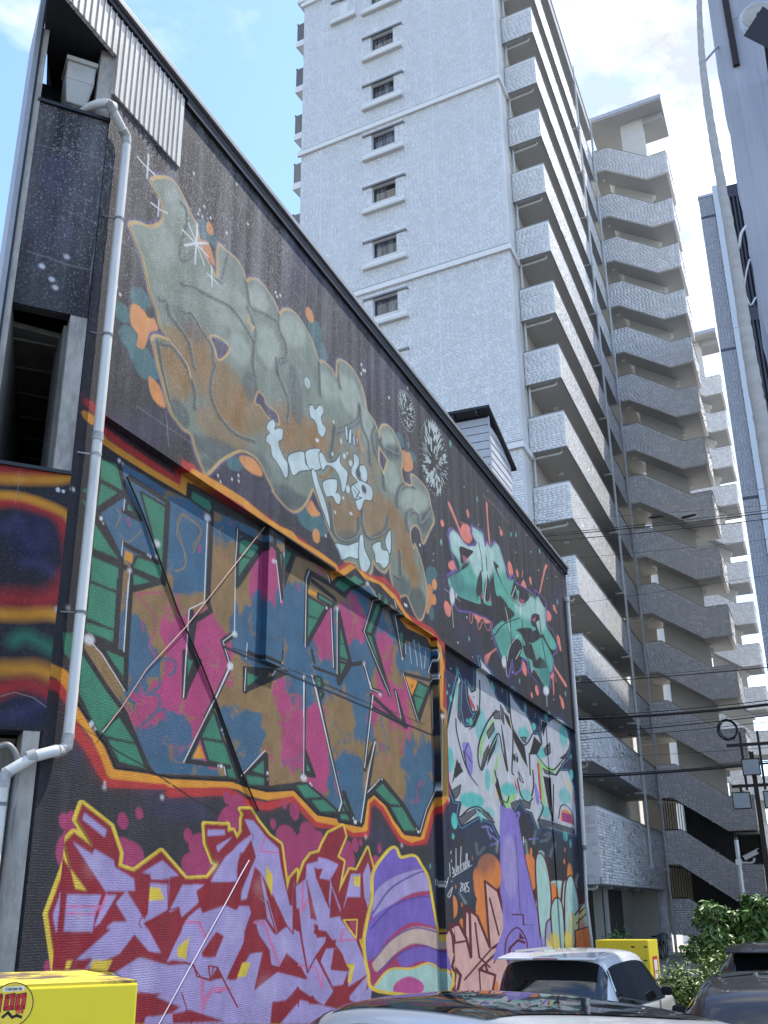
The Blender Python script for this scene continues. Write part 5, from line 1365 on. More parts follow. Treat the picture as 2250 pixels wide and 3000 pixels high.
p lav .001 1 0 0 394,343 22,0 18,-9 15,-8 33,-12 7,-21 27,-45 8,-1 1,-29 -20,9 -20,-11 -27,17 -21,52 -14,6 -17,-36 -13,-2 0,10 32,39 -13,19 -30,-25 -1,-23 -57,-1 30,24 27,18 31,13
p lav .001 1 0 0 524,279 4,-4 -5,-28
p lav .001 1 0 0 531,270 29,10 2,18 34,5 0,5 29,-1 37,-6 -15,-12 -14,-9 -36,2 10,10 -21,2 4,-12 40,-35 6,36 4,-9 30,-30 0,-13 4,-3 47,-25 44,-41 -4,-22 -17,-22 -43,9 -4,11 -3,25 23,8 -31,3 -8,11 -55,31 -24,2 0,6 -14,1 11,-17 27,1 -3,-7 -27,-14 -23,-17 -17,38 -11,36 -10,-2
p lav .001 1 0 0 705,290 36,1 -2,-32 -46,0 -15,-17
p lav .002 1 0 0 748,290 19,18 17,-25 -14,-35 -16,8
p lav .001 1 0 0 766,236 -8,21 12,0
p lav .001 1 0 0 607,180 17,15 32,-1 -14,-26 52,-5 -15,-15 -33,0
p lav .001 1 0 0 427,231 25,1 24,-17 23,11 47,-10 21,-47 26,16 57,-42 -32,-16 -72,24 -34,-11 -133,5 -14,25 40,40 4,15 9,14 -6,8 -23,0 -8,-6 -23,9 -49,-10 -3,6 -24,-10 5,-44 9,-3 10,-10 25,-6 16,12 18,-16 11,-9 43,36 30,1 -17,-39 55,15 42,-6 42,-7 -23,18 -38,15 -20,-15 -18,3 -30,26
p lav .001 1 0 0 214,141 9,20 47,13 118,-4 90,-16 -6,-36
p lav .001 1 0 0 497,116 54,22 123,-21 46,4 61,23 -13,-52
p dred .001 1 0 0 437,286 36,-28 38,-34 -26,-8
p dred .001 1 0 0 389,306 33,-8 -23,-13 -14,-22 -4,-20 -23,5 -47,-8 -14,22 27,9 57,2 9,28
p dred .001 1 0 0 341,221 17,-5 -17,-21 -26,1 -2,5
p dred .001 1 0 0 424,238 7,-17 35,-23 6,-18 24,-2 14,15 57,-33 -80,14 -57,-18 19,41 -43,-1 -41,-27 9,11 28,28 2,11
p dred .001 1 0 0 531,275 4,-30 14,-30 -22,7 -1,23
p dred .001 1 0 0 567,274 28,-45 -17,3
p dred .001 1 0 0 590,293 21,1 -10,-12 36,-37 -18,9
p dred .001 1 0 0 640,271 34,-37 -40,-2 3,25
p dred .001 1 0 0 689,256 65,0 3,-26 -83,-2
p dred .001 1 0 0 589,220 10,-11 -14,6
p dred .001 1 0 0 596,188 28,14 32,3 -4,-11 -28,1 -17,-15
p dred .001 1 0 0 649,195 37,-19 4,-12 -52,4
p dred .001 1 0 0 682,146 15,-2 68,12 -64,-24 -3,-10 -59,4 29,7
p dred .001 1 0 0 492,141 29,-1 21,14 4,-19 26,-3 12,10 17,-13
p dred .001 1 0 0 201,231 42,12 28,-13 1,-7 -25,-22 -28,2 18,0 -25,22
p dred .001 1 0 0 167,205 21,16 26,-16 28,-5 -44,1 -40,-12 -9,2
p dred .001 1 0 0 74,225 44,0 -14,-14 32,9 -28,-11 -7,-7 -5,-7 -29,1 -4,28
p dred .001 1 0 0 202,170 19,-3 56,-16 -18,-5 -52,1 -6,8
p dred .001 1 0 0 262,146 34,1 72,-17 -103,7
p dred .001 1 0 0 391,192 -18,-18 22,-3
p dred .001 1 0 0 341,160 24,4 -9,-5
p ybord 0 1 0 0 208,265 19,-1 9,-11 -28,-1
p ybord 0 1 0 0 285,216 -2,-21 -17,4 -1,8
p ybord 0 1 0 0 126,201 30,-1 -7,-9 -26,3
p ybord 0 1 0 0 89,202 8,0 -4,-7 -5,0
p ybord 0 1 0 0 451,293 18,-11 -1,-24 -16,18
p ybord 0 1 0 0 401,187 20,-1 -11,-14 -20,0
p ybord 0 1 0 0 713,287 26,0 -2,-14 -20,1
p ybord 0 1 0 0 688,173 31,-2 -14,-23 -11,2 7,15
p ybord 0 1 0 0 284,217 2,0 1,-13
s ybord .019 .2 1 0 0 1 .38 680,229 47,0 -4,-25 -34,19
s ybord .02 .2 1 0 0 0 .36 788,270 -18,-34 4,-3 9,9
p magenta 0 1 0 0 697,227 24,-1 -2,-15
s pinkl .022 .3 .85 0 0 0 .59 83,247 47,0 -10,-7 -35,1
s pinkl .022 .3 .85 0 0 0 .57 131,242 8,15
s pinkl .025 .3 .85 0 0 0 .49 279,232 26,-1 16,-16
s pinkl .032 .3 .85 0 0 0 .44 427,229 22,0 41,-47
s pinkl .025 .3 .85 0 0 0 .45 446,325 -10,-16 46,0
s pinkl .031 .3 .85 0 0 0 .42 553,275 -2,-35 16,16
s pinkl .026 .3 .85 0 0 0 .4 544,178 49,-5 21,-27 0,21
s pinkl .022 .3 .85 0 0 0 .47 318,174 2,-22 17,13 31,-2
s pinkl .025 .3 .85 0 0 0 .49 283,231 22,0 15,-16
s pinkl .026 .3 .85 0 0 0 .47 316,174 3,-30 16,17 42,1
s pinkl .033 .3 .85 0 0 0 .38 721,203 -54,0 15,14
s dred .01 .3 1 0 0 0 .47 378,246 6,26
s dred .008 .3 1 0 0 0 .59 125,298 -3,2
s dred .008 .3 1 0 0 0 .47 415,328 2,-7
s aqua .006 .8 .5 0 0 0 .58 127,281 10,-5
s aqua .007 .8 .5 0 0 0 .56 155,274 10,-5
s aqua .008 .8 .5 0 0 0 .46 374,214 10,-5
s aqua .008 .8 .5 0 0 0 .45 439,256 12,-5
s aqua .008 .8 .5 0 0 0 .44 436,146 11,-6
s dred .016 .2 1 0 0 0 .48 278,193 20,-4 8,-11 27,-5 -5,14 18,-2 48,-43
s dred .015 .2 1 0 0 0 .4 546,216 11,-24 12,-24 24,18 57,-45
s dred .015 .2 1 0 0 0 .43 456,253 26,-38 20,12 25,-12 -2,63
s dred .013 .2 1 0 0 0 .41 512,140 32,13 1,-22
s dred .012 .2 1 0 0 0 .6 73,258 3,-33
s dred .011 .2 1 0 0 0 .57 160,257 -26,-25 -30,-23
s dred .01 .2 1 0 0 0 .54 199,238 -5,-7 6,-4
s dred .012 .2 1 0 0 0 .52 240,273 4,-30 20,3
s dred .012 .2 1 0 0 0 .54 208,271 -1,-31
s dred .014 .2 1 0 0 0 .5 269,235 40,14
s dred .014 .2 1 0 0 0 .4 586,294 11,-15 36,-34
s dred .013 .2 1 0 0 0 .41 563,278 15,-46
s dred .017 .2 1 0 0 0 .37 741,291 0,-34
s dred .015 .2 1 0 0 0 .37 754,256 16,-20
s dred .017 .2 1 0 0 0 .36 765,156 -68,-19
s dred .012 .2 1 0 0 0 .47 387,305 -1,-30 7,-12
s dred .011 .2 1 0 0 0 .49 278,164 22,-31
s dred .011 .2 1 0 0 0 .48 294,191 19,-14 21,-5 4,13
s dred .012 .2 1 0 0 0 .46 404,219 14,20
s dred .012 .2 1 0 0 0 .44 430,227 12,-20 30,-26 18,-3
e white .028 .12 0 1140 2821 127 -16 -7 -99
e white .028 .12 0 1040 2362 102 -17 -5 -79
e white .034 .12 0 3353 2845 142 -14 -16 -93
e white .037 .12 0 4385 2682 164 -17 -21 -99
e white .035 .12 0 3779 2242 223 -31 -26 -138
e white .038 .12 0 5035 2014 205 -30 -29 -116
e white .04 .12 0 5913 2453 166 -18 -26 -90
e white .036 .12 0 4627 1561 246 -44 -33 -140
e white .03 .12 0 2095 1843 216 -41 -17 -149
s ybord .086 .2 1 0 1 1 .34 837,319 39,13 24,-14 62,5 31,-13 32,-20 19,-40 20,-39 20,-33 0,-63 -274,18 -38,26 -14,38 11,30 20,31 2,33
p magenta .002 1 0 1 837,319 39,13 24,-14 62,5 31,-13 32,-20 19,-40 20,-39 20,-33 0,-63 -274,18 -38,26 -14,38 11,30 20,31 2,33
c 1 837,319 39,13 24,-14 62,5 31,-13 32,-20 19,-40 20,-39 20,-33 0,-63 -274,18 -38,26 -14,38 11,30 20,31 2,33
p purple .005 1 1 1 753,328 242,15 31,-32 -87,-16 -89,-22 -55,-33 -51,-5
p lav .005 1 1 1 795,266 104,28 127,10 38,-28 -106,-9 -90,-17 -74,-28
p purple .005 1 1 1 765,222 84,25 109,13 122,1 7,-47 -131,9 -99,-18 -63,-26 -42,-2
p peach2 .008 1 1 1 785,173 81,28 100,15 132,-13 -8,-25 -126,13 -90,-12 -68,-22
p purple .006 1 1 1 884,175 101,10 110,-14 -2,-25 -99,18 -82,-6
p mint2 .005 1 1 1 793,140 53,18 85,-4 84,4 77,-19 -3,-31 -296,20
p pink2 .005 1 1 1 873,138 58,6 60,-13 -11,-14 -108,7
s purpled .027 .4 .85 1 1 0 .34 786,237 68,34 95,22 88,13
s purpled .027 .4 .85 1 1 0 .34 777,216 81,29 100,14 122,4
s purpled .027 .4 .85 1 1 0 .33 785,173 76,27 104,14 127,-11
s purpled .027 .4 .85 1 1 0 .33 806,157 78,20 101,10 110,-15
s ybord .032 .3 .9 1 1 0 .33 793,140 58,18 90,-3 85,4 66,-17
e salmon .004 1 0 11325 9679 105 41 43 -63
e salmon .004 1 0 13104 10516 97 38 50 -89
e salmon .005 1 0 15806 10972 120 45 50 -77
e salmon .005 1 0 15660 11055 51 19 19 -26
e salmon .005 1 0 16486 10226 214 71 107 -192
e salmon .005 1 0 17151 10324 113 37 53 -93
e salmon .005 1 0 18500 10513 124 40 57 -97
e salmon .006 1 0 21150 10449 171 50 61 -87
e salmon .006 1 0 21380 10384 99 28 34 -45
e salmon .004 1 0 11464 7929 195 59 88 -140
e salmon .004 1 0 11658 8007 58 18 27 -45
e salmon .004 1 0 11950 8964 335 116 97 -86
e salmon .004 1 0 12942 9998 405 152 144 -181
e salmon .006 1 0 20273 9997 403 114 119 -125
e salmon .006 1 0 21419 9556 193 50 85 -148
e salmon .006 1 0 21546 9386 129 33 61 -112
e salmon .005 1 0 17861 7359 99 21 42 -68
e salmon .005 1 0 18419 7581 165 35 72 -120
e salmon .006 1 0 21321 7742 200 40 85 -145
e salmon .006 1 0 21094 7877 99 20 36 -52
e salmon .006 1 0 20191 8337 293 67 92 -111
e salmon .005 1 0 17268 7908 210 50 97 -169
p salmon .004 1 0 1 1173,1024 15,6 52,-29 32,-21 -10,-5 -32,20
p salmon .004 1 0 1 1459,1131 13,2 -1,-40 8,-64 -13,7 -6,55
p salmon .005 1 0 1 2044,1156 21,-2 -34,-24 -74,-80 -17,-7 67,78
p salmon .004 1 0 1 1389,750 31,13 64,26 3,-2 -53,-25 -30,-29 -17,2
p salmon .005 1 0 1 2069,871 15,-8 118,-21 -9,-11 -46,8 -87,19
p salmon .005 1 0 1 2031,836 11,-19 -4,-33 -12,0
p salmon .004 1 0 1 1745,1009 33,24 24,-18
s salmon .012 .3 .9 0 1 0 .31 1294,826 -1,-24 14,3 9,20 26,3 7,-25 13,1 28,23 25,-12 22,5 11,19
s salmon .012 .3 .9 0 1 0 .33 1251,1010 26,7 -17,-28 18,-11
s salmon .014 .3 .9 0 1 0 .27 1774,1057 -14,-21
s salmon .015 .3 .9 0 1 0 .24 2040,830 32,-7 -7,14 -21,7
p salmon .004 1 0 1 1329,829 142,23 -23,-13 -38,-11 -27,4 -29,-18 -13,3
s violet2 .073 .25 1 0 0 1 .29 1171,951 11,18 22,9 24,0 43,-7 32,2 56,18 12,12 -36,8 3,19 78,15 16,-35 18,19 28,-7 18,17 26,15 30,-2 28,-21 28,-23 21,-22 43,27 18,-14 83,10 86,9 38,-5 1,23 113,2 -7,-26 -5,-38 7,-11 63,4 46,-23 -21,-30 -46,-21 0,-38 -52,-26 -4,-32 -58,-34 -40,3 -46,17 -75,7 -2,32 -62,-8 -20,-31 -57,-23 -13,39 -49,-58 -35,29 -36,15 -40,33 1,9 10,18 -57,-2 -110,-15 -88,-19 -29,10 -24,46 63,30 -28,22 -10,15
p blk2 .002 1 0 0 1171,951 11,18 22,9 24,0 43,-7 32,2 56,18 12,12 -36,8 3,19 78,15 16,-35 18,19 28,-7 18,17 26,15 30,-2 28,-21 28,-23 21,-22 43,27 18,-14 83,10 86,9 38,-5 1,23 113,2 -7,-26 -5,-38 7,-11 63,4 46,-23 -21,-30 -46,-21 0,-38 -52,-26 -4,-32 -58,-34 -40,3 -46,17 -75,7 -2,32 -62,-8 -20,-31 -57,-23 -13,39 -49,-58 -35,29 -36,15 -40,33 1,9 10,18 -57,-2 -110,-15 -88,-19 -29,10 -24,46 63,30 -28,22 -10,15
p tealp .003 1 0 1 1177,953 8,14 18,8 67,-10 53,10 28,6 -45,-34 -55,-34 -8,-14 -16,17 -23,7 -18,1 19,9 -25,-9
p tealp .003 1 0 1 1337,1027 42,8 36,5 11,-23 10,-26 35,36 28,-12 44,-14 50,-32 62,-18 59,-4 3,-28 -27,-44 -33,6 -66,-4 15,38 -61,11 -39,-6 -14,54 20,24 -53,-45 5,-60 -10,-13 -50,-7 -10,29 -8,39 -33,-40 23,-29 -16,-13 -136,-20 -58,4 -4,18 81,38 90,52 49,56
p tealp .003 1 0 1 1500,1038 29,14 30,-9 27,-25 35,-30 53,16 -33,-41 -29,-19 -59,25 -26,27 -43,14
p tealp .003 1 0 1 1714,986 102,13 -13,-19 -77,-17 -7,5 -25,5 -6,15
p tealp .004 1 0 1 1826,999 59,6 -22,-49 -36,-29 47,-3 -147,-38 -6,54 60,25
p tealp .004 1 0 1 1910,1024 95,10 -31,-35 -5,-58 -54,-13 -24,60
p tealp .003 1 0 1 1468,829 95,44 146,43 34,-14 89,11 -40,-45 85,27 57,21 41,-6 70,-25 -9,-32 -39,-18 -38,18 -62,3 -44,-17 -41,34 -81,-26 -44,-31 37,1 55,-1 15,-17 107,-6 25,-24 48,22 20,33 -16,17 -100,-20 -61,-7 -6,14 -67,-2 -31,25 -44,2 -47,-16 -51,-48 -35,-14 -63,37
p tealp .004 1 0 1 1875,965 78,20 -16,-57 -32,-3
p tealp .004 1 0 1 1963,982 37,-21 96,-22 -7,-20 -59,-11 -80,28
c 0 1171,951 11,18 22,9 24,0 43,-7 32,2 56,18 12,12 -36,8 3,19 78,15 16,-35 18,19 28,-7 18,17 26,15 30,-2 28,-21 28,-23 21,-22 43,27 18,-14 83,10 86,9 38,-5 1,23 113,2 -7,-26 -5,-38 7,-11 63,4 46,-23 -21,-30 -46,-21 0,-38 -52,-26 -4,-32 -58,-34 -40,3 -46,17 -75,7 -2,32 -62,-8 -20,-31 -57,-23 -13,39 -49,-58 -35,29 -36,15 -40,33 1,9 10,18 -57,-2 -110,-15 -88,-19 -29,10 -24,46 63,30 -28,22 -10,15
e ice .044 .8 1 13081 9789 1367 438 185 -344
e ice .046 .8 1 14083 9803 1038 319 98 -497
e ice .049 .56 1 15567 10282 669 207 27 -458
e ice .053 .56 1 18128 9682 1494 387 181 -275
e ice .043 .64 1 12082 9610 376 123 47 -148
e ice .055 .64 1 19391 9804 651 164 -17 -468
e tealdk .042 .56 1 12100 8671 556 158 68 -238
e tealdk .043 .48 1 12914 8677 927 254 141 -124
e tealdk .048 .32 1 15556 8269 932 214 105 -274
e tealdk .054 .56 1 19399 8184 666 131 5 -386
p blk2 .003 1 0 1 1244,954 92,19 -29,-22 -55,-34 -11,18
p blk2 .003 1 0 1 1386,941 10,-28 -33,-36 -18,11
p blk2 .003 1 0 1 1436,944 26,-19 -13,-31 -30,-13 -10,25
p blk2 .003 1 0 1 1497,998 46,0 -19,-14 50,-27 -29,10 -36,14
p blk2 .003 1 0 1 1733,994 93,8 -53,-32 -56,-10
p blk2 .003 1 0 1 1211,834 170,24 32,-12 -109,-16 -83,-15
p blk2 .003 1 0 1 1665,873 77,24 90,16 -62,-57 -35,12 -35,7
p blk2 .004 1 0 1 1826,930 88,29 -6,15 -65,-17
p blk2 .004 1 0 1 1829,935 46,29 16,-11 -54,-26
p blk2 .004 1 0 1 1804,799 41,11 84,-30 -39,8
p blk2 .003 1 0 1 1580,793 50,39 81,9 -24,-27 -47,-17
p blk2 .003 1 0 1 1590,913 73,-2 -98,-43 -5,12
p blk2 .004 1 0 1 1923,1035 82,2 -16,-23 -40,8
p rose 0 1 0 0 1258,940 35,2 -28,-18
p rose 0 1 0 0 1393,898 4,-20 -17,1
p rose 0 1 0 0 1459,907 12,-14 -23,-6
p rose 0 1 0 0 1728,970 41,4 -35,-17
p rose 0 1 0 0 1828,938 56,24 -15,-19
p rose 0 1 0 0 1879,865 -14,-16 23,10
s white .012 .4 .9 0 1 0 .33 1184,965 86,-3 81,17
s white .012 .4 .9 0 1 0 .32 1337,1027 42,5 -9,-16
s white .012 .4 .9 0 1 0 .3 1436,947 -32,-74
s white .013 .4 .9 0 1 0 .28 1581,908 30,-51
s white .011 .4 .9 0 1 0 .28 1569,777 33,42 88,48
s white .012 .4 .9 0 1 0 .27 1649,798 51,33
s white .01 .4 .9 0 1 0 .34 1162,859 16,-13
s white .013 .4 .9 0 1 0 .28 1689,991 -42,-38
s white .011 .4 .9 0 1 0 .25 1793,794 32,14 86,-16
e white .015 .9 0 11784 8271 155 42 7 -181
e white .015 .9 0 12046 8360 49 13 3 -46
e white .017 .9 0 15431 7695 183 38 5 -134
e white .02 .9 0 19432 7752 332 60 25 -110
e white .019 .9 0 17211 9396 74 19 -21 -149
s white .011 .6 .7 0 0 0 .33 1174,812 6,-49
s white .01 .6 .7 0 0 0 .33 1133,830 96,1
s white .013 .6 .7 0 0 0 .24 1948,773 -6,-39
s white .011 .6 .7 0 0 0 .28 1558,766 3,-27
e aqua .016 .75 0 13872 11137 52 19 0 -59
e aqua .014 .75 0 11199 9243 40 13 2 -50
e aqua .017 .75 0 16750 11237 65 21 -3 -66
e aqua .018 .75 0 17246 11388 67 22 -3 -67
e aqua .019 .75 0 19797 11749 80 25 -6 -73
e aqua .02 .75 0 21632 10756 89 23 -9 -75
e aqua .021 .75 0 22608 12037 95 28 -10 -80
e aqua .014 .75 0 12818 7630 47 11 1 -53
e aqua .016 .75 0 16728 7495 64 12 -3 -61
e aqua .016 .75 0 15568 7063 57 10 -1 -58
e aqua .019 .75 0 21796 8097 90 16 -9 -73
e aqua .015 .75 0 12032 11748 60 26 2 -75
e aqua .014 .75 0 11210 9234 54 17 3 -67
e aqua .012 .75 0 10411 3108 37 1 3 -43
e white .003 .9 0 12913 11077 28 10 3 -14
e white .003 .9 0 14797 11690 32 12 3 -16
e white .003 .9 0 16542 12219 37 14 3 -17
e white .003 .9 0 10727 8847 22 7 3 -12
e white .003 .9 0 10688 8693 22 7 3 -12
e white .003 .9 0 13887 10518 30 10 3 -15
e white .004 .9 0 18394 11760 42 14 3 -18
e white .004 .9 0 18743 11392 42 13 3 -18
e white .004 .9 0 21865 11976 52 16 2 -20
e white .004 .9 0 21739 11564 51 15 2 -19
e white .004 .9 0 19526 11112 45 13 3 -18
e white .003 .9 0 12722 8073 26 6 3 -13
e white .003 .9 0 17090 10861 38 12 3 -17
e white .004 .9 0 20523 11158 47 14 2 -19
e white .003 .9 0 12028 7375 25 6 3 -13
e white .003 .9 0 13002 7293 27 6 3 -14
e white .003 .9 0 11905 6840 24 5 3 -13
e white .004 .9 0 20268 7667 47 8 2 -18
e white .003 .9 0 18596 7019 41 7 3 -17
e white .003 .9 0 18526 6935 41 6 3 -17
e white .003 .9 0 16131 7594 35 7 3 -16
e white .003 .9 0 14484 8023 31 7 3 -15
e white .003 .9 0 12069 7386 32 7 4 -17
e white .003 .9 0 12718 8069 34 9 4 -18
e white .003 .9 0 11904 6839 31 6 4 -17
s blk2 .019 .2 1 0 1 0 .31 1394,945 -27,-44 -20,-39
s blk2 .02 .2 1 0 1 0 .3 1436,947 25,-26 2,-30
s blk2 .018 .2 1 0 1 0 .31 1382,1007 17,-30 2,-32
s blk2 .021 .2 1 0 1 0 .29 1497,998 77,-41 80,-11 69,1
s blk2 .02 .2 1 0 1 0 .28 1617,893 0,-40 -1,-47
s blk2 .02 .2 1 0 1 0 .27 1733,917 -2,-70 48,-31
s blk2 .024 .2 1 0 1 0 .25 1919,976 15,-60 27,-57
s blk2 .021 .2 1 0 1 0 .26 1792,868 71,-27
s blk2 .019 .2 1 0 1 0 .31 1436,991 2,-33
s blk2 .019 .2 1 0 1 0 .28 1473,815 88,48 148,51
s navy .23 1 .7 0 0 1 .27 1239,684 14,-13 -16,-55 15,-29 18,-5 46,9 8,15 30,21 -34,-8 -23,22 -9,37 31,-17 28,9 7,55 -9,14 79,-14 41,-20 55,-27 39,0 46,-15 3,59 47,-19 66,-14 37,1 58,-26 15,-17 40,6 35,-20 -2,66 72,1 71,21 64,4 95,-14 25,-34 -34,-29 -103,-28 108,16 -97,-31 -31,-19 102,11 65,-38 6,-55 -14,-78 -264,0 -137,1 -15,-17 -57,43 -56,1 -50,18 -49,-22 -48,-29 -41,40 -35,-83 -51,30 -99,5 -109,-26 -22,15 22,30 -37,-2 -33,33 -11,10 16,36 -4,9 -18,17 20,30 41,63
s skyb .054 .3 1 0 0 1 .27 1239,684 14,-13 -16,-55 15,-29 18,-5 46,9 8,15 30,21 -34,-8 -23,22 -9,37 31,-17 28,9 7,55 -9,14 79,-14 41,-20 55,-27 39,0 46,-15 3,59 47,-19 66,-14 37,1 58,-26 15,-17 40,6 35,-20 -2,66 72,1 71,21 64,4 95,-14 25,-34 -34,-29 -103,-28 108,16 -97,-31 -31,-19 102,11 65,-38 6,-55 -14,-78 -264,0 -137,1 -15,-17 -57,43 -56,1 -50,18 -49,-22 -48,-29 -41,40 -35,-83 -51,30 -99,5 -109,-26 -22,15 22,30 -37,-2 -33,33 -11,10 16,36 -4,9 -18,17 20,30 41,63
p blk2 .002 1 0 0 1239,684 14,-13 -16,-55 15,-29 18,-5 46,9 8,15 30,21 -34,-8 -23,22 -9,37 31,-17 28,9 7,55 -9,14 79,-14 41,-20 55,-27 39,0 46,-15 3,59 47,-19 66,-14 37,1 58,-26 15,-17 40,6 35,-20 -2,66 72,1 71,21 64,4 95,-14 25,-34 -34,-29 -103,-28 108,16 -97,-31 -31,-19 102,11 65,-38 6,-55 -14,-78 -264,0 -137,1 -15,-17 -57,43 -56,1 -50,18 -49,-22 -48,-29 -41,40 -35,-83 -51,30 -99,5 -109,-26 -22,15 22,30 -37,-2 -33,33 -11,10 16,36 -4,9 -18,17 20,30 41,63
s blk2 .023 .3 1 0 0 1 .27 1239,684 14,-13 -16,-55 15,-29 18,-5 46,9 8,15 30,21 -34,-8 -23,22 -9,37 31,-17 28,9 7,55 -9,14 79,-14 41,-20 55,-27 39,0 46,-15 3,59 47,-19 66,-14 37,1 58,-26 15,-17 40,6 35,-20 -2,66 72,1 71,21 64,4 95,-14 25,-34 -34,-29 -103,-28 108,16 -97,-31 -31,-19 102,11 65,-38 6,-55 -14,-78 -264,0 -137,1 -15,-17 -57,43 -56,1 -50,18 -49,-22 -48,-29 -41,40 -35,-83 -51,30 -99,5 -109,-26 -22,15 22,30 -37,-2 -33,33 -11,10 16,36 -4,9 -18,17 20,30 41,63
p offw .002 1 0 0 1239,684 14,-13 -16,-55 15,-29 18,-5 46,9 8,15 30,21 -34,-8 -23,22 -9,37 31,-17 28,9 7,55 -9,14 79,-14 41,-20 55,-27 39,0 46,-15 3,59 47,-19 66,-14 37,1 58,-26 15,-17 40,6 35,-20 -2,66 72,1 71,21 64,4 95,-14 25,-34 -34,-29 -103,-28 108,16 -97,-31 -31,-19 102,11 65,-38 6,-55 -14,-78 -264,0 -137,1 -15,-17 -57,43 -56,1 -50,18 -49,-22 -48,-29 -41,40 -35,-83 -51,30 -99,5 -109,-26 -22,15 22,30 -37,-2 -33,33 -11,10 16,36 -4,9 -18,17 20,30 41,63
s blk2 .031 .2 1 0 0 1 .27 1239,684 14,-13 -16,-55 15,-29 18,-5 46,9 8,15 30,21 -34,-8 -23,22 -9,37 31,-17 28,9 7,55 -9,14 79,-14 41,-20 55,-27 39,0 46,-15 3,59 47,-19 66,-14 37,1 58,-26 15,-17 40,6 35,-20 -2,66 72,1 71,21 64,4 95,-14 25,-34 -34,-29 -103,-28 108,16 -97,-31 -31,-19 102,11 65,-38 6,-55 -14,-78 -264,0 -137,1 -15,-17 -57,43 -56,1 -50,18 -49,-22 -48,-29 -41,40 -35,-83 -51,30 -99,5 -109,-26 -22,15 22,30 -37,-2 -33,33 -11,10 16,36 -4,9 -18,17 20,30 41,63
c 0 1239,684 14,-13 -16,-55 15,-29 18,-5 46,9 8,15 30,21 -34,-8 -23,22 -9,37 31,-17 28,9 7,55 -9,14 79,-14 41,-20 55,-27 39,0 46,-15 3,59 47,-19 66,-14 37,1 58,-26 15,-17 40,6 35,-20 -2,66 72,1 71,21 64,4 95,-14 25,-34 -34,-29 -103,-28 108,16 -97,-31 -31,-19 102,11 65,-38 6,-55 -14,-78 -264,0 -137,1 -15,-17 -57,43 -56,1 -50,18 -49,-22 -48,-29 -41,40 -35,-83 -51,30 -99,5 -109,-26 -22,15 22,30 -37,-2 -33,33 -11,10 16,36 -4,9 -18,17 20,30 41,63
e turq .02 .95 1 12954 4418 811 69 121 -147
e turq .021 .6 1 13755 4243 794 60 121 -112
e turq .023 .95 1 15715 4875 683 64 89 -147
e turq .021 .7 1 13774 6006 420 63 18 -359
e turq .019 .9 1 11659 5054 229 28 16 -231
e turq .025 .85 1 17272 6344 552 79 59 -152
e turq .026 .9 1 18903 6093 617 78 69 -136
e turq .024 .7 1 17126 4891 569 51 67 -134
e turq .028 .7 1 21154 5226 752 67 61 -209
e turq .025 .8 1 18943 4658 537 41 53 -144
e turq .02 .6 1 12271 6351 186 33 -4 -308
e turq .028 .8 1 21514 6899 492 70 -20 -322
e turq .021 .9 1 14068 4929 187 19 -5 -230
e turq .022 .6 1 14738 5837 302 41 2 -290
p lilac .004 1 1 1 1244,545 41,7 23,-20 -12,-41 -13,-1 -27,30
p lilac .004 1 1 1 1246,531 60,-4 -5,-35 -26,9
p lilac .005 1 1 1 1808,527 34,-24 -7,-25 -28,8
p lilac .005 1 1 1 1794,550 12,-11 -17,-7
p lime .003 1 1 0 1458,623 39,8 -95,-49 -36,-53 -12,9 18,32
p lime .003 1 1 0 1465,525 30,38 4,-21 -48,-53 -15,0
p lime .003 1 1 0 1504,479 28,-19 36,16 53,9 7,-10 -46,-13 -29,-20 -37,14
p lime .003 1 1 0 1855,591 37,-15 111,4 49,8 -52,-19 -98,3 -16,-20 22,-73 -49,11
p lime .003 1 1 0 1865,592 57,-10 84,2 -77,-16 -58,8
p lime .003 1 1 0 1682,592 41,-13 -5,-21 -23,15
p crims .002 1 1 0 1292,656 49,-23 -1,-10 -32,10
p crims .003 1 1 0 1841,577 22,5 6,-91 -20,1
p crims .002 1 1 0 1616,523 26,-24 14,-15 -32,15
p crims .003 1 1 0 2198,549 55,-31 -16,-7
p lemon .003 1 1 0 1580,662 37,-19 5,-19 -37,18
p lemon .003 1 1 0 1466,488 15,-5 -21,-31
p lemon .004 1 1 0 2133,581 55,-24 51,-40 -76,40
p lemon .003 1 1 0 1762,557 19,-1 -13,-15
p greyc .002 1 1 0 1253,671 -14,-86 -17,9 17,68
s blk2 .016 .2 1 1 0 1 .31 1253,671 -14,-86 -17,9 17,68
p greyc .002 1 1 0 1469,641 55,14 5,-17 -47,-7
s blk2 .018 .2 1 1 0 1 .28 1469,641 55,14 5,-17 -47,-7
p greyc .002 1 1 0 1417,592 56,29 5,-14 -49,-27
s blk2 .018 .2 1 1 0 1 .29 1417,592 56,29 5,-14 -49,-27
p greyc .002 1 1 0 1363,510 26,34 38,23 -19,-33
s blk2 .017 .2 1 1 0 1 .29 1363,510 26,34 38,23 -19,-33
p greyc .002 1 1 0 1534,624 17,-30 19,-66 -19,24
s blk2 .018 .2 1 1 0 1 .27 1534,624 17,-30 19,-66 -19,24
p greyc .002 1 1 0 1535,672 22,-8 1,-34 -21,9
s blk2 .018 .2 1 1 0 1 .28 1535,672 22,-8 1,-34 -21,9
p greyc .002 1 1 0 1697,621 55,8 -12,-16 -27,1
s blk2 .02 .2 1 1 0 1 .26 1697,621 55,8 -12,-16 -27,1
p greyc .002 1 1 0 1168,448 58,17 -9,-17 -26,-13
s blk2 .016 .2 1 1 0 1 .31 1168,448 58,17 -9,-17 -26,-13
p greyc .002 1 1 0 1200,402 112,25 6,-7 -95,-30
s blk2 .016 .2 1 1 0 1 .3 1200,402 112,25 6,-7 -95,-30
p greyc .002 1 1 0 1319,428 84,-2 42,-17 -22,0
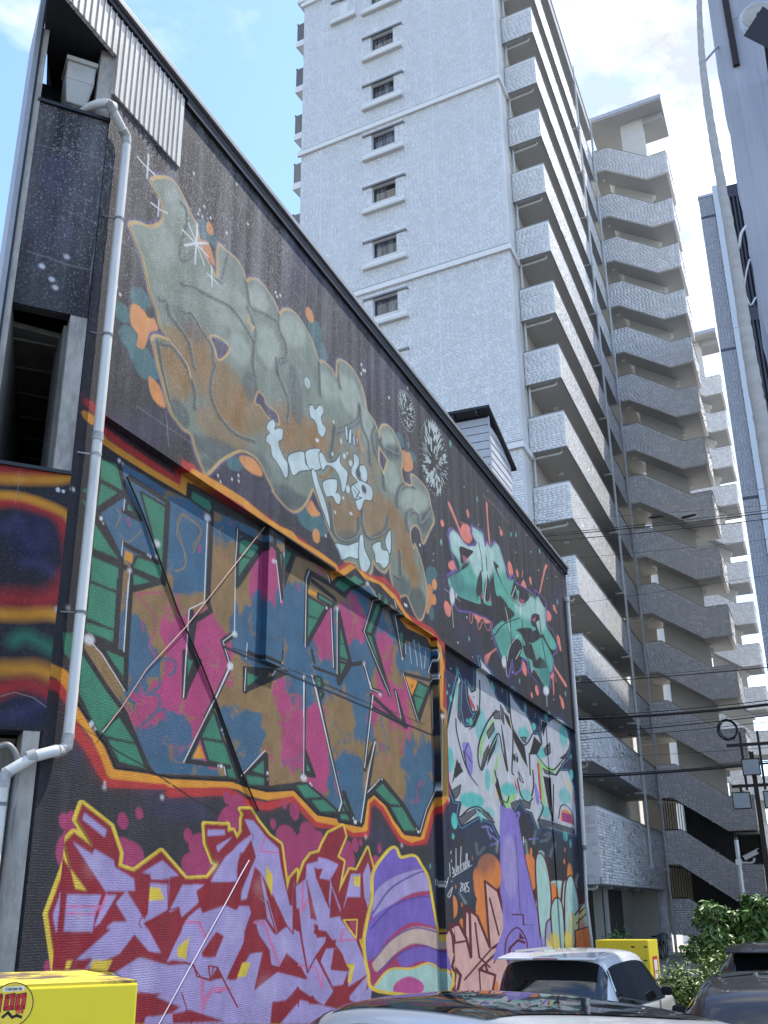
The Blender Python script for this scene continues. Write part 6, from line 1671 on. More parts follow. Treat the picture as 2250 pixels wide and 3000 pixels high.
s blk2 .017 .2 1 1 0 1 .28 1319,428 84,-2 42,-17 -22,0
p greyc .002 1 1 0 1582,460 54,11 6,-13 -55,-13
s blk2 .018 .2 1 1 0 1 .26 1582,460 54,11 6,-13 -55,-13
p greyc .002 1 1 0 1654,475 102,-1 -13,-13 -56,-2
s blk2 .019 .2 1 1 0 1 .25 1654,475 102,-1 -13,-13 -56,-2
p greyc .003 1 1 0 1826,444 126,1 -3,-13 -127,-3
s blk2 .02 .2 1 1 0 1 .23 1826,444 126,1 -3,-13 -127,-3
p greyc .003 1 1 0 1963,443 237,0 8,-13 -238,1
s blk2 .022 .2 1 1 0 1 .22 1963,443 237,0 8,-13 -238,1
p greyc .003 1 1 0 1902,572 121,-3 197,81 -31,-15 -155,-67 -114,-7
s blk2 .022 .2 1 1 0 1 .23 1902,572 121,-3 197,81 -31,-15 -155,-67 -114,-7
p greyc .003 1 1 0 1923,621 59,25 3,-25 -45,-13
s blk2 .021 .2 1 1 0 1 .24 1923,621 59,25 3,-25 -45,-13
p greyc .002 1 1 0 1191,490 33,15 11,-14 -39,-16
s blk2 .016 .2 1 1 0 1 .31 1191,490 33,15 11,-14 -39,-16
p greyc .003 1 1 0 2129,621 71,35 -5,-14
s blk2 .023 .2 1 1 0 1 .22 2129,621 71,35 -5,-14
s blk2 .027 .2 1 0 1 0 .31 1210,588 3,-25 36,-48 34,-25
s blk2 .029 .2 1 0 1 0 .3 1356,639 11,-14 13,43 1,29
s blk2 .029 .2 1 0 1 0 .28 1501,653 -73,-37 -63,-47 -19,-38 24,-23 55,45 82,50 24,-33 31,-42
s blk2 .031 .2 1 0 1 0 .27 1615,715 4,-63 12,-20 -10,-50 -18,-50 15,-7
s blk2 .029 .2 1 0 1 0 .26 1631,632 98,-25 104,47
s blk2 .033 .2 1 0 1 0 .25 1771,592 -3,-51
s blk2 .031 .2 1 0 1 0 .23 1847,597 115,-20 79,13 142,54
s blk2 .027 .2 1 0 1 0 .3 1253,532 22,-37 58,-21
s blk2 .029 .2 1 0 1 0 .27 1464,518 18,-28 14,-31 62,-34
s blk2 .032 .2 1 0 1 0 .25 1646,517 28,-34 63,-8 41,13
s blk2 .033 .2 1 0 1 0 .25 1795,555 1,-34 -27,-29
s blk2 .031 .2 1 0 1 0 .23 1991,540 -32,-92
s blk2 .033 .2 1 0 1 0 .24 1858,487 17,-15 -60,-34
s blk2 .027 .2 1 0 1 0 .29 1218,405 60,20 69,7 84,-16
s blk2 .026 .2 1 0 1 0 .27 1508,460 40,-1 20,15
s blk2 .024 .2 1 0 1 0 .26 1647,522 53,-6 -41,21 14,-17
s blk2 .02 .2 1 0 1 0 .3 1285,552 -22,-20 42,-16
s blk2 .027 .2 1 0 1 0 .22 2023,458 34,33 62,8 70,-14 15,-31
p blk2 .002 1 1 0 1424,548 82,51 -32,-34 -68,-45
p blk2 .002 1 1 0 1627,629 102,-23 19,-51 -44,17 -66,32
p blk2 .003 1 1 0 1772,590 58,52 76,-10 -58,-33
p blk2 .002 1 1 0 1170,459 36,52 39,-19 -52,-16
p blk2 .002 1 1 0 1485,505 31,-44 -21,-6 -35,33
p blk2 .003 1 1 0 1897,553 71,2 -10,-97 -23,18
p blk2 .002 1 1 0 1353,625 29,6 -47,-39 -53,-16 34,15
p blk2 .002 1 1 0 1556,660 47,-6 19,-28 -38,12
p blk2 .003 1 1 0 1923,695 47,2 -37,-41 -27,14
e blk2 0 1 0 16301 5655 119 14 2 -87
e blk2 0 1 0 16548 5641 104 12 1 -79
e blk2 0 1 0 16486 5744 43 5 2 -26
e blk2 0 1 0 13308 6532 27 5 2 -16
e blk2 0 1 0 13375 6534 27 5 2 -16
p orange2 0 1 0 0 2048,465 17,16 50,7 72,-8 11,-25 -153,-1
p violet3 0 1 0 0 2064,476 110,3 5,-24 -116,0
s crims .02 .2 1 0 0 0 .22 2069,456 8,18 22,-18 10,19
s crims .02 .2 1 0 0 0 .22 2120,475 -7,-19
s crims .02 .2 1 0 0 0 .22 2129,474 29,2 -31,-20 27,1
s crims .02 .2 1 0 0 0 .21 2161,455 15,19 13,-18
s crims .02 .2 1 0 0 0 .21 2167,462 18,0
e turq .004 1 0 11841 6237 83 15 7 -66
e turq .004 1 0 11634 6313 53 9 5 -44
e turq .004 1 0 11755 6476 42 8 5 -26
e turq .005 1 0 14758 7045 92 17 3 -77
e turq .005 1 0 14898 6984 78 14 2 -65
e turq .004 1 0 11806 3949 182 12 15 -146
e turq .004 1 0 11703 3669 72 4 7 -54
e turq .004 1 0 11547 3642 47 3 4 -39
e turq .005 1 0 20867 4179 291 16 9 -129
e turq .005 1 0 21421 4026 151 7 -11 -111
e turq .004 1 0 12843 5961 65 10 5 -46
e turq .004 1 0 13069 5977 132 20 12 -76
e turq .005 1 0 18363 6668 180 27 7 -95
e turq .006 1 0 22189 5904 270 29 -2 -141
e turq .006 1 0 22313 6415 103 13 -5 -65
e turq .004 1 0 11841 6243 76 13 8 -52
e aqua .027 .7 0 12328 6846 75 15 2 -98
e aqua .033 .7 0 17599 7001 114 19 -9 -120
e aqua .036 .7 0 19632 7109 131 21 -13 -129
e aqua .027 .7 0 13515 4145 85 6 0 -100
e night .125 .5 0 11924 2926 1560 32 220 -457
e orange3 .007 1 0 14016 3222 688 22 82 -233
e orange3 .007 1 0 13069 2966 266 6 17 -206
e orange3 .007 1 0 13514 2769 413 5 -1 -474
e orange3 .007 1 0 13734 2370 697 -3 80 -264
e orange3 .008 1 0 17117 3297 555 17 28 -288
e orange3 .008 1 0 17141 3032 369 8 11 -220
e orange3 .008 1 0 17334 3641 113 5 -2 -91
e orange3 .008 1 0 19179 2720 383 3 -9 -258
e orange3 .009 1 0 21113 3292 305 8 -24 -229
e orange3 .009 1 0 21138 3013 170 3 -9 -114
e orange3 .009 1 0 20541 3539 94 3 -4 -63
e orange3 .009 1 0 20695 3836 84 4 -4 -56
e orange3 .007 1 0 12824 3334 52 2 3 -45
e orange3 .006 1 0 11629 2465 185 0 13 -181
e orange3 .006 1 0 11410 2568 102 0 7 -103
e orange3 .006 1 0 11747 2796 47 1 4 -39
e orange3 .006 1 0 12075 2491 42 0 4 -32
e orange3 .006 1 0 12024 2120 144 -2 8 -143
e orange3 .006 1 0 12069 2494 46 0 4 -35
e orange3 .007 1 0 13902 2932 471 9 12 -426
e orange3 .007 1 0 13235 2061 511 -9 47 -282
e orange3 .006 1 0 13434 1023 146 -9 13 -79
e orange3 .007 1 0 14536 2879 301 5 -1 -298
p lilac2 .004 1 0 0 1497,444 30,-13 30,-13 45,14 13,-56 57,-59 45,-40 0,-72 -267,4 22,140
p lilac2 .004 1 0 0 1492,455 64,-35 36,-48 89,-73 15,-15 -35,-146 -160,5 -43,-7 -65,-9 20,30 61,21 -16,94
p lilac2 .004 1 0 0 1527,283 185,3 105,-139 -354,6 -65,-28 -2,13 87,53
p lilac2 .005 1 0 0 1858,296 81,-22 33,-125 -155,-2 -31,66
p peach .002 1 0 0 1080,201 22,14 78,-3 29,-29 9,-32 -44,-40 -19,1 10,27 -49,6 -16,11 -17,13
p peach .003 1 0 0 1229,237 33,-8 64,-51 40,-29 29,-52 -59,4 -31,36 -88,10 -4,46
p peach .003 1 0 0 1365,286 70,-7 20,-28 41,-44 -20,-19 -89,-4 48,3 -150,-43 63,-13 -41,-28 -158,8 22,31 87,7 127,25 -10,29 22,-7
p peach .003 1 0 0 1314,151 66,-53 -44,3
p peach .003 1 0 0 1228,145 249,14 36,-71 -275,-16
s maroon .055 .2 1 0 0 0 .26 1352,296 92,-11 52,-78 -3,-15 -106,-8
s maroon .06 .2 1 0 0 0 .27 1359,294 38,-98 -60,6 10,-29
s maroon .045 .2 1 0 0 0 .28 1223,245 40,-6 106,-68
s maroon .056 .2 1 0 0 0 .29 1223,241 -7,-48 8,-42
s maroon .055 .2 1 0 0 0 .29 1100,217 80,-1 42,-33
s maroon .048 .2 1 0 0 0 .29 1111,213 8,-41 75,-1 18,-16
s maroon .041 .2 1 0 0 0 .3 1125,170 -20,-19 11,-8 56,6
s maroon .045 .2 1 0 0 0 .27 1435,187 -170,-40 -15,-5 62,-5
s maroon .038 .2 1 0 0 0 .27 1312,135 -5,-32
s maroon .038 .2 1 0 0 0 .28 1282,171 3,-25
s maroon .039 .2 1 0 0 0 .27 1291,183 96,-87
s maroon .035 .2 1 0 0 0 .3 1081,203 21,12
s maroon .041 .2 1 0 0 0 .27 1354,296 91,-14 15,-18
s maroon .038 .2 1 0 0 0 .24 1594,358 34,-3 84,-59 12,-26 5,-56
s maroon .03 .2 1 0 0 0 .25 1591,367 30,-162 -15,-22
s maroon .044 .2 1 0 0 0 .24 1539,204 72,-1 -14,-20 66,-1
s maroon .05 .2 1 0 0 0 .25 1493,145 21,21 64,13 54,-6
s maroon .028 .2 1 0 0 0 .26 1458,272 40,-76 -103,-53
s maroon .011 .3 1 0 0 0 .26 1478,374 -19,-106 27,-51
s maroon .012 .3 1 0 0 0 .25 1577,357 23,-129
p mintp .004 1 0 1 1796,364 70,1 28,-46 -19,-34 -50,4 -21,-41 109,-11 26,16 43,-2 25,46 50,11 44,-45 -7,-54 -365,5 39,79
p mintp .004 1 0 1 1856,288 222,12 60,-58 178,17 -25,-121 -474,9
p mintp .005 1 0 1 2146,218 122,20 20,16 -161,-20
c 0 1749,376 684,33 -151,-371 -607,39
e lemon .033 .9 1 19625 1648 1432 -40 168 -273
e lemon .036 .8 1 21739 2252 747 -5 41 -251
e orange2 .036 .95 1 22338 1571 940 -26 70 -253
e orange2 .036 .7 1 22031 1913 589 -10 36 -185
e lilac2 .032 .6 1 18693 2124 676 -8 -10 -452
e lemon .035 .7 1 20794 1855 777 -16 55 -242
s maroon .039 .2 1 0 1 0 .24 1791,364 -33,-71 -35,-66
s maroon .033 .2 1 0 1 0 .23 1865,363 29,-44 -27,-22
s maroon .048 .2 1 0 1 0 .23 1829,287 -19,-52
s maroon .039 .2 1 0 1 0 .23 1756,286 -22,-51 -15,-21
s maroon .051 .2 1 0 1 0 .22 1905,248 7,-13 38,21 31,-7 38,51 38,10 33,-9 6,-52
s maroon .043 .2 1 0 1 0 .21 2051,290 -9,-61
s maroon .045 .2 1 0 1 0 .2 2093,241 206,42
s maroon .037 .2 1 0 1 0 .2 2157,249 123,18
s maroon .036 .2 1 0 1 0 .2 2135,221 135,22
s maroon .05 .2 1 0 1 0 .22 1934,258 -19,-62 37,-54
s maroon .043 .2 1 0 1 0 .21 2045,258 9,-88 43,48 -87,-8
s maroon .053 .2 1 0 1 0 .2 2121,193 22,-50
s maroon .046 .2 1 0 1 0 .2 2138,242 182,26
s ice .04 1 .4 0 1 0 .28 1309,361 11,-19 43,14
s ice .043 1 .4 0 1 0 .27 1450,352 11,21
s ice .05 1 .4 0 1 0 .23 1833,392 74,9 26,16 -55,-8
s ice .051 1 .4 0 1 0 .23 1970,394 -53,-32
s ice .046 1 .4 0 1 0 .25 1630,364 12,-26
s ice .047 1 .4 0 1 0 .25 1700,358 -12,29
s ice .048 1 .4 0 1 0 .24 1789,413 -27,-29
s ice .055 1 .4 0 1 0 .21 2150,299 60,27
s ice .038 1 .4 0 1 0 .29 1196,269 34,-17
s lilac .035 .5 .8 0 1 0 .28 1355,395 44,3 28,-7
s lilac .035 .5 .8 0 1 0 .28 1384,399 26,-23
s lilac .035 .5 .8 0 1 0 .27 1397,385 64,-12 -54,-11
s lilac .038 .5 .8 0 1 0 .26 1549,418 38,-13 29,15
s lilac .038 .5 .8 0 1 0 .26 1603,437 45,8 -22,-20
s lilac .04 .5 .8 0 1 0 .24 1726,391 78,6
s lilac .038 .5 .8 0 1 0 .25 1613,407 22,-19
s dred .016 .3 .9 0 1 0 .26 1549,418 -12,-16 20,-24
s white .014 .5 .9 0 0 0 .25 1672,394 -5,-21
s white .011 .5 .9 0 0 0 .25 1655,383 29,1
s white .016 .5 .9 0 0 0 .2 2177,306 -8,-23
s white .013 .5 .9 0 0 0 .2 2153,294 40,1
e orange3 .007 1 0 13948 3102 846 22 90 -350
e orange3 .007 1 0 13295 2824 478 7 40 -294
e orange3 .007 1 0 13539 2312 644 -5 44 -439
e orange3 .007 1 0 13857 1003 323 -20 26 -186
e orange3 .008 1 0 17135 3186 653 17 18 -399
e orange3 .006 1 0 11534 2445 202 0 15 -188
e orange3 .009 1 0 21092 3190 334 8 -43 -299
e orange3 .008 1 0 19285 2684 378 3 -33 -333
p peach .002 1 0 0 1098,212 89,4 39,-24 24,-33 2,81 48,-12 71,-56 -14,121 87,-18 54,-64 -42,-31 -69,-10 98,5 -188,-39 103,-15 -34,-41 -212,14 32,38 -64,29 11,22
s maroon .045 .15 1 0 0 1 .28 1098,212 89,4 39,-24 24,-33 2,81 48,-12 71,-56 -14,121 87,-18 54,-64 -42,-31 -69,-10 98,5 -188,-39 103,-15 -34,-41 -212,14 32,38 -64,29 11,22
s maroon .037 .2 1 0 0 0 .29 1150,216 10,-30 56,1
s maroon .032 .2 1 0 0 0 .27 1283,217 17,-60 65,-20
s maroon .032 .2 1 0 0 0 .27 1387,170 -179,-46
s maroon .025 .2 1 0 0 0 .27 1297,136 3,-47
s maroon .034 .2 1 0 0 0 .27 1385,261 53,-68
p lilac2 .004 1 0 0 1494,447 96,1 52,-24 52,-93 74,-112 40,-76 -171,2 1,35 -61,21 -77,-10 -27,-44 -90,2 89,54 2,105
s maroon .019 .3 1 0 0 0 .24 1642,424 35,-76 91,-129 40,-76
s maroon .026 .2 1 0 1 0 .25 1473,147 19,37 85,20 68,-24 5,-36
s maroon .027 .2 1 0 0 0 .24 1545,230 87,-1 -1,-20 90,-2
s maroon .012 .3 .9 0 0 0 .25 1605,396 4,-167
c 0 1494,447 96,1 52,-24 52,-93 74,-112 40,-76 -171,2 1,35 -61,21 -77,-10 -27,-44 -90,2 89,54 2,105
e lav .051 .7 1 15461 3268 575 18 -31 -655
e lilac .046 .6 1 17162 2118 715 -10 0 -505
p mintp .003 1 0 1 1771,347 81,11 48,-58 -13,-73 -54,-21 -32,-60 -35,65
s maroon .034 .2 1 0 1 1 .23 1771,347 81,11 48,-58 -13,-73 -54,-21 -32,-60 -35,65
p mintp .003 1 0 1 1892,243 65,23 44,-26 -11,-87 -86,-8 -19,46
s maroon .035 .2 1 0 1 1 .22 1892,243 65,23 44,-26 -11,-87 -86,-8 -19,46
p mintp .004 1 0 1 2057,303 80,16 50,-54 -14,-64 -75,-52 -83,-1 -1,78
s maroon .037 .2 1 0 1 1 .21 2057,303 80,16 50,-54 -14,-64 -75,-52 -83,-1 -1,78
e lemon .033 .9 0 19099 1642 490 -14 17 -232
e lemon .034 .9 0 20482 1649 538 -15 14 -243
e lilac2 .031 .6 0 17901 1591 449 -14 20 -222
e lemon .035 .6 0 21086 2064 563 -8 12 -251
p orange2 .004 1 0 0 2120,187 185,8 5,-65 -199,6
s maroon .032 .2 1 0 0 1 .2 2120,187 185,8 5,-65 -199,6
s maroon .037 .2 1 0 0 0 .2 2134,225 203,51
s maroon .031 .2 1 0 0 0 .2 2145,204 187,33
s lemon .037 .3 1 0 0 0 .2 2149,214 190,41
e night .081 .55 0 13417 3504 1086 48 122 -450
e night .102 .55 0 19271 4050 1709 93 161 -470
e night .111 .55 0 21928 3882 1014 45 -44 -625
e night .076 .55 0 12294 2880 632 12 76 -282
s white .01 .3 .95 0 1 0 .31 1066,290 1,-10
s white .01 .3 .95 0 1 0 .31 1074,290 9,-13 18,17
s white .01 .3 .95 0 1 0 .31 1076,287 19,-2
s white .01 .3 .95 0 1 0 .31 1109,318 1,-22
s white .01 .3 .95 0 1 0 .31 1116,334 12,8 5,-7 -13,-15 30,8 -9,-25 -32,-38 -14,-3 4,6 41,18
s white .011 .3 .95 0 1 0 .3 1160,313 -7,-9 14,0 -7,9
s white .011 .3 .95 0 1 0 .3 1171,310 -4,-8 12,2 5,42
s white .011 .3 .95 0 1 0 .3 1190,315 -5,-9 9,1 2,9
s white .011 .3 .95 0 1 0 .3 1204,307 11,44
s white .011 .3 .95 0 1 0 .3 1221,322 -14,-8 12,-5
s white .011 .3 .95 0 1 0 .29 1227,322 -4,-9 9,0 3,11
s white .011 .3 .95 0 1 0 .29 1238,315 7,24
s white .011 .3 .95 0 1 0 .29 1243,324 9,-3 -10,-6
s white .011 .3 .95 0 1 0 .29 1252,323 10,4 -7,-9 9,2
s white .011 .3 .95 0 1 0 .29 1249,340 1,-15
s white .011 .3 .95 0 1 0 .29 1253,321 2,-2
s white .011 .3 .95 0 1 0 .3 1117,287 53,11 107,22
s white .01 .3 .95 0 1 0 .3 1136,281 15,3
s white .011 .3 .95 0 1 0 .29 1204,285 6,2 0,-5 -10,-9 12,0
s white .011 .3 .95 0 1 0 .29 1219,286 -4,-9 9,-2 3,9 -8,2
s white .011 .3 .95 0 1 0 .29 1232,286 6,2 -1,-6 -9,-10 11,0
s white .011 .3 .95 0 1 0 .29 1254,289 -10,-2 -1,-6 10,-2 -4,-6 -7,0
s white .011 .3 .95 0 1 0 .29 1254,272 1,0
s olive .087 .3 1 0 0 0 .33 1105,559 -9,-123
s navy2 .061 .4 .9 0 0 0 .32 1106,415 5,-70
s black .02 .5 .6 0 0 0 .33 1159,722 3,-28 3,-27"""  # last navy stroke paints a dark-blue shadow by the pilaster into the colour
END_PAINT = """e indigo .076 .5 0 708 4236 -434 65 -116 -367
s red .286 .8 .85 0 1 0 1 134,534 -62,6 -56,36 -15,-18
s yel .195 .7 .9 0 1 0 1 137,519 -55,8 -55,11 -31,21
s red .216 .7 .9 0 1 0 1 140,471 -34,8 -41,-5 -37,-12 -21,-34 -13,-59 2,-49 -6,-23
s yel .166 .6 .95 0 1 0 1 141,486 -38,4 -43,-6 -45,-15 -21,-27 -10,-35 -1,-37 1,-62
e navy2 .126 .9 0 690 4069 -411 59 -122 -460
s indigo .164 1.2 .9 0 1 0 1 119,426 -24,16 -24,-43
s indigo .164 1.2 .9 0 1 0 1 75,363 -28,3 -23,-16
s indigo .165 1.2 .9 0 1 0 1 57,433 -7,-19 5,-17
s red .343 1 .85 0 1 0 1 116,287 -38,5 -38,2 -31,20 -15,30
s yel .223 .7 .95 0 1 0 1 113,262 -48,3 -43,7 -36,-7
s green .221 1 .8 0 1 0 1 78,216 -18,11 -22,-7 -29,-13 -25,-16
s yel .267 .8 .95 0 1 0 1 101,163 -37,3 -31,3 -29,-11 -21,-21
s red .265 .8 .9 0 1 0 1 97,124 -26,11 -26,6 -27,-9 -18,-11 -21,-23
e navy2 .084 .95 0 394 939 -351 24 -89 -249
s indigo .179 1 .8 0 1 0 1 81,78 -35,15 -26,15
s crack .015 .4 .8 0 0 0 1 89,116 -23,9 -32,-7 -25,-16 -27,-13
s crack .013 .4 .5 0 0 0 1 106,539 -4,-14 3,-50
e white .003 .95 0 312 5149 -36 6 -11 -48
e white .003 .95 0 212 5136 -27 5 -8 -36
e white .025 .9 0 90 2821 -43 5 -12 -45
e white .011 .9 0 654 10313 -63 -2 -4 -60
e white .01 .9 0 1110 9949 -61 -2 -4 -59
e white .01 .9 0 889 9697 -62 -3 -4 -59
e white .01 .9 0 805 9523 -62 -3 -4 -58
s crack .022 .5 .45 0 0 0 1 154,1289 -33,1 -45,8 -32,2 -31,-1
s crack .036 .5 .45 0 0 0 1 81,1144 -31,-6 -42,-9
s crack .035 .5 .45 0 0 0 1 143,1022 -44,-4 -40,-6 -40,1
s crack .036 .5 .45 0 0 0 1 8,1129 2,-44 4,-69 -1,-36
e indigo .101 .5 0 987 12172 -394 135 -129 -588
e indigo .099 .4 0 1054 10865 -481 150 -132 -443"""
def paint_image(name, canvas, gain):
    im = bpy.data.images.new(name, canvas.W, canvas.H, alpha=False, float_buffer=True)
    px = np.ones((canvas.H, canvas.W, 4), np.float32); px[..., :3] = canvas.im * gain
    im.pixels.foreach_set(px.ravel()); im.update(); im.pack(); return im
CV = Canvas(23.6, 12.35, 0.007, srgb(46, 44, 52)); CV.run(MURAL)
CE = Canvas(2.0, 14.2, 0.008, srgb(40, 39, 47)); CE.run(END_PAINT)
GAIN = 0.66
IMG = paint_image('wall_pigment', CV, GAIN); IMG2 = paint_image('end_wall_pigment', CE, GAIN)
def mural_mat(name, img, build_uv, ribs=True):
    M = Mt(name); M.set(Roughness=0.72, Specular_IOR_Level=0.35)
    pos = M.n('ShaderNodeNewGeometry').outputs['Position']; sx = M.n('ShaderNodeSeparateXYZ'); M.l(pos, sx.inputs[0])
    uv = build_uv(M, sx); tx = M.n('ShaderNodeTexImage', image=img, interpolation='Linear', extension='EXTEND'); M.l(uv, tx.inputs[0])
    # worn grains: the high points of the rough render have lost their paint
    g = M.n('ShaderNodeTexNoise', ins={'Scale': 42.0, 'Detail': 3.0, 'Roughness': 0.75}); M.l(pos, g.inputs['Vector'])
    gr = M.n('ShaderNodeValToRGB'); gr.color_ramp.elements[0].position = 0.54; gr.color_ramp.elements[1].position = 0.74; M.l(g.outputs[0], gr.inputs[0])
    wz = M.n('ShaderNodeMapRange', ins={'From Min': 6.8, 'From Max': 10.5, 'To Min': 0.08, 'To Max': 0.85}); M.l(sx.outputs[2], wz.inputs[0])
    wy = M.n('ShaderNodeMapRange', ins={'From Min': 10.0, 'From Max': 20.0, 'To Min': 1.0, 'To Max': 0.3}); M.l(sx.outputs[1], wy.inputs[0])
    st = M.n('ShaderNodeTexNoise', ins={'Scale': 0.9, 'Detail': 5.0}); mpz = M.n('ShaderNodeMapping'); mpz.inputs['Scale'].default_value = (1, 1.6, 0.35); M.l(pos, mpz.inputs[0]); M.l(mpz.outputs[0], st.inputs['Vector'])
    stm = M.n('ShaderNodeMapRange', ins={'From Min': 0.35, 'From Max': 0.7, 'To Min': 0.35, 'To Max': 1.5}); M.l(st.outputs[0], stm.inputs[0])
    m1 = M.n('ShaderNodeMath', op='MULTIPLY'); M.l(wz.outputs[0], m1.inputs[0]); M.l(wy.outputs[0], m1.inputs[1])
    m2 = M.n('ShaderNodeMath', op='MULTIPLY'); M.l(m1.outputs[0], m2.inputs[0]); M.l(stm.outputs[0], m2.inputs[1])
    m3 = M.n('ShaderNodeMath', op='MULTIPLY'); M.l(m2.outputs[0], m3.inputs[0]); M.l(gr.outputs[0], m3.inputs[1])
    mx = M.n('ShaderNodeMix', data_type='RGBA'); mx.inputs[7].default_value = lin(196, 190, 186); M.l(m3.outputs[0], mx.inputs[0]); M.l(tx.outputs[0], mx.inputs[6])
    # long grey rain streaks where the paint has washed thin under the roof edge
    k1 = M.n('ShaderNodeTexNoise', ins={'Scale': 1.0, 'Detail': 6.0, 'Roughness': 0.65}); kp = M.n('ShaderNodeMapping'); kp.inputs['Scale'].default_value = (1, 3.2, 0.28); M.l(pos, kp.inputs[0]); M.l(kp.outputs[0], k1.inputs['Vector'])
    kr = M.n('ShaderNodeMapRange', ins={'From Min': 0.42, 'From Max': 0.72, 'To Min': 0.0, 'To Max': 0.42}); M.l(k1.outputs[0], kr.inputs[0])
    km = M.n('ShaderNodeMath', op='MULTIPLY'); M.l(kr.outputs[0], km.inputs[0]); M.l(m1.outputs[0], km.inputs[1])
    mk = M.n('ShaderNodeMix', data_type='RGBA'); mk.inputs[7].default_value = lin(170, 169, 172); M.l(km.outputs[0], mk.inputs[0]); M.l(mx.outputs[2], mk.inputs[6]); mx = mk
    # pigment unevenness
    v = M.n('ShaderNodeTexNoise', ins={'Scale': 3.2, 'Detail': 8.0, 'Roughness': 0.65}); M.l(pos, v.inputs['Vector'])
    vr = M.n('ShaderNodeMapRange', ins={'From Min': 0.3, 'From Max': 0.7, 'To Min': 0.80, 'To Max': 1.18}); M.l(v.outputs[0], vr.inputs[0])
    hs = M.n('ShaderNodeHueSaturation'); M.l(vr.outputs[0], hs.inputs['Value']); M.l(mx.outputs[2], hs.inputs['Color']); M.l(hs.outputs[0], M.b.inputs['Base Color'])
    b1 = M.n('ShaderNodeTexNoise', ins={'Scale': 70.0, 'Detail': 3.0, 'Roughness': 0.6}); M.l(pos, b1.inputs['Vector'])
    h = b1.outputs[0]
    if ribs:
        wv = M.n('ShaderNodeTexWave', wave_type='BANDS', bands_direction='Z', ins={'Scale': 14.0, 'Distortion': 5.0, 'Detail': 3.0, 'Detail Scale': 2.5}); M.l(pos, wv.inputs['Vector'])
        lz = M.n('ShaderNodeMapRange', ins={'From Min': 5.36, 'From Max': 5.42, 'To Min': 0.16, 'To Max': 0.0}); M.l(sx.outputs[2], lz.inputs[0])
        mm = M.n('ShaderNodeMath', op='MULTIPLY_ADD'); M.l(wv.outputs['Fac'], mm.inputs[0]); M.l(lz.outputs[0], mm.inputs[1]); M.l(h, mm.inputs[2]); h = mm.outputs[0]
    bp = M.n('ShaderNodeBump', ins={'Strength': 0.75, 'Distance': 0.011}); M.l(h, bp.inputs['Height']); M.l(bp.outputs[0], M.b.inputs['Normal'])
    return M.m
def uv_wall(M, sx):
    a = M.n('ShaderNodeMapRange', clamp=False, ins={'From Min': 7.2, 'From Max': 7.2 + CV.W * CV.r, 'To Min': 0.0, 'To Max': 1.0}); M.l(sx.outputs[1], a.inputs[0])
    b = M.n('ShaderNodeMapRange', clamp=False, ins={'From Min': 0.0, 'From Max': CV.H * CV.r, 'To Min': 0.0, 'To Max': 1.0}); M.l(sx.outputs[2], b.inputs[0])
    c = M.n('ShaderNodeCombineXYZ'); M.l(a.outputs[0], c.inputs[0]); M.l(b.outputs[0], c.inputs[1]); return c.outputs[0]
EA = math.radians(42); ED = Vector((-math.sin(EA), -math.cos(EA), 0)); EN = Vector((math.cos(EA), -math.sin(EA), 0)); EP = Vector((-6.2, 7.34, 0))
def uv_end(M, sx):
    d = M.n('ShaderNodeVectorMath', operation='DOT_PRODUCT'); d.inputs[1].default_value = ED
    g = M.n('ShaderNodeNewGeometry'); M.l(g.outputs['Position'], d.inputs[0]); k = ED.dot(EP)
    a = M.n('ShaderNodeMapRange', clamp=False, ins={'From Min': k - 0.05, 'From Max': k - 0.05 + CE.W * CE.r / 2, 'To Min': 0.0, 'To Max': 1.0}); M.l(d.outputs['Value'], a.inputs[0])
    b = M.n('ShaderNodeMapRange', clamp=False, ins={'From Min': 3.6, 'From Max': 3.6 + CE.H * CE.r / 2, 'To Min': 0.0, 'To Max': 1.0}); M.l(sx.outputs[2], b.inputs[0])
    c = M.n('ShaderNodeCombineXYZ'); M.l(a.outputs[0], c.inputs[0]); M.l(b.outputs[0], c.inputs[1]); return c.outputs[0]
muralm = mural_mat('spray_painted_render', IMG, uv_wall); endm = mural_mat('spray_painted_end_render', IMG2, uv_end, False)

XU, XL = -6.2, -6.32
mb = thing('mural_building', 'dark building whose long side wall is covered with graffiti murals', 'building', (-10, 19, 0))
MB().prism([(-6.46, 8.3), (-6.79, 7.9), (-7.25, 7.55), (-13, 14.2), (-13, 30.2), (-6.46, 30.2)], 0, 6.3).build('core_wall', blackstucco, mb)
MB().prism([(-6.46, 8.3), (-6.79, 7.9), (-7.25, 7.55), (-13, 14.2), (-13, 30.2), (-6.46, 30.2)], 8.1, 12.0).build('core_wall', blackstucco, mb)
MB().prism([(-6.46, 13), (-12.0, 13), (-13, 14.2), (-13, 30.2), (-6.46, 30.2)], 6.3, 8.1).build('core_wall', blackstucco, mb)
wl = MB().box((-6.47, 7.36, 0), (XL, 30.28, 7.2)).build('lower_wall', muralm, mb)
wu = MB().box((-6.47, 7.35, 7.18), (XU, 30.3, 12.06)).build('upper_wall', muralm, mb)
for y0, y1, z0, dx in ((7.34, 7.76, 0, 0), (11.38, 11.82, 5.38, -0.03), (17.99, 18.42, 0.0, 0), (26.8, 30.29, 0, -0.085)):
    MB().box((XL - 0.02, y0, z0), (XU + dx, y1, 7.178)).build('pilaster', muralm, mb)
def clipz(q, z, keep_below):
    out = []
    for i in range(len(q)):
        a, b = q[i], q[(i + 1) % len(q)]; ia = (a[1] < z) == keep_below; ib = (b[1] < z) == keep_below
        if ia: out.append(a)
        if ia != ib: t = (z - a[1]) / (b[1] - a[1]); out.append((a[0] + t * (b[0] - a[0]), z))
    return out
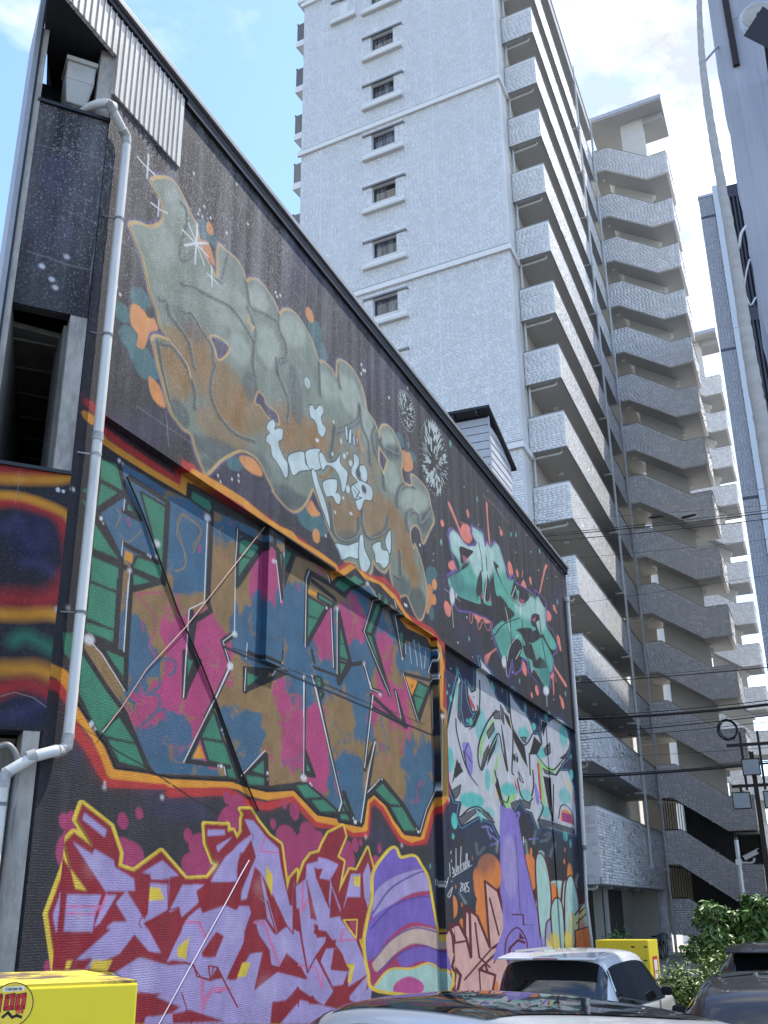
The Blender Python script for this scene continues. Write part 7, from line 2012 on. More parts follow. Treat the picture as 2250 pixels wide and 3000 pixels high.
def sheet(q, x, label):
    r = delaunay_2d_cdt([Vector((p[0], p[1])) for p in q], [], [list(range(len(q)))], 1, 1e-4)
    me = bpy.data.meshes.new('mural'); me.from_pydata([(x, v.x, v.y) for v in r[0]], [], [tuple(f) for f in r[2]]); me.update()
    o = link('mural', me, muralm, mb); o['label'] = label
def outline(col, nmin, k=0):
    for L in MURAL.split('\n'):
        t = L.split()
        if t[0] == 'p' and t[1] == col and len(t) - 6 >= nmin:
            if k == 0:
                q = np.cumsum([list(map(int, u.split(','))) for u in t[6:]], 0) / 100.; q[:, 0] += 7.2; return [tuple(p) for p in q]
            k -= 1
sheet(clipz(outline('sage', 60), 7.2, False), XU + 0.003, 'sage and brown bubble-letter mural with white bones along the wall top')
sheet(clipz(outline('blk', 40), 7.17, True), XL + 0.003, 'large angular lettering in teal, pink, tan and green with orange border')
sheet(outline('dred', 40), XL + 0.004, 'lavender lettering on dark red with yellow outline at the wall foot')
sheet(clipz(outline('blk2', 40, 0), 7.2, False), XU + 0.003, 'small mint and teal lettering with salmon paint drips near the far corner')
sheet(clipz(outline('blk2', 40, 1), 7.17, True), XL + 0.003, 'white and turquoise wild-style lettering near the far corner')

# cladding strips under the eave, roof slab, edge trims
def strip(y, z0):
    m = MB().box((XU - 0.02, y, z0), (XU + 0.028, y + 0.088, 12.08)); m.box((XU + 0.02, y + 0.088, z0 + 0.004), (XU + 0.012, y + 0.1, 12.075)); m.box((XU + 0.02, y - 0.006, z0 - 0.004), (XU + 0.045, y + 0.006, 12.08))
    return m.build('metal_strip', metal_white, mb)
for i in range(11): strip(6.23 + 0.1 * i, 11.54)
for i in range(14): strip(7.34 + 0.097 * i, 11.01)
MB().prism([(XU + 0.06, 6.14), (XU + 0.06, 30.36), (-13.1, 30.36), (-13.1, 14.3), (-6.80, 6.82)], 12.1, 12.2).build('roof_slab', trim_dark, mb)
MB().box((XU - 0.1, 6.1, 12.19), (XU + 0.1, 30.38, 12.27)).build('roof_edge_trim', trim_grey, mb, bevel=0.008)
MB().box((XU - 0.05, 8.72, 12.02), (XU + 0.055, 30.37, 12.11)).build('roof_edge_trim', trim_dark, mb)
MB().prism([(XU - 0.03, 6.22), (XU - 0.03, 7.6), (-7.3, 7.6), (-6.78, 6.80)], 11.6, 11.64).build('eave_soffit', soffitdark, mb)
# end wall, narrow and turned 42 degrees
def ebox(t0, t1, d0, d1, z0, z1, name, m, par=None, bevel=0):
    c = [EP + ED * t + EN * d for t, d in ((t0, d0), (t1, d0), (t1, d1), (t0, d1))]
    return MB().prism([(p.x, p.y) for p in c], z0, z1).build(name, m, par or mb, bevel=bevel)
ebox(0.006, 0.74, -0.14, 0.0, 8.09, 10.6, 'end_parapet', endm)
ebox(-0.01, 0.76, -0.2, 0.035, 10.6, 10.64, 'parapet_cap', trim_dark)
ebox(0.74, 0.80, -0.5, 0.02, 6.3, 11.6, 'end_fin', concrete)
ebox(0.80, 0.825, -0.95, 0.04, 0.0, 12.12, 'corner_trim', trim_dark)
ebox(0.825, 0.875, -0.95, 0.045, 0.0, 12.1, 'corner_trim', trim_grey)
ebox(0.004, 0.17, -0.5, -0.005, 6.38, 8.09, 'end_pier', concrete)
ebox(0.17, 0.21, -0.75, -0.12, 6.38, 8.02, 'pier_return', recess_m)
ebox(0.002, 0.16, -0.45, -0.02, 10.64, 11.6, 'end_pier', concrete)
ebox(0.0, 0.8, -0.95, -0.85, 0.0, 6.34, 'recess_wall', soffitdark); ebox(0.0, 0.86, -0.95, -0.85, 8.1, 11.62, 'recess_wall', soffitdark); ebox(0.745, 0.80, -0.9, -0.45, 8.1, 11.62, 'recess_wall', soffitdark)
MB().prism([(-6.47, 7.72), (-6.47, 13), (-11.6, 13), (-6.95, 7.06)], 8.03, 8.09).build('recess_ceiling', recess_m, mb)
for k in range(6): ebox(-0.1 - 0.62 * k, 0.86, -0.62 - 0.62 * k, -0.59 - 0.62 * k, 8.012, 8.031, 'ceiling_joint', trim_grey)
MB().prism([(-6.70, 6.80), (-6.76, 6.70), (-12.0, 13), (-11.7, 13)], 6.3, 8.1).build('recess_wall', recess_m, mb)
MB().box((-6.5, 7.7, 6.36), (-6.471, 13, 8.03)).build('recess_wall', concrete, mb)
ebox(0.0, 0.8, -0.3, 0.0, 3.9, 6.34, 'end_spandrel', endm)
ebox(-0.005, 0.8, -0.85, 0.03, 6.34, 6.375, 'spandrel_cap', trim_dark)
ebox(0.03, 0.17, -0.4, -0.004, 0, 3.9, 'end_pier', concrete)
ebox(0.17, 0.8, -0.86, -0.5, 0, 3.9, 'recess_wall', concrete)
# rain hopper and the downpipe that wraps the corner
hp = MB()
hb = [EP + ED * t + EN * d for t, d in ((0.24, -0.16), (0.46, -0.16), (0.46, -0.42), (0.24, -0.42))]; ht = [EP + ED * t + EN * d for t, d in ((0.19, -0.08), (0.5, -0.08), (0.5, -0.42), (0.19, -0.42))]
hp.hexa([(p.x, p.y, 10.86) for p in hb], [(p.x, p.y, 11.12) for p in ht]); hp.prism([(p.x, p.y) for p in ht], 11.12, 11.36)
lip = [EP + ED * t + EN * d for t, d in ((0.17, -0.05), (0.52, -0.05), (0.52, -0.43), (0.17, -0.43))]; hp.prism([(p.x, p.y) for p in lip], 11.36, 11.42)
hopper = hp.build('rain_hopper', hopper_m, mb, bevel=0.012)
c = EP + ED * 0.36 + EN * -0.28
MB().tube([(c.x, c.y, 10.5), (c.x, c.y, 10.9)], 0.052, 16).build('outlet_pipe', pvc, hopper, smooth=True)
MB().disc((c.x, c.y, 10.84), (0, 0, 1), 0.075, 0.04).build('pipe_collar', pvc_dirty, hopper, smooth=True)
e1 = EP + ED * 0.20 + EN * 0.02; e2 = EP + ED * 0.04 + EN * 0.12
PX, PY = -6.1, 7.55
dp = thing('drainpipe', 'white downpipe wrapping the near corner of the painted wall', 'drainpipe', (PX, PY, 3.8))
MB().tube(catmull([(c.x, c.y, 10.72), (e1.x, e1.y, 10.74), (e2.x, e2.y, 10.76)], 5), 0.05, 16).build('upper_pipe', pvc, dp, smooth=True)
MB().tube([(e2.x - 0.02, e2.y + 0.0, 10.76), (e2.x + 0.02, e2.y + 0.06, 10.75), (-6.1, 7.22, 10.7), (-6.1, 7.27, 10.67)], 0.056, 16).build('elbow', pvc_dirty, dp, smooth=True)
MB().tube([(-6.1, 7.25, 10.68), (PX, PY - 0.04, 10.54)], 0.049, 16).build('slanted_pipe', pvc, dp, smooth=True)
MB().tube([(PX, PY - 0.09, 10.57), (PX, PY - 0.02, 10.53), (PX, PY, 10.44)], 0.055, 16).build('elbow', pvc_dirty, dp, smooth=True)
MB().tube([(PX, PY, 10.46), (PX, PY, 7.0)], 0.05, 18).build('pipe', pvc, dp, smooth=True)
MB().tube([(PX, PY, 7.0), (PX, PY, 3.86)], 0.0502, 18).build('pipe', pvc, dp, smooth=True)
f1 = EP + ED * -0.06 + EN * 0.13; f2 = EP + ED * 0.06 + EN * 0.13; f3 = EP + ED * 0.30 + EN * 0.13
MB().tube([(PX, PY, 3.9), (PX, PY - 0.01, 3.79), (PX - 0.02, PY - 0.08, 3.74), (f1.x + 0.02, f1.y + 0.03, 3.72)], 0.056, 16).build('elbow', pvc_dirty, dp, smooth=True)
MB().tube([(f1.x + 0.03, f1.y + 0.05, 3.725), (f1.x, f1.y, 3.71), (f2.x, f2.y, 3.67)], 0.05, 16).build('lower_pipe', pvc, dp, smooth=True)
MB().tube([(f2.x, f2.y, 3.68), (f2.x + ED.x * 0.07, f2.y + ED.y * 0.07, 3.65)], 0.056, 16).build('elbow', pvc_dirty, dp, smooth=True)
MB().tube([(f2.x, f2.y, 3.675), (f3.x, f3.y, 3.51)], 0.049, 16).build('lower_pipe', pvc, dp, smooth=True)
MB().tube([(f3.x - ED.x * 0.03, f3.y - ED.y * 0.03, 3.53), (f3.x, f3.y, 3.49), (f3.x, f3.y, 3.4)], 0.056, 16).build('elbow', pvc_dirty, dp, smooth=True)
MB().tube([(f3.x, f3.y, 3.42), (f3.x, f3.y, 0.0)], 0.05, 16).build('pipe', pvc, dp, smooth=True)
for z in (9.42, 7.98, 6.63, 5.02):
    MB().disc((PX, PY, z - 0.014), (0, 0, 1), 0.0555, 0.028).tube([(PX, PY, z), (XU, PY - 0.16, z - 0.02)], 0.009, 6).build('pipe_band', pipe_br if z != 6.63 else pvc_dirty, dp, smooth=True)
MB().disc((PX, PY, 6.78), (0, 0, 1), 0.0565, 0.09).build('coupling', pvc_dirty, dp, smooth=True)
MB().disc((f3.x, f3.y, 3.25), (0, 0, 1), 0.056, 0.03).tube([(f3.x, f3.y, 3.26), (f3.x - EN.x * 0.13, f3.y - EN.y * 0.13, 3.26)], 0.012, 6).build('pipe_band', pipe_br, dp, smooth=True)
g2 = EP + ED * 0.2 + EN * 0.07
tag(MB().tube(catmull([(g2.x + ED.x * .16, g2.y + ED.y * .16, 3.74), (g2.x + ED.x * .08, g2.y + ED.y * .08, 3.75), (g2.x, g2.y, 3.62), (g2.x, g2.y, 3.3), (g2.x, g2.y, 0)], 5), 0.03, 12).build('conduit', pipe_br, None, smooth=True), 'thin grey conduit behind the low downpipe at the near corner', 'conduit')
# far-end downpipe
fp = thing('drainpipe', 'slim white downpipe at the far end of the painted wall', 'drainpipe', (-6.1, 30.2, 0))
MB().tube([(-6.120, 29.870, 11.057), (-6.120, 29.818, 6.121), (-6.120, 29.550, 3.987)], 0.06, 14).build('pipe', pvc, fp, smooth=True)
MB().tube([(-6.120, 29.557, 4.005), (-6.120, 29.315, 2.586), (-6.12, 29.9, 0.0)], 0.045, 12).build('pipe', pvc, fp, smooth=True)
MB().disc((-6.120, 29.812, 11.020), (0, 0, 1), 0.085, 0.14).build('pipe_socket', pvc, fp, smooth=True)
MB().disc((-6.120, 29.515, 3.897), (0, 0, 1), 0.075, 0.12).build('coupling', pipe_br, fp, smooth=True)
for q in ((-6.120, 29.878, 9.200), (-6.120, 29.865, 7.742), (-6.120, 29.856, 6.468), (-6.120, 29.725, 5.270)):
    MB().disc(q, (0, 0, 1), 0.066, 0.03).tube([q, (XU, q[1] - 0.05, q[2])], 0.01, 6).build('pipe_band', trim_dark, fp, smooth=True)
# cables and rods fixed across the mural
def cable(pts, r, m, label): tag(MB().tube(pts, r, 8).build('cable', m, None, smooth=True), label, 'cable', 'cables fixed across the painted wall')
cab_b = mat('black_painted_cable', lin(30, 27, 30), 0.6, var=0.3, scale=4); cab_w = mat('white_painted_cable', lin(206, 196, 206), 0.6, var=0.2, scale=1.4); cab_p = mat('pink_tan_painted_cable', lin(186, 140, 130), 0.6, var=0.35, scale=0.9)
cable([(-6.300, 8.335, 6.737), (-6.304, 8.666, 6.438), (-6.298, 8.957, 6.104), (-6.304, 9.446, 5.563), (-6.300, 9.976, 5.074), (-6.304, 10.331, 4.718), (-6.302, 11.043, 3.932), (-6.306, 11.455, 3.556)], 0.011, cab_b, 'long black cable slanting down across the teal and pink lettering')
cable([(-6.260, 11.302, 7.167), (-6.280, 10.621, 6.446), (-6.270, 9.592, 5.399), (-6.290, 8.929, 4.783), (-6.280, 8.542, 4.319), (-6.290, 8.281, 4.034)], 0.006, cab_p, 'thin pale cable crossing the teal and pink lettering under the ledge')
cable([(-6.280, 11.223, 2.973), (-6.280, 11.087, 2.852), (-6.275, 10.708, 2.493), (-6.280, 10.074, 1.896), (-6.280, 9.551, 1.400), (-6.290, 9.425, 1.263)], 0.006, cab_w, 'white painted cable slanting across the lavender lettering')
# joint between the two pours of the wall, and the sill of the far recess
tag(MB().box((XL - 0.01, 10.5, 5.36), (XL + 0.006, 17.95, 5.385)).build('wall_joint', trim_dark, mb), None)

# rooftop shed
sh = thing('rooftop_shed', 'pale sided shed on the roof edge of the dark building', 'shed', (-7.3, 23.6, 12.2))
sx0, sx1, sy0, sy1 = -8.6, -6.28, 22.66, 24.6
MB().hexa([(sx0, sy0, 12.2), (sx1, sy0, 12.2), (sx1, sy1, 12.2), (sx0, sy1, 12.2)], [(sx0, sy0, 13.98), (sx1, sy0, 13.98), (sx1, sy1, 13.36), (sx0, sy1, 13.36)]).build('shed_wall', soffitdark, sh)
for k in range(8):
    z = 12.22 + 0.22 * k; z1 = min(z + 0.205, 13.95)
    if z1 - z > 0.06: MB().hexa([(sx0, sy0 - 0.02, z), (sx1 + 0.005, sy0 - 0.02, z), (sx1 + 0.005, sy0, z), (sx0, sy0, z)], [(sx0, sy0 - 0.008, z1), (sx1 + 0.005, sy0 - 0.008, z1), (sx1 + 0.005, sy0, z1), (sx0, sy0, z1)]).build('siding_board', siding, sh)
    ye = lambda zz: sy1 if zz < 13.36 else sy0 + (13.98 - zz) / 0.62 * (sy1 - sy0)
    if z1 < 13.9: MB().hexa([(sx1, sy0, z), (sx1 + 0.02, sy0, z), (sx1 + 0.02, ye(z), z), (sx1, ye(z), z)], [(sx1, sy0, z1), (sx1 + 0.008, sy0, z1), (sx1 + 0.008, ye(z1), z1), (sx1, ye(z1), z1)]).build('siding_board', siding, sh)
MB().box((sx1 + 0.004, sy0 - 0.03, 12.2), (sx1 + 0.03, sy0 + 0.02, 13.97)).build('corner_trim', alu_w, sh)
MB().hexa([(sx0 - .1, sy0 - 0.3, 14.08), (sx1 + 0.12, sy0 - 0.3, 14.08), (sx1 + 0.12, sy1 + 0.2, 13.32), (sx0 - .1, sy1 + 0.2, 13.32)], [(sx0 - .1, sy0 - 0.3, 14.15), (sx1 + 0.12, sy0 - 0.3, 14.15), (sx1 + 0.12, sy1 + 0.2, 13.39), (sx0 - .1, sy1 + 0.2, 13.39)]).build('shed_roof', trim_dark, sh)
for k in range(4): MB().box((sx0 + 0.2 + 0.62 * k, sy0 - 0.28, 13.98), (sx0 + 0.26 + 0.62 * k, sy0 + 0.02, 14.06)).build('rafter', trim_dark, sh)

# ------------------------------------------------------------------ white tiled tower
FA = math.radians(6.075); FX = Vector((math.cos(FA), -math.sin(FA), 0)); FN = Vector((-math.sin(FA), -math.cos(FA), 0)); TA = Vector((-8.45, 34.98, 0)); YD = Vector((0.0091, 1, 0)).normalized()
def tile_material():
    M = Mt('glazed_wall_tile'); M.set(Roughness=0.3, Specular_IOR_Level=0.5)
    a = M.n('ShaderNodeAttribute', attribute_name='tone'); r = M.n('ShaderNodeValToRGB'); e = r.color_ramp.elements
    e[0].position = 0; e[0].color = lin(198, 195, 192); e[1].position = 1; e[1].color = lin(253, 250, 246)
    x = e.new(0.45); x.color = lin(232, 229, 225); x = e.new(0.62); x.color = lin(240, 237, 233); x = e.new(0.8); x.color = lin(246, 243, 239)
    M.l(a.outputs['Fac'], r.inputs[0]); M.l(r.outputs[0], M.b.inputs['Base Color'])
    rr = M.n('ShaderNodeMapRange', ins={'To Min': 0.42, 'To Max': 0.22}); M.l(a.outputs['Fac'], rr.inputs[0]); M.l(rr.outputs[0], M.b.inputs['Roughness'])
    return M.m
tilem = tile_material()
TW, TH = 0.195, 0.1
def tiles(name, O, a, b, n, W, H, parent, keep=None, tw=TW, th=TH, sparse=0.22, tilt=0.010, lo=0.42, hi=0.74):
    """a sheet of separately set, slightly tilted tiles; keep(u, z) says which are laid"""
    nc = int(W / tw); nr = int(H / th); ox = (W - nc * tw) / 2
    c, r = np.meshgrid(np.arange(-1, nc + 1), np.arange(nr)); c = c.ravel(); r = r.ravel()
    off = nrs.choice([0.0, 0.5, 0.25], nr)[r]
    u0 = ox + (c + off) * tw + 0.0025; u1 = ox + (c + off + 1) * tw - 0.0025; z0 = r * th + 0.002; z1 = (r + 1) * th - 0.002
    u0 = np.clip(u0, 0.004, W - 0.004); u1 = np.clip(u1, 0.004, W - 0.004); ok = u1 - u0 > 0.03
    if keep is not None: ok &= np.array([bool(keep(x, z)) for x, z in zip((u0 + u1) / 2, (z0 + z1) / 2)])
    u0, u1, z0, z1 = u0[ok], u1[ok], z0[ok], z1[ok]; k = len(u0)
    if k == 0: return None
    O = np.array(O); a = np.array(a); b = np.array(b); n = np.array(n)
    base = nrs.uniform(0.0035, 0.006, k); ta = nrs.normal(0, tilt, k) * (u1 - u0) / 2; tb = nrs.normal(0, tilt, k) * th * 0.5
    d = np.stack([base - ta - tb, base + ta - tb, base + ta + tb, base - ta + tb], 1)
    uu = np.stack([u0, u1, u1, u0], 1); zz = np.stack([z0, z0, z1, z1], 1)
    fr = O + uu[..., None] * a + zz[..., None] * b + d[..., None] * n; bk = O + uu[..., None] * a + zz[..., None] * b
    co = np.concatenate([fr, bk], 1).reshape(-1, 3)
    q = np.array([[0, 1, 2, 3], [4, 5, 1, 0], [5, 6, 2, 1], [6, 7, 3, 2], [7, 4, 0, 3]]); fi = (np.arange(k)[:, None, None] * 8 + q).reshape(-1, 4)
    me = bpy.data.meshes.new(name); me.vertices.add(k * 8); me.vertices.foreach_set('co', co.astype(np.float32).ravel()); me.loops.add(fi.size); me.loops.foreach_set('vertex_index', fi.ravel().astype(np.int32))
    me.polygons.add(len(fi)); me.polygons.foreach_set('loop_start', np.arange(0, fi.size, 4, dtype=np.int32)); me.update(calc_edges=True)
    tone = nrs.uniform(lo, hi, k); br = nrs.uniform(size=k) < sparse; tone[br] = nrs.uniform(0.86, 1.0, br.sum())
    at = me.attributes.new('tone', 'FLOAT', 'POINT'); at.data.foreach_set('value', np.repeat(tone, 8).astype(np.float32))
    o = link(name, me, tilem, parent); o['kind'] = 'stuff'
    return o
grout = mat('pale_grout_render', lin(240, 237, 233), 0.85, var=0.02)
tw = thing('apartment_tower', 'tall white tiled apartment tower with open corridors and zigzag stairs', 'building', (-10, 44, 0.4))
def fpt(u, d): p = TA + FX * u + FN * d; return (p.x, p.y)
def fbox(u0, u1, d0, d1, z0, z1, name, m, par=None, bevel=0): return MB().prism([fpt(u0, d1), fpt(u1, d1), fpt(u1, d0), fpt(u0, d0)], z0, z1).build(name, m, par or tw, bevel=bevel)
# body behind the front wall layer
b0, b1 = fpt(-10.25, -0.26), fpt(0, -0.26)
MB().prism([b0, b1, (-8.44, 36.28), (-8.3, 78), (-18.6, 78)], 0, 48.8).build('core_wall', white_wall, tw)
WZ = [40.66 + 2.968 * k for k in range(-9, 2)]
wins = [(-6.34, -5.14, z + 0.48, z + 1.38) for z in WZ]
fbox(-10.25, -6.34, -0.26, 0, 0, 48.8, 'front_wall', grout); fbox(-5.14, 0, -0.26, 0, 0, 48.8, 'front_wall', grout)
zs = [0] + [v for w4 in wins for v in (w4[2], w4[3])] + [48.8]
for i in range(0, len(zs), 2): fbox(-6.34, -5.14, -0.26, -0.001, zs[i], zs[i + 1], 'front_wall', grout)
SW = (-8.13, -7.66, 44.38, 45.3)
bands = [46.05, 36.5, 27.6, 18.7, 9.8]
def keep_front(u, z):
    uu = u - 10.25
    for bz in bands:
        if bz - 0.04 < z < bz + 0.36: return False
    for a, b, c, d in wins:
        if a - 0.46 < uu < b + 0.52 and c - 0.52 < z < d + 0.2: return False
    if SW[0] - 0.48 < uu < SW[1] + 0.48 and SW[2] - 0.42 < z < SW[3] + 0.2: return False
    return True
p = TA + FX * -10.25
tiles('front_tiles', p, FX, (0, 0, 1), FN, 10.25, 48.6, tw, lambda u, z: z > 11 and keep_front(u, z), sparse=0.25, tilt=0.006, lo=0.48, hi=0.66)
for q in (-9.1, -3.2, -1.17): fbox(q - 0.018, q + 0.018, 0.0, 0.012, 10, 48.7, 'sealant_joint', joint_m)
tiles('return_tiles', TA + Vector((0.0, 0, 0)), YD, (0, 0, 1), (1, 0, 0), 1.28, 48.6, tw, lambda u, z: all(not (bz - 0.04 < z < bz + 0.36) for bz in bands), sparse=0.2, tilt=0.03)
for bz in bands:
    bo = MB().prism([fpt(-10.4, 0.0), fpt(-10.4, 0.13), fpt(0.13, 0.13), (-8.31, 36.25), (-8.44, 36.25), fpt(0, 0.0)][::-1], bz, bz + 0.24).build('string_course', band_white, tw)
    MB().prism([fpt(-10.36, 0.0), fpt(-10.36, 0.075), fpt(0.075, 0.075), (-8.36, 36.25), (-8.44, 36.25), fpt(0, 0.0)][::-1], bz + 0.24, bz + 0.32).build('string_course_lip', trim_grey, bo)
glass = Mt('window_glass'); glass.set(Base_Color=(0.02, 0.022, 0.028, 1), Roughness=0.06, Specular_IOR_Level=0.9); glass = glass.m
curtain = mat('grey_curtain', lin(150, 156, 164), 0.9, var=0.25, scale=1, stretch=(22, 22, 0.2))
def small_window(u0, u1, z0, z1, single=False):
    rec = fbox(u0, u1, -0.26, -0.22, z0, z1, 'window', curtain)
    par = rec
    def fr(a, b, c, d, m=alu, d0=-0.2, d1=-0.15): return fbox(a, b, d0, d1, c, d, 'window_frame', m, par)
    fr(u0, u0 + 0.035, z0, z1); fr(u1 - 0.035, u1, z0, z1); fr(u0 + .036, u1 - .036, z0, z0 + 0.04); fr(u0 + .036, u1 - .036, z1 - 0.04, z1)
    um = (u0 + u1) / 2
    if not single:
        fr(um - 0.025, um + 0.025, z0 + .04, z1 - .04); fbox(u0 + .036, um - .026, -0.185, -0.18, z0 + .04, z1 - .04, 'pane', glass_c, par); fbox(um + .026, u1 - .036, -0.172, -0.168, z0 + .04, z1 - .04, 'pane', rnd.choice([glass_c, glass]), par)
    else: fbox(u0 + .036, u1 - .036, -0.185, -0.18, z0 + .04, z1 - .04, 'pane', glass, par)
    fbox(u0 - 0.46, u1 + 0.5, 0.0, 0.2, z0 - 0.48, z0 - 0.36, 'sill_base', white_wall, par); fbox(u0 - 0.43, u1 + 0.47, -0.05, 0.16, z0 - 0.36, z0 - 0.2, 'sill', band_white, par); fbox(u0 - 0.02, u1 + 0.02, -0.19, 0.1, z0 - 0.2, z0 - 0.02, 'sill_top', white_wall, par)
    fbox(u0 - 0.46, u1 + 0.5, 0.0, 0.15, z1 + 0.03, z1 + 0.12, 'hood', trim_grey, par); fbox(u0 - 0.4, u1 + 0.44, 0.0, 0.11, z1 + 0.12, z1 + 0.2, 'hood_top', band_white, par)
    for a, b in ((u0 - 0.42, u0 - 0.01), (u1 + 0.01, u1 + 0.46)):
        fbox(a, b, 0, 0.05, z0 - 0.2, z1 + 0.03, 'side_panel', grout, par)
        q = TA + FX * a + FN * 0.05 + Vector((0, 0, z0 - 0.2)); tiles('panel_tiles', q, FX, (0, 0, 1), FN, b - a, z1 - z0 + 0.2, par, None, sparse=0.3, tilt=0.02)
M = Mt('curtained_window_glass'); M.set(Roughness=0.08, Specular_IOR_Level=0.7)
pz = M.n('ShaderNodeNewGeometry').outputs['Position']; mp = M.n('ShaderNodeMapping'); mp.inputs['Scale'].default_value = (9, 9, 0.5); M.l(pz, mp.inputs[0]); nn = M.n('ShaderNodeTexNoise', ins={'Scale': 1.0, 'Detail': 3.0}); M.l(mp.outputs[0], nn.inputs['Vector'])
rr = M.n('ShaderNodeValToRGB'); rr.color_ramp.elements[0].position = 0.35; rr.color_ramp.elements[0].color = (0.015, 0.018, 0.024, 1); rr.color_ramp.elements[1].position = 0.7; rr.color_ramp.elements[1].color = (0.22, 0.25, 0.28, 1); M.l(nn.outputs[0], rr.inputs[0]); M.l(rr.outputs[0], M.b.inputs['Base Color']); glass_c = M.m
for a, b, c_, d in wins: small_window(a, b, c_, d)
small_window(SW[0], SW[1], SW[2], SW[3], True)
# balconies peeping out on the left side
smoke = Mt('smoked_balcony_glass'); smoke.set(Base_Color=lin(70, 78, 86), Roughness=0.12, Specular_IOR_Level=0.7); smoke = smoke.m
for k in range(-3, 4):
    z = 37.75 + 2.968 * k
    bs = fbox(-10.75, -10.255, -3.2, -0.06, z, z + 0.8 * 0.45, 'side_balcony', band_white); fbox(-10.72, -10.68, -3.1, -0.1, z + 0.36, z + 1.5, 'balcony_glass', smoke, bs); fbox(-10.735, -10.665, -3.12, -0.08, z + 1.5, z + 1.56, 'rail', alu, bs); fbox(-10.7, -10.27, -0.14, -0.1, z + 0.36, z + 1.5, 'balcony_glass', smoke, bs)
# open corridors
XO, XI, YF, YB = -6.95, -8.42, 36.2, 51.3
def yf(x): return YF + (x - XI) * -0.106 + 0.0
TOP = [5.64 + 2.965 * k for k in range(14)]
MB().box((XI - 0.02, 36.32, 3.2), (XI + 0.004, 78, 46)).build('corridor_wall', cream, tw)
ldisc = mat('corridor_lamp_disc', lin(236, 234, 226), 0.4, var=0.02)
for k, zt in enumerate(TOP):
    zb = 3.15 if k == 0 else zt - 1.49
    y0o, y0i = yf(XO), yf(XI)
    sl = MB().prism([(XI, y0i), (XO, y0o), (XO, YB), (XI, YB)], zb, zb + 0.22).build('corridor_slab', soffit_w, tw)
    t = 0.13
    pr = MB().prism([(XI, y0i), (XO, y0o), (XO, YB), (XO - t, YB), (XO - t, y0o + t), (XI, y0i + t)], zb + 0.221, zt).build('parapet', grout, tw)
    n = Vector((-math.sin(FA), -math.cos(FA), 0)); O = Vector((XI, y0i, zb)); Wd = (XO - XI) / math.cos(FA)
    if k > 0: tiles('parapet_tiles', O, FX, (0, 0, 1), n, Wd, zt - zb, pr, None, sparse=0.3, tilt=0.008)
    tiles('parapet_tiles', (XO, y0o, zb), (0, 1, 0), (0, 0, 1), (1, 0, 0), YB - y0o, zt - zb, pr, None, sparse=0.33, tilt=0.03)
    if k == 0:      # nearest parapet end: its tiles can be told apart
        me = None; nc = int(Wd / TW); nr = int((zt - zb) / TH); tms = []
        for i in range(4):
            g = rnd.uniform(.006, .014); e = 0.003 * i; mm = MB().hexa([(0.004, 0, 0.003), (TW - 0.004, 0, 0.003), (TW - 0.004, 0, TH - 0.003), (0.004, 0, TH - 0.003)], [(0.004, -g, 0.003), (TW - 0.004, -g - e, 0.003), (TW - 0.004, -g, TH - 0.003), (0.004, -g + e * .5, TH - 0.003)]).mesh('tile')
            at = mm.attributes.new('tone', 'FLOAT', 'POINT'); tv = (0.35, 0.55, 0.68, 0.92)[i]; at.data.foreach_set('value', [tv] * len(mm.vertices)); mm.materials.append(tilem); tms.append(mm)
        for r_ in range(nr):
            for c_ in range(nc):
                o = link('tile', rnd.choice(tms), tilem, pr); q = O + FX * (c_ * TW + 0.04) + Vector((0, 0, r_ * TH)); o.location = q; o.rotation_euler = (0, 0, -FA)
    cp = MB().prism([(XI, y0i - 0.02), (XO + 0.03, y0o - 0.02), (XO + 0.03, YB), (XO - t - 0.02, YB), (XO - t - 0.02, y0o + t + 0.02), (XI, y0i + t + 0.02)], zt, zt + 0.03).build('coping', trim_grey, pr)
    if k > 0:
        MB().prism([(XI, y0i - 0.012), (XO + 0.012, y0o - 0.012), (XO + 0.012, YB), (XO - 0.04, YB), (XO - 0.04, y0o + 0.05), (XI, y0i + 0.05)], zb - 0.03, zb - 0.001).build('drip_edge', trim_grey, sl)
    zc = zb - 0.02
    for yy in (38.6, 41.6, 44.6, 47.6, 50.2): MB().disc((-7.75, yy, zc - 0.045), (0, 0, 1), 0.11, 0.06, 14).build('ceiling_lamp', ldisc, sl, smooth=True)
    MB().tube([(XI + 0.12, 36.5, zb - 0.14), (XO - 0.32, 36.36, zb - 0.14), (XO - 0.26, 36.36, zb - 0.1), (XO - 0.26, 36.36, zb)], 0.045, 10).build('drain_branch', pvc, sl, smooth=True)
    if k > 0:
        for yy in (38.3, 42.6, 46.9):
            d = MB().box((XI - 0.01, yy, zb + 0.22), (XI + 0.03, yy + 0.9, zb + 2.2)).build('entrance_door', door_m, tw); MB().box((XI + 0.031, yy + 0.08, zb + 1.1), (XI + 0.07, yy + 0.12, zb + 1.4)).build('handle', alu_w, d)
            MB().box((XI, yy + 1.1, zb + 1.7), (XI + 0.09, yy + 1.24, zb + 2.0)).build('meter_box', trim_dark, tw)
rf = MB().prism([(XI, yf(XI) - 0.15), (XO + 0.12, yf(XO) - 0.15), (XO + 0.12, YB), (XI, YB)], 45.75, 46.45).build('corridor_roof', soffit_w, tw)
MB().box((XO + 0.05, 36.0, 46.45), (XO + 0.16, YB, 46.62)).build('roof_edge', alu_w, rf)
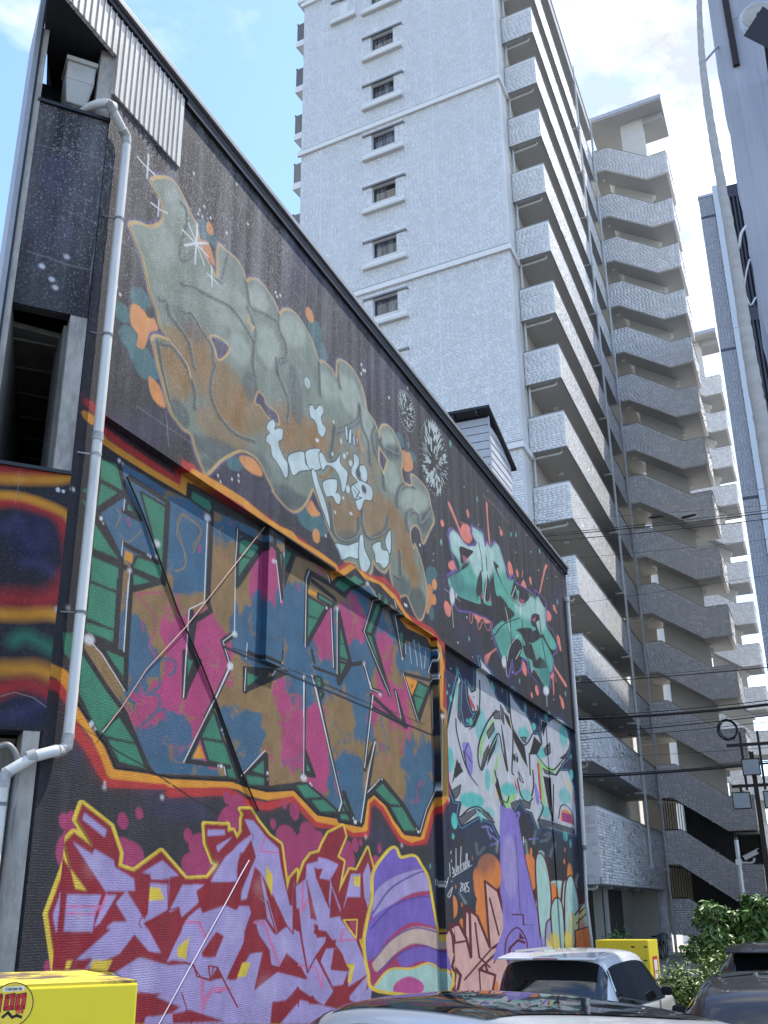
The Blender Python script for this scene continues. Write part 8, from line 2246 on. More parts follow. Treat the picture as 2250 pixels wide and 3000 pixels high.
# corridor downpipes
MB().tube([(XI + 0.1, 36.42, 3.0), (XI + 0.1, 36.42, 46)], 0.05, 10).build('downpipe', pvc, tw, smooth=True)
for yy, zb_, name in ((46.3, 4.15, 0), (51.05, 0.42, 1)):
    pp = MB().tube([(XO + 0.14, yy, zb_), (XO + 0.14, yy, 46.9)], 0.06, 12).build('downpipe', pvc, tw, smooth=True)
    for z in TOP:
        MB().tube([(XO - 0.3, yy - .02, z - 1.62), (XO + 0.14, yy, z - 1.62)], 0.05, 8).disc((XO + 0.14, yy, z - 1.7), (0, 0, 1), 0.085, 0.16, 12).build('pipe_branch', pvc, pp, smooth=True)
    if not name: MB().tube([(XO + 0.14, yy, 4.2), (XO + 0.14, yy, 4.0), (XO + 0.02, yy, 3.9)], 0.062, 10).build('elbow', pvc, pp, smooth=True)
# stairs
def staircase(S0, levels, par, sparse, rails, base_z, pipes=True):
    def P(u, v, z): q = S0 + FX * u + YD * v; return (q.x, q.y, z)
    def slab(poly, v0, v1, name, m, pr=None): return MB().hexa([P(u, v0, z) for u, z in poly], [P(u, v1, z) for u, z in poly]).build(name, m, pr or par)
    W = 4.28; D = 3.3
    for k, h in enumerate(levels):
        lo = h - 1.6; top = [(0, h), (0.95, h), (3.2, lo), (W, lo)]; bot = [(0, h - 1.5), (0.67, h - 1.5), (3.02, lo - 1.5), (W, lo - 1.5)]
        if k == 0 and base_z is not None: lo = h - 1.6
        pp = slab(bot + top[::-1], 0, 0.14, 'stair_parapet', grout)
        def inside(u, z, h=h, lo=lo):
            zz = z + lo - 1.5
            tp = h if u < 0.95 else (h + (lo - h) * (u - 0.95) / 2.25 if u < 3.2 else lo)
            bt = h - 1.5 if u < 0.67 else (h - 1.5 + (lo - h) * (u - 0.67) / 2.35 if u < 3.02 else lo - 1.5)
            return bt + 0.03 < zz < tp - 0.03
        tiles('stair_tiles', Vector(P(0, 0, lo - 1.5)), FX, (0, 0, 1), FN, W, h - lo + 1.5, pp, inside, sparse=sparse, tilt=0.005, lo=0.38, hi=0.52)
        # coping along the top edge
        for (a, b) in ((top[0], top[1]), (top[1], top[2]), (top[2], top[3])):
            MB().hexa([P(a[0], -0.02, a[1]), P(b[0], -0.02, b[1]), P(b[0], 0.16, b[1]), P(a[0], 0.16, a[1])], [P(a[0], -0.02, a[1] + .03), P(b[0], -0.02, b[1] + .03), P(b[0], 0.16, b[1] + .03), P(a[0], 0.16, a[1] + .03)]).build('coping', trim_grey, pp)
        sp = slab([(W - 0.14, lo - 1.5), (W, lo - 1.5), (W, lo), (W - 0.14, lo)], 0.141, D, 'side_parapet', grout)
        tiles('stair_tiles', Vector(P(W, 0, lo - 1.5)), YD, (0, 0, 1), (1, 0, 0), D, 1.5, sp, None, sparse=0.35, tilt=0.05)
        slab([(W - 0.16, lo), (W + 0.03, lo), (W + 0.03, lo + 0.03), (W - 0.16, lo + 0.03)], 0.17, D, 'coping', trim_grey, sp)
        slab([(0.0, h - 1.5), (0.67, h - 1.5), (3.02, lo - 1.5), (3.02, lo - 1.3), (0.67, h - 1.3), (0, h - 1.3)], 0.141, 1.5, 'flight_slab', soffit_w)
        la = slab([(3.02, lo - 1.5), (W - 0.141, lo - 1.5), (W - 0.141, lo - 1.3), (3.02, lo - 1.3)], 0.141, D, 'landing_slab', soffit_w)
        slab([(0, h - 1.5), (0.67, h - 1.5), (0.67, h - 1.3), (0, h - 1.3)], 1.501, D, 'landing_slab', soffit_w)
        slab([(0.7, h - 4.45), (3.02, lo - 1.5), (3.02, lo - 1.3), (0.7, h - 4.25)], 1.75, D, 'flight_slab', soffit_w)
        slab([(0.7, h - 4.45), (3.02, lo - 1.5), (3.2, lo - 0.35), (0.7, h - 3.1)], D - 0.14, D - 0.001, 'rear_parapet', grout)
        MB().disc(P(0.45, 0.9, h - 1.55), (0, 0, 1), 0.1, 0.05, 14).build('ceiling_lamp', ldisc, la, smooth=True)
        q = P(3.18, 1.5, lo - 1.95); MB().box((q[0] - 0.06, q[1] - 0.06, q[2]), (q[0] + 0.1, q[1] + 0.08, q[2] + 0.28)).build('wall_lamp', ldisc, la)
    for k, h in enumerate(levels):      # back wall of the floor landings, with an opening on the lower floors
        slab([(-1.3, h - 1.5), (0.95, h - 1.5), (0.95, h + (0.0 if k in (1, 2, 3, 4, 5, 6, 7) else 1.48)), (-1.3, h + (0.0 if k in (1, 2, 3, 4, 5, 6, 7) else 1.48))], D + 0.01, D + 0.13, 'landing_back_wall', cream)
        if k in (1, 2, 3, 4, 5, 6, 7): slab([(-1.3, h), (0.35, h), (0.35, h + 1.48), (-1.3, h + 1.48)], D + 0.01, D + 0.13, 'landing_back_wall', cream)
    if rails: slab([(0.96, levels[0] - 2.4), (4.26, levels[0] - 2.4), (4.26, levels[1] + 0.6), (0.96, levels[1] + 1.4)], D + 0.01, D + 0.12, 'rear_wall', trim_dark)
    zc0 = levels[1] + 1.3 if rails else levels[0] - 3.0
    if rails: slab([(0.95, levels[0] - 2.36), (3.1, levels[0] - 2.36), (3.1, zc0), (0.95, zc0)], 1.5, 1.74, 'shade_toned_core_wall', trim_dark)  # lower core wall, coloured dark to stand in for the stairwell's shade
    slab([(0.95, zc0), (3.1, zc0), (3.1, levels[-1] + 0.4), (0.95, levels[-1] + 0.4)], 1.5, 1.74, 'core_wall', white_wall)
    z1 = levels[-1] + 2.1
    slab([(1.75, levels[-1] - 1.2), (3.1, levels[-1] - 1.2), (3.1, z1), (1.75, z1)], 1.0, 1.499, 'roof_core_wall', white_wall)
    rs = MB().hexa([P(0, -0.05, z1), P(W + 0.1, -0.05, z1), P(W + 0.1, D + 0.1, z1), P(0, D + 0.1, z1)], [P(0, -0.05, z1 + 0.3), P(W + 0.1, -0.05, z1 + 0.3), P(W + 0.1, D + 0.1, z1 + 0.3), P(0, D + 0.1, z1 + 0.3)]).build('stair_roof', soffit_w, par)
    MB().hexa([P(-0.02, -0.09, z1 + 0.1), P(W + 0.14, -0.09, z1 + 0.1), P(W + 0.14, -0.051, z1 + 0.1), P(-0.02, -0.051, z1 + 0.1)], [P(-0.02, -0.09, z1 + 0.36), P(W + 0.14, -0.09, z1 + 0.36), P(W + 0.14, -0.051, z1 + 0.36), P(-0.02, -0.051, z1 + 0.36)]).build('roof_edge', alu_w, rs)
    MB().hexa([P(3.0, 1.0, z1 - 0.45), P(W, 1.0, z1 - 0.45), P(W, 1.5, z1 - 0.45), P(3.0, 1.5, z1 - 0.45)], [P(3.0, 1.0, z1 - .001), P(W, 1.0, z1 - .001), P(W, 1.5, z1 - .001), P(3.0, 1.5, z1 - .001)]).build('roof_beam', soffit_w, rs)
    for lev in rails:
        h = levels[lev]; hn = levels[lev + 1]; lo = h - 1.6; m1 = None
        def tz(u, h): lo = h - 1.6; return h if u < 0.95 else (h + (lo - h) * (u - 0.95) / 2.25 if u < 3.2 else lo)
        def bz(u, h): lo = h - 1.6; return h - 1.5 if u < 0.67 else (h - 1.5 + (lo - h) * (u - 0.67) / 2.35 if u < 3.02 else lo - 1.5)
        u = 0.06
        while u < W - 0.05:
            a = P(u, 0.07, tz(u, h)); b = P(u, 0.07, bz(u, hn)); MB().box((a[0] - .015, a[1] - .015, a[2]), (a[0] + .015, a[1] + .015, b[2])).build('railing_bar', rail_m, par); u += 0.115
        for f in (0.04, None):
            pts = [P(x, 0.07, (tz(x, h) + f) if f else (bz(x, hn) - 0.05)) for x in (0.02, 0.8, 3.1, W - 0.02)]
            MB().tube(pts, 0.028, 6).build('railing_rail', rail_m, par)
HI = [2.76, 5.73, 8.7, 11.7, 14.65, 17.62, 20.6, 23.57, 26.55, 29.52, 32.47, 35.45, 38.44, 41.49, 44.8]
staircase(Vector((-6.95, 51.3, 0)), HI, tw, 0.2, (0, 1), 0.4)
tw2 = thing('stair_tower', 'farther white tiled stair tower behind the zigzag stairs', 'stair tower', (-4, 75, 0.4))
staircase(Vector((-6.45, 74.6, 0)), [h + 0.3 for h in HI[:14]], tw2, 0.3, (), 0.4)
# ground floor under the corridor: piers and open garage
MB().box((XI - 0.3, 50.6, 0.42), (XO - 0.02, 51.25, 3.15)).build('pier', grout, tw)
tiles('pier_tiles', (XO - 0.02, 50.6, 0.42), (0, 1, 0), (0, 0, 1), (1, 0, 0), 0.65, 2.7, tw, None, sparse=0.2)
tiles('pier_tiles', (XI + 0.9, 50.6, 0.42), (1, 0, 0), (0, 0, 1), (0, -1, 0), 0.55, 2.7, tw, None, sparse=0.2)
MB().box((-8.46, 41.6, 0.42), (-7.95, 42.1, 3.15)).build('pier', cream, tw); MB().box((-8.40, 50.3, 0.42), (-7.3, 50.58, 3.15)).build('garage_wall', cream, tw)
MB().box((-8.43, 36.5, 0.42), (-8.4, 41.5, 3.1)).build('garage_shutter', trim_dark, tw); MB().box((-8.43, 42.2, 0.42), (-8.38, 47.5, 3.1)).build('garage_shutter', door_m, tw)
MB().tube([(-7.9, 41.0, 0.42), (-7.9, 41.0, 3.15)], 0.06, 10).build('riser_pipe', trim_grey, tw, smooth=True)

# ------------------------------------------------------------------ ground and the other buildings
GZ = 0.4
tag(MB().box((-1500, -1500, GZ - 0.5), (1500, 1500, GZ)).build('ground', asphalt, None), kind='structure')
tag(MB().prism([(-20, 34.2), (-1.6, 33.4), (-1.6, 80), (-20, 80)], GZ - 0.1, GZ + 0.03).build('pavement', paving, None), kind='structure')
# blue-grey tiled block on the right
bt = Mt('blue_grey_wall_tile'); bt.set(Roughness=0.35); a_ = bt.n('ShaderNodeAttribute', attribute_name='tone'); r_ = bt.n('ShaderNodeValToRGB'); r_.color_ramp.elements[0].color = lin(146, 150, 160); r_.color_ramp.elements[1].color = lin(186, 188, 196); bt.l(a_.outputs['Fac'], r_.inputs[0]); bt.l(r_.outputs[0], bt.b.inputs['Base Color']); bt = bt.m
dgrout = mat('dark_tile_joint', lin(84, 88, 98), 0.9)
bl = thing('tiled_block', 'slim blue-grey tiled block with louvred shaft at the right', 'building', (3, 46, GZ))
bx0, bx1, by = -1.03, -0.41, 40.0
MB().prism([(bx0, by), (bx1, by), (9, by), (9, 54), (bx0 + 0.1, 54)], GZ, 31.5).build('block_wall', dgrout, bl)
keep_mat = tilem; tilem = bt
tiles('block_tiles', (bx0, by, 4.0), (1, 0, 0), (0, 0, 1), (0, -1, 0), bx1 - bx0, 27.5, bl, lambda u, z: (z % 6.6) > 0.12, tw=0.128, th=0.068, sparse=0.1, tilt=0.012)
tilem = keep_mat
MB().box((bx0 - 0.02, by - 0.02, 31.5), (bx1, by + 0.2, 31.62)).build('coping', alu_w, bl)
zz = 31.9
for k in range(5):
    MB().box((bx1 + 0.002, by - 0.12, zz - 7.18), (bx1 + 0.24, by + 0.1, zz)).build('cladding_panel', bluewhite, bl); zz -= 7.2
lx0, lx1 = bx1 + 0.245, 1.6
MB().box((lx0, by - 0.03, GZ), (lx1, by - 0.001, 31.7)).build('louvre_backing', louvre_d, bl)
zz = 31.7
for k in range(5):
    fr = MB().box((lx0, by - 0.16, zz - 0.62), (lx1, by - 0.035, zz)).build('louvre_frame', louvre_m, bl)
    for i in range(11): MB().box((lx0 + 0.05 + 0.155 * i, by - 0.15, zz - 6.2), (lx0 + 0.125 + 0.155 * i, by - 0.04, zz - 0.62)).build('louvre_slat', louvre_m, bl)
    zz -= 6.2
# far cream apartments with glazed balconies
ap = thing('balcony_apartments', 'distant cream apartment block with pale glazed balconies', 'building', (6, 92, GZ))
ay = 86.0; az1 = (-2.250, 86.000, 27.416)[2] + 0.5
MB().box((-1.9, ay + 1.4, GZ), (14, 100, az1)).build('block_wall', cream, ap)
pale_glass = Mt('pale_balcony_glass'); pale_glass.set(Base_Color=lin(176, 200, 206), Roughness=0.15, Specular_IOR_Level=0.6); pale_glass = pale_glass.m
k = 0; z = az1 - 2.95
while z > 3:
    sl = MB().box((-2.0, ay, z), (14, ay + 1.4, z + 0.35)).build('balcony_slab', band_white, ap)
    for i in range(5): MB().box((-1.95 + 1.15 * i, ay + 0.04, z + 0.4), (-0.88 + 1.15 * i, ay + 0.07, z + 1.45)).build('balcony_glass', pale_glass, sl)
    MB().box((-2.0, ay + 0.02, z + 1.46), (6, ay + 0.09, z + 1.52)).build('rail', alu_w, sl)
    wd = MB().box((-1.2, ay + 1.36, z + 0.36), (0.9, ay + 1.399, z + 2.4)).build('window', glass_c, ap); MB().box((-0.2, ay + 1.33, z + 0.36), (-0.12, ay + 1.359, z + 2.4)).build('window_frame', alu_w, wd)
    for q in (-1.6, 1.3): MB().disc((q, ay + 1.4, z + 2.3), (0, -1, 0), 0.11, 0.12, 12).build('vent_cap', trim_dark, ap)
    z -= 2.95
# near stucco building, right edge of the picture
rb = thing('stucco_building', 'rough pale blue-grey stucco building at the right edge', 'building', (2, 15.5, GZ))
st_ = MB(); rows = []
for i in range(60):
    z = GZ + (19 - GZ) * i / 59; e = 0.25 + 0.012 * math.sin(z * 2.1) + 0.02 * rnd.uniform(-1, 1) + (0.05 * max(0, math.sin((z - 8.0) * 1.2)) if 8 < z < 10.6 else 0)
    rows.append([(e + 0.03, 17, z), (e + 0.03, 14.12, z), (e, 14.03, z), (e + 0.05, 14.0, z)] + [(e + 0.4 * q, 14.0 + rnd.uniform(-0.006, 0.006), z) for q in range(1, 14)] + [(5.6, 14, z), (5.6, 17, z)])
st_.grid(rows); st_.quad(*[rows[-1][i] for i in range(len(rows[-1]))]); st_.build('stucco_wall', stucco_r, rb, smooth=True)
tag(MB().box((0.451, 13.930, 16.685), ((0.451, 13.930, 16.685)[0] + 0.10, 13.999, (0.306, 13.930, 14.870)[2])).build('wall_duct', brownsteel, rb), None)
lp = thing('wall_lamp', 'round pale wall lamp with dark bracket at the top right edge', 'lamp', (0.9, 13.4, 15))
q = Vector((0.855, 12.600, 14.432))
MB().tube([q + Vector((0, 0.16, 0)), q + Vector((0, 0.0, 0))], 0.27, 28).build('lamp_body', alu_w, lp, smooth=True, bevel=0.02)
MB().disc(q + Vector((0, -0.002, 0)), (0, -1, 0), 0.22, 0.012, 28).build('lamp_face', cloth, lp, smooth=True)
MB().disc(q + Vector((0.03, -0.016, -0.03)), (0, -1, 0), 0.06, 0.02, 16).build('lamp_socket', rubber, lp, smooth=True)
MB().hexa([(0.600, 12.400, 13.956), (0.921, 12.400, 14.381), (1.124, 12.400, 14.029), (0.942, 12.400, 13.540)], [(0.613, 12.500, 14.040), (0.936, 12.500, 14.468), (1.140, 12.500, 14.113), (0.957, 12.500, 13.620)]).build('bracket_plate', trim_dark, lp)
MB().tube([q + Vector((0.05, 0.1, 0)), (q.x + 0.1, 14.02, q.z)], 0.03, 8).build('bracket_arm', trim_dark, lp)
MB().tube([(0.579, 13.950, 15.793), (0.624, 13.200, 15.082), q + Vector((-0.2, .1, 0))], 0.012, 6).build('stay', trim_grey, lp)
po = thing('wrapped_pole', 'tall cloth-wrapped pole in front of the stucco building', 'pole', (0.03, 12, GZ))
pp_ = [(0.06, 12, GZ), (0.05, 12, 3), (0.04, 12, 6), (0.035, 12, 7.6), (0.02, 12, 8.4), (0.02, 12, 9.2), (0.02, 12, 10.2), (0.0, 12, 11.4), (-0.012, 12, 12.4), (0.0, 12, 13.2), (0.05, 12, 14.0), (0.11, 12, 14.6), (0.2, 12, 15.4)]
rr_ = [0.1, 0.095, 0.088, 0.088, 0.082, 0.076, 0.07, 0.058, 0.053, 0.047, 0.041, 0.036, 0.033]
cp_ = catmull(pp_, 12); rad = [np.interp(i / (len(cp_) - 1) * (len(rr_) - 1), range(len(rr_)), rr_) * (1 + 0.035 * math.sin(i * 2.3) + 0.03 * rnd.uniform(-1, 1)) for i in range(len(cp_))]
MB().tube([v + Vector((rnd.uniform(-.003, .003), 0, 0)) for v in cp_], rad, 16).build('cloth_wrap', cloth, po, smooth=True)
MB().tube([(0.0, 12, 13.3), (0.27, 14.02, 15.4)], 0.018, 6).build('stay', trim_grey, po)
tag(MB().tube(catmull([(0.251, 13.800, 11.768), (0.162, 13.600, 11.520), (0.112, 13.600, 11.316), (0.079, 13.700, 11.343)], 6), 0.02, 8).build('loose_cable', pvc, None, smooth=True), 'short white cable end dangling beside the stucco wall', 'cable')
tag(MB().tube(catmull([(0.226, 13.950, 11.287), (0.148, 13.800, 10.977), (0.092, 13.700, 10.641), (0.133, 13.700, 10.387), (0.224, 13.950, 10.631)], 6), 0.012, 8).build('loose_cable', pvc, None, smooth=True), 'looped white cable hanging beside the stucco wall', 'cable')

# ------------------------------------------------------------------ yellow machines
def frame(o, ax, ay_):
    o = Vector(o); ax = Vector(ax).normalized(); ay_ = Vector(ay_).normalized()
    return lambda x, y, z: tuple(o + ax * x + ay_ * y + Vector((0, 0, z)))
def lbox(F, x0, x1, y0, y1, z0, z1, name, m, par, bevel=0): return MB().hexa([F(x0, y0, z0), F(x1, y0, z0), F(x1, y1, z0), F(x0, y1, z0)], [F(x0, y0, z1), F(x1, y0, z1), F(x1, y1, z1), F(x0, y1, z1)]).build(name, m, par, bevel=bevel)
ft = (-math.sin(math.radians(40.4)), -math.cos(math.radians(40.4)), 0); bk = (-math.cos(math.radians(40.4)), math.sin(math.radians(40.4)), 0)
vm = thing('vending_machine', 'yellow drinks vending machine with 100 yen sticker at lower left', 'vending machine', (-1.816, 2.645, GZ))
VF = frame((-1.816, 2.645, GZ), ft, bk)
lbox(VF, 0, 1.0, 0, 0.69, 0.06, 1.822, 'cabinet', yellow_m, vm, bevel=0.006)
lbox(VF, 0.004, 0.996, 0.004, 0.686, 1.821, 1.829, 'top_panel', yellow_top, vm)
for x in (0.08, 0.86): lbox(VF, x, x + 0.07, 0.06, 0.62, 0, 0.06, 'foot', trim_dark, vm)
gl_f = Mt('machine_display_black'); gl_f.set(Base_Color=(0.012, 0.012, 0.014, 1), Roughness=0.2); gl_f = gl_f.m
disp = mat('machine_display_interior', lin(196, 200, 204), 0.3, var=0.1, scale=9)
def rrect(F, x0, x1, z0, z1, r, y, name, m, par, h=0.006):
    pts = []
    for cx, cz, a in ((x1 - r, z1 - r, 0), (x0 + r, z1 - r, 90), (x0 + r, z0 + r, 180), (x1 - r, z0 + r, 270)):
        for k in range(6): t = math.radians(a + 18 * k); pts.append((cx + r * math.cos(t), cz + r * math.sin(t)))
    return MB().hexa([F(p[0], y, p[1]) for p in pts], [F(p[0], y - h, p[1]) for p in pts]).build(name, m, par)
dw = rrect(VF, 0.075, 0.93, 0.72, 1.718, 0.05, -0.001, 'display_frame', gl_f, vm); rrect(VF, 0.10, 0.905, 0.745, 1.693, 0.035, -0.008, 'display_window', disp, dw, 0.003)
for r_ in range(3):
    for c__ in range(8):
        b = VF(0.16 + 0.09 * c__, -0.016, 0.82 + 0.29 * r_); MB().tube([b, (b[0], b[1], b[2] + 0.16), (b[0], b[1], b[2] + 0.19)], [0.028, 0.028, 0.02], 8).build('drink_can', (yellow_m, alu_w, trim_dark)[(r_ + c__) % 3], dw)
lbox(VF, 0.15, 0.55, -0.02, -0.001, 0.22, 0.42, 'dispensing_flap', gl_f, vm); lbox(VF, 0.7, 0.9, -0.02, -0.001, 0.3, 0.66, 'coin_panel', alu_w, vm)
# round sticker
stk_y = mat('sticker_yellow', lin(238, 206, 60), 0.4); stk_k = mat('sticker_black', lin(26, 24, 24), 0.4); stk_r = mat('sticker_red', lin(206, 40, 46), 0.4); stk_w = mat('sticker_white', lin(240, 238, 232), 0.4)
stc = Vector((-2.030, 2.393, 2.182)); nV = Vector((bk[0], bk[1], 0)) * -1; xV = -Vector(ft)
sk = MB().disc(stc + nV * 0.001, nV, 0.054, 0.0008, 40).build('sticker', stk_k, vm); MB().disc(stc + nV * 0.0015, nV, 0.0515, 0.0008, 40).build('sticker_ground', stk_y, sk)
def stxt(pts, w, m, lift=0.0026):
    mbx = MB()
    for a, b in zip(pts[:-1], pts[1:]):
        A = stc + xV * a[0] * 0.001 + Vector((0, 0, a[1] * 0.001)) + nV * lift; B = stc + xV * b[0] * 0.001 + Vector((0, 0, b[1] * 0.001)) + nV * lift
        d = (B - A).normalized(); s_ = nV.cross(d) * w * 0.0005; mbx.quad(A - s_ - d * w * .0004, B - s_ + d * w * .0004, B + s_ + d * w * .0004, A + s_ - d * w * .0004)
    mbx.build('sticker_mark', m, sk)
stxt([(-22, 37), (22, 38)], 11, stk_w, 0.0024)
def ring0(x): return [(x - 7, -8), (x - 6, 20), (x + 9, 22), (x + 8, -7), (x - 7, -8)]
for ln in ([(-38, 18), (-31, 22), (-32, -12)], ring0(-8), ring0(20)): stxt(ln, 12, stk_k, 0.0024); stxt(ln, 8.5, stk_r, 0.0028)
SEG = {'S': [[(3, 6), (0, 6), (0, 3), (3, 3), (3, 0), (0, 0)]], 'T': [[(0, 6), (4, 6)], [(2, 6), (2, 0)]], 'A': [[(0, 0), (1.6, 6), (3.2, 0)], [(0.8, 2), (2.4, 2)]], 'R': [[(0, 0), (0, 6), (3, 5), (0, 3), (3, 0)]], 'V': [[(0, 6), (1.5, 0), (3, 6)]], 'E': [[(3, 6), (0, 6), (0, 0), (3, 0)], [(0, 3), (2.4, 3)]], 'N': [[(0, 0), (0, 6), (3, 0), (3, 6)]], 'D': [[(0, 0), (0, 6), (3, 4), (3, 2), (0, 0)]], 'I': [[(1, 0), (1, 6)]], 'G': [[(3, 6), (0, 5), (0, 1), (3, 0), (3, 3), (1.6, 3)]], 'Y': [[(0, 6), (1.5, 3), (3, 6)], [(1.5, 3), (1.5, 0)]]}
x = -21
for ch in 'STARVENDING':
    for l in SEG[ch]: stxt([(x + a * .95, 34.5 + b * .95) for a, b in l], 1.1, stk_k, 0.003)
    x += 3.9
x = 10
for ch, s_ in (('Y', 1.7), ('E', 1.3), ('N', 1.3)):
    for l in SEG[ch]: stxt([(x + a * s_, -21 + b * s_) for a, b in l], 2.6, stk_r, 0.003)
    x += 7.5
stxt([(-20, -28), (-8, -18), (4, -30), (14, -26), (26, -30)], 7, stk_k, 0.0025)
# low yellow cabinet seen from behind
yc = thing('yellow_cabinet', 'plain yellow metal cabinet behind the white hatchback', 'cabinet', (-3.6, 20, GZ))
CF = frame((-4.07, 20.0, GZ), (1, -0.02, 0), (0.12, 1, 0))
lbox(CF, 0, 0.93, 0, 0.62, 0.04, 1.47, 'cabinet', yellow_m, yc, bevel=0.008)
lbox(CF, 0.02, 0.91, 0.02, 0.6, 0, 0.04, 'base', trim_dark, yc)
for x_, z_ in ((0.66, 1.36), (0.88, 1.36), (0.68, 1.14), (0.86, 1.14)): lbox(CF, x_ - .03, x_ + .03, -0.006, -0.001, z_ - .012, z_ + .012, 'hinge', trim_dark, yc)
lbox(CF, 0.765, 0.785, -0.008, -0.001, 1.02, 1.1, 'lock', trim_dark, yc)
lbox(CF, 0.931, 0.935, 0.2, 0.5, 0.5, 1.2, 'poster', stk_r, yc); lbox(CF, 0.9355, 0.938, 0.25, 0.45, 0.55, 1.14, 'poster_panel', stk_w, yc)

# ------------------------------------------------------------------ cars
def paint(name, col, rough=0.25, metal=0.3):
    M = Mt(name); M.set(Base_Color=col, Roughness=rough, Metallic=metal, Coat_Weight=1.0, Coat_Roughness=0.03); 
    nz_ = M.n('ShaderNodeTexNoise', ins={'Scale': 3.0, 'Detail': 5.0}); g_ = M.n('ShaderNodeNewGeometry'); M.l(g_.outputs['Position'], nz_.inputs['Vector']); r__ = M.n('ShaderNodeMapRange', ins={'To Min': rough * 0.8, 'To Max': rough * 1.3}); M.l(nz_.outputs[0], r__.inputs[0]); M.l(r__.outputs[0], M.b.inputs['Roughness']); return M.m
cwhite = paint('white_car_paint', lin(242, 243, 244), 0.3, 0.0); csilver = paint('silver_car_paint', lin(196, 198, 202), 0.28, 0.35); cblack = paint('black_car_paint', lin(20, 20, 23), 0.25, 0.2); cbrown = paint('dark_bronze_car_paint', lin(44, 42, 43), 0.28, 0.35)
cglass = Mt('tinted_car_glass'); cglass.set(Base_Color=(0.008, 0.01, 0.012, 1), Roughness=0.03, Specular_IOR_Level=0.8, Coat_Weight=0.6); cglass = cglass.m
taill = mat('red_tail_lamp', lin(150, 16, 20), 0.15, var=0.1, coat=0.8); headl = mat('clear_lamp', lin(210, 214, 220), 0.1, coat=0.8); rimm = mat('alloy_rim', lin(160, 162, 166), 0.3, metal=0.8)
def smooth1(pts, n):
    P = np.array(pts, float); P = np.vstack([2 * P[0] - P[1], P, 2 * P[-1] - P[-2]]); out = []
    for i in range(1, len(P) - 2):
        for k in range(n):
            t = k / n; a, b, c, d = P[i - 1:i + 3]; out.append(.5 * (2 * b + (c - a) * t + (2 * a - 5 * b + 4 * c - d) * t * t + (3 * b - a - 3 * c + d) * t ** 3))
    return np.array(out + [P[-2]])
def car(name, label, loc, rz, prof, pm, glassrects, wheels, roofglass=None, fin=None, extra=None):
    """prof: (y, z_top, half_top, z_belt, half_body) from tail to nose"""
    root = thing(name, label, 'car', loc, rz, local=True)
    S_ = smooth1(prof, 6); ring = []
    for y, zt, wt, zb, wb in S_:
        zt = max(zt, zb + 0.02); h = [(0, .24), (wb * .86, .24), (wb * .99, .36), (wb, zb - .16), (wb * .985, zb), (wb * .96 + (wt - wb * .96) * .55, zb + (zt - zb) * .55), (wt + .02, zt - min(.12, (zt - zb) * .5)), (wt * .9, zt - .02), (wt * .5, zt + .012), (0, zt + .02)]
        hs = smooth1(h, 3); full = [(-p[0], p[1]) for p in hs[::-1][:-1]] + [(p[0], p[1]) for p in hs][0:]
        # order: top centre (left side) -> bottom -> right side -> top
        ring.append([(p[0], y, p[1]) for p in full])
    K = len(ring[0]); m = MB(); m.grid(ring)
    m.f.append(tuple(range(K))); n0 = (len(ring) - 1) * K; m.f.append(tuple(n0 + k for k in reversed(range(K))))
    body = m.build('body', pm, root, smooth=True)
    ys = S_[:, 0]
    def patch(y0, y1, k0, k1, nm, mt, off=0.006):
        idx = [i for i in range(len(ys)) if y0 - 1e-6 <= ys[i] <= y1 + 1e-6]
        rows = [[Vector(ring[i][k]) for k in range(k0, k1 + 1)] for i in idx]; out = []
        for i, r in enumerate(rows):
            o = []
            for k, p in enumerate(r):
                a = rows[min(i + 1, len(rows) - 1)][k] - rows[max(i - 1, 0)][k]; b = r[min(k + 1, len(r) - 1)] - r[max(k - 1, 0)]; n = a.cross(b)
                n = n.normalized() if n.length > 1e-9 else Vector((0, 0, 1))
                c0 = Vector((0, p.y, 0.8)); n = n if n.dot(p - c0) > 0 else -n
                o.append(p + n * off)
            out.append(o)
        return MB().grid(out).build(nm, mt, root, smooth=True)
    def taper(y0, y1):      # one panoramic pane, drawn out to a point at the tail end
        rows = []
        for y in np.linspace(y0, y1, 40):
            i = min(int(np.searchsorted(ys, y)), len(ys) - 1); f0 = (y - ys[i - 1]) / (ys[i] - ys[i - 1]); g = min(1.0, ((y - y0) / 0.75)) ** 0.55; row = []
            for s_ in np.linspace(0.66, 0.66 - 1.6 * g, 18):      # across the roof, as a share of its half width
                wt = S_[i - 1, 2] * (1 - f0) + S_[i, 2] * f0; side = [(p0[0] * (1 - f0) + p1[0] * f0, p0[2] * (1 - f0) + p1[2] * f0) for p0, p1 in zip(ring[i - 1], ring[i])]
                tops = sorted(q for q in side if q[1] > 1.1); zz_ = np.interp(s_ * wt, [q[0] for q in tops], [q[1] for q in tops]); row.append((s_ * wt, y, zz_ + 0.008))
            rows.append(row)
        MB().grid(rows).build('glass_roof', cglass, root, smooth=True)
    H_ = (K - 1) // 2   # bottom centre index
    top = 27
    for (y0, y1, kind) in glassrects:
        if kind == 'side': patch(y0, y1, H_ + 12, H_ + 18, 'side_window', cglass); patch(y0, y1, H_ - 18, H_ - 12, 'side_window', cglass)
        elif kind == 'tail': # wraps across the top at the sloping tail or windscreen: built from both halves
            patch(y0, y1, H_ + 17, H_ + 27, 'rear_window', cglass); patch(y0, y1, H_ - 27, H_ - 17, 'rear_window', cglass)
        elif kind == 'front': patch(y0, y1, H_ + 19, H_ + 27, 'windscreen', cglass); patch(y0, y1, H_ - 27, H_ - 19, 'windscreen', cglass)
        elif kind == 'roof': taper(y0, y1)
    wb = max(p[4] for p in prof)
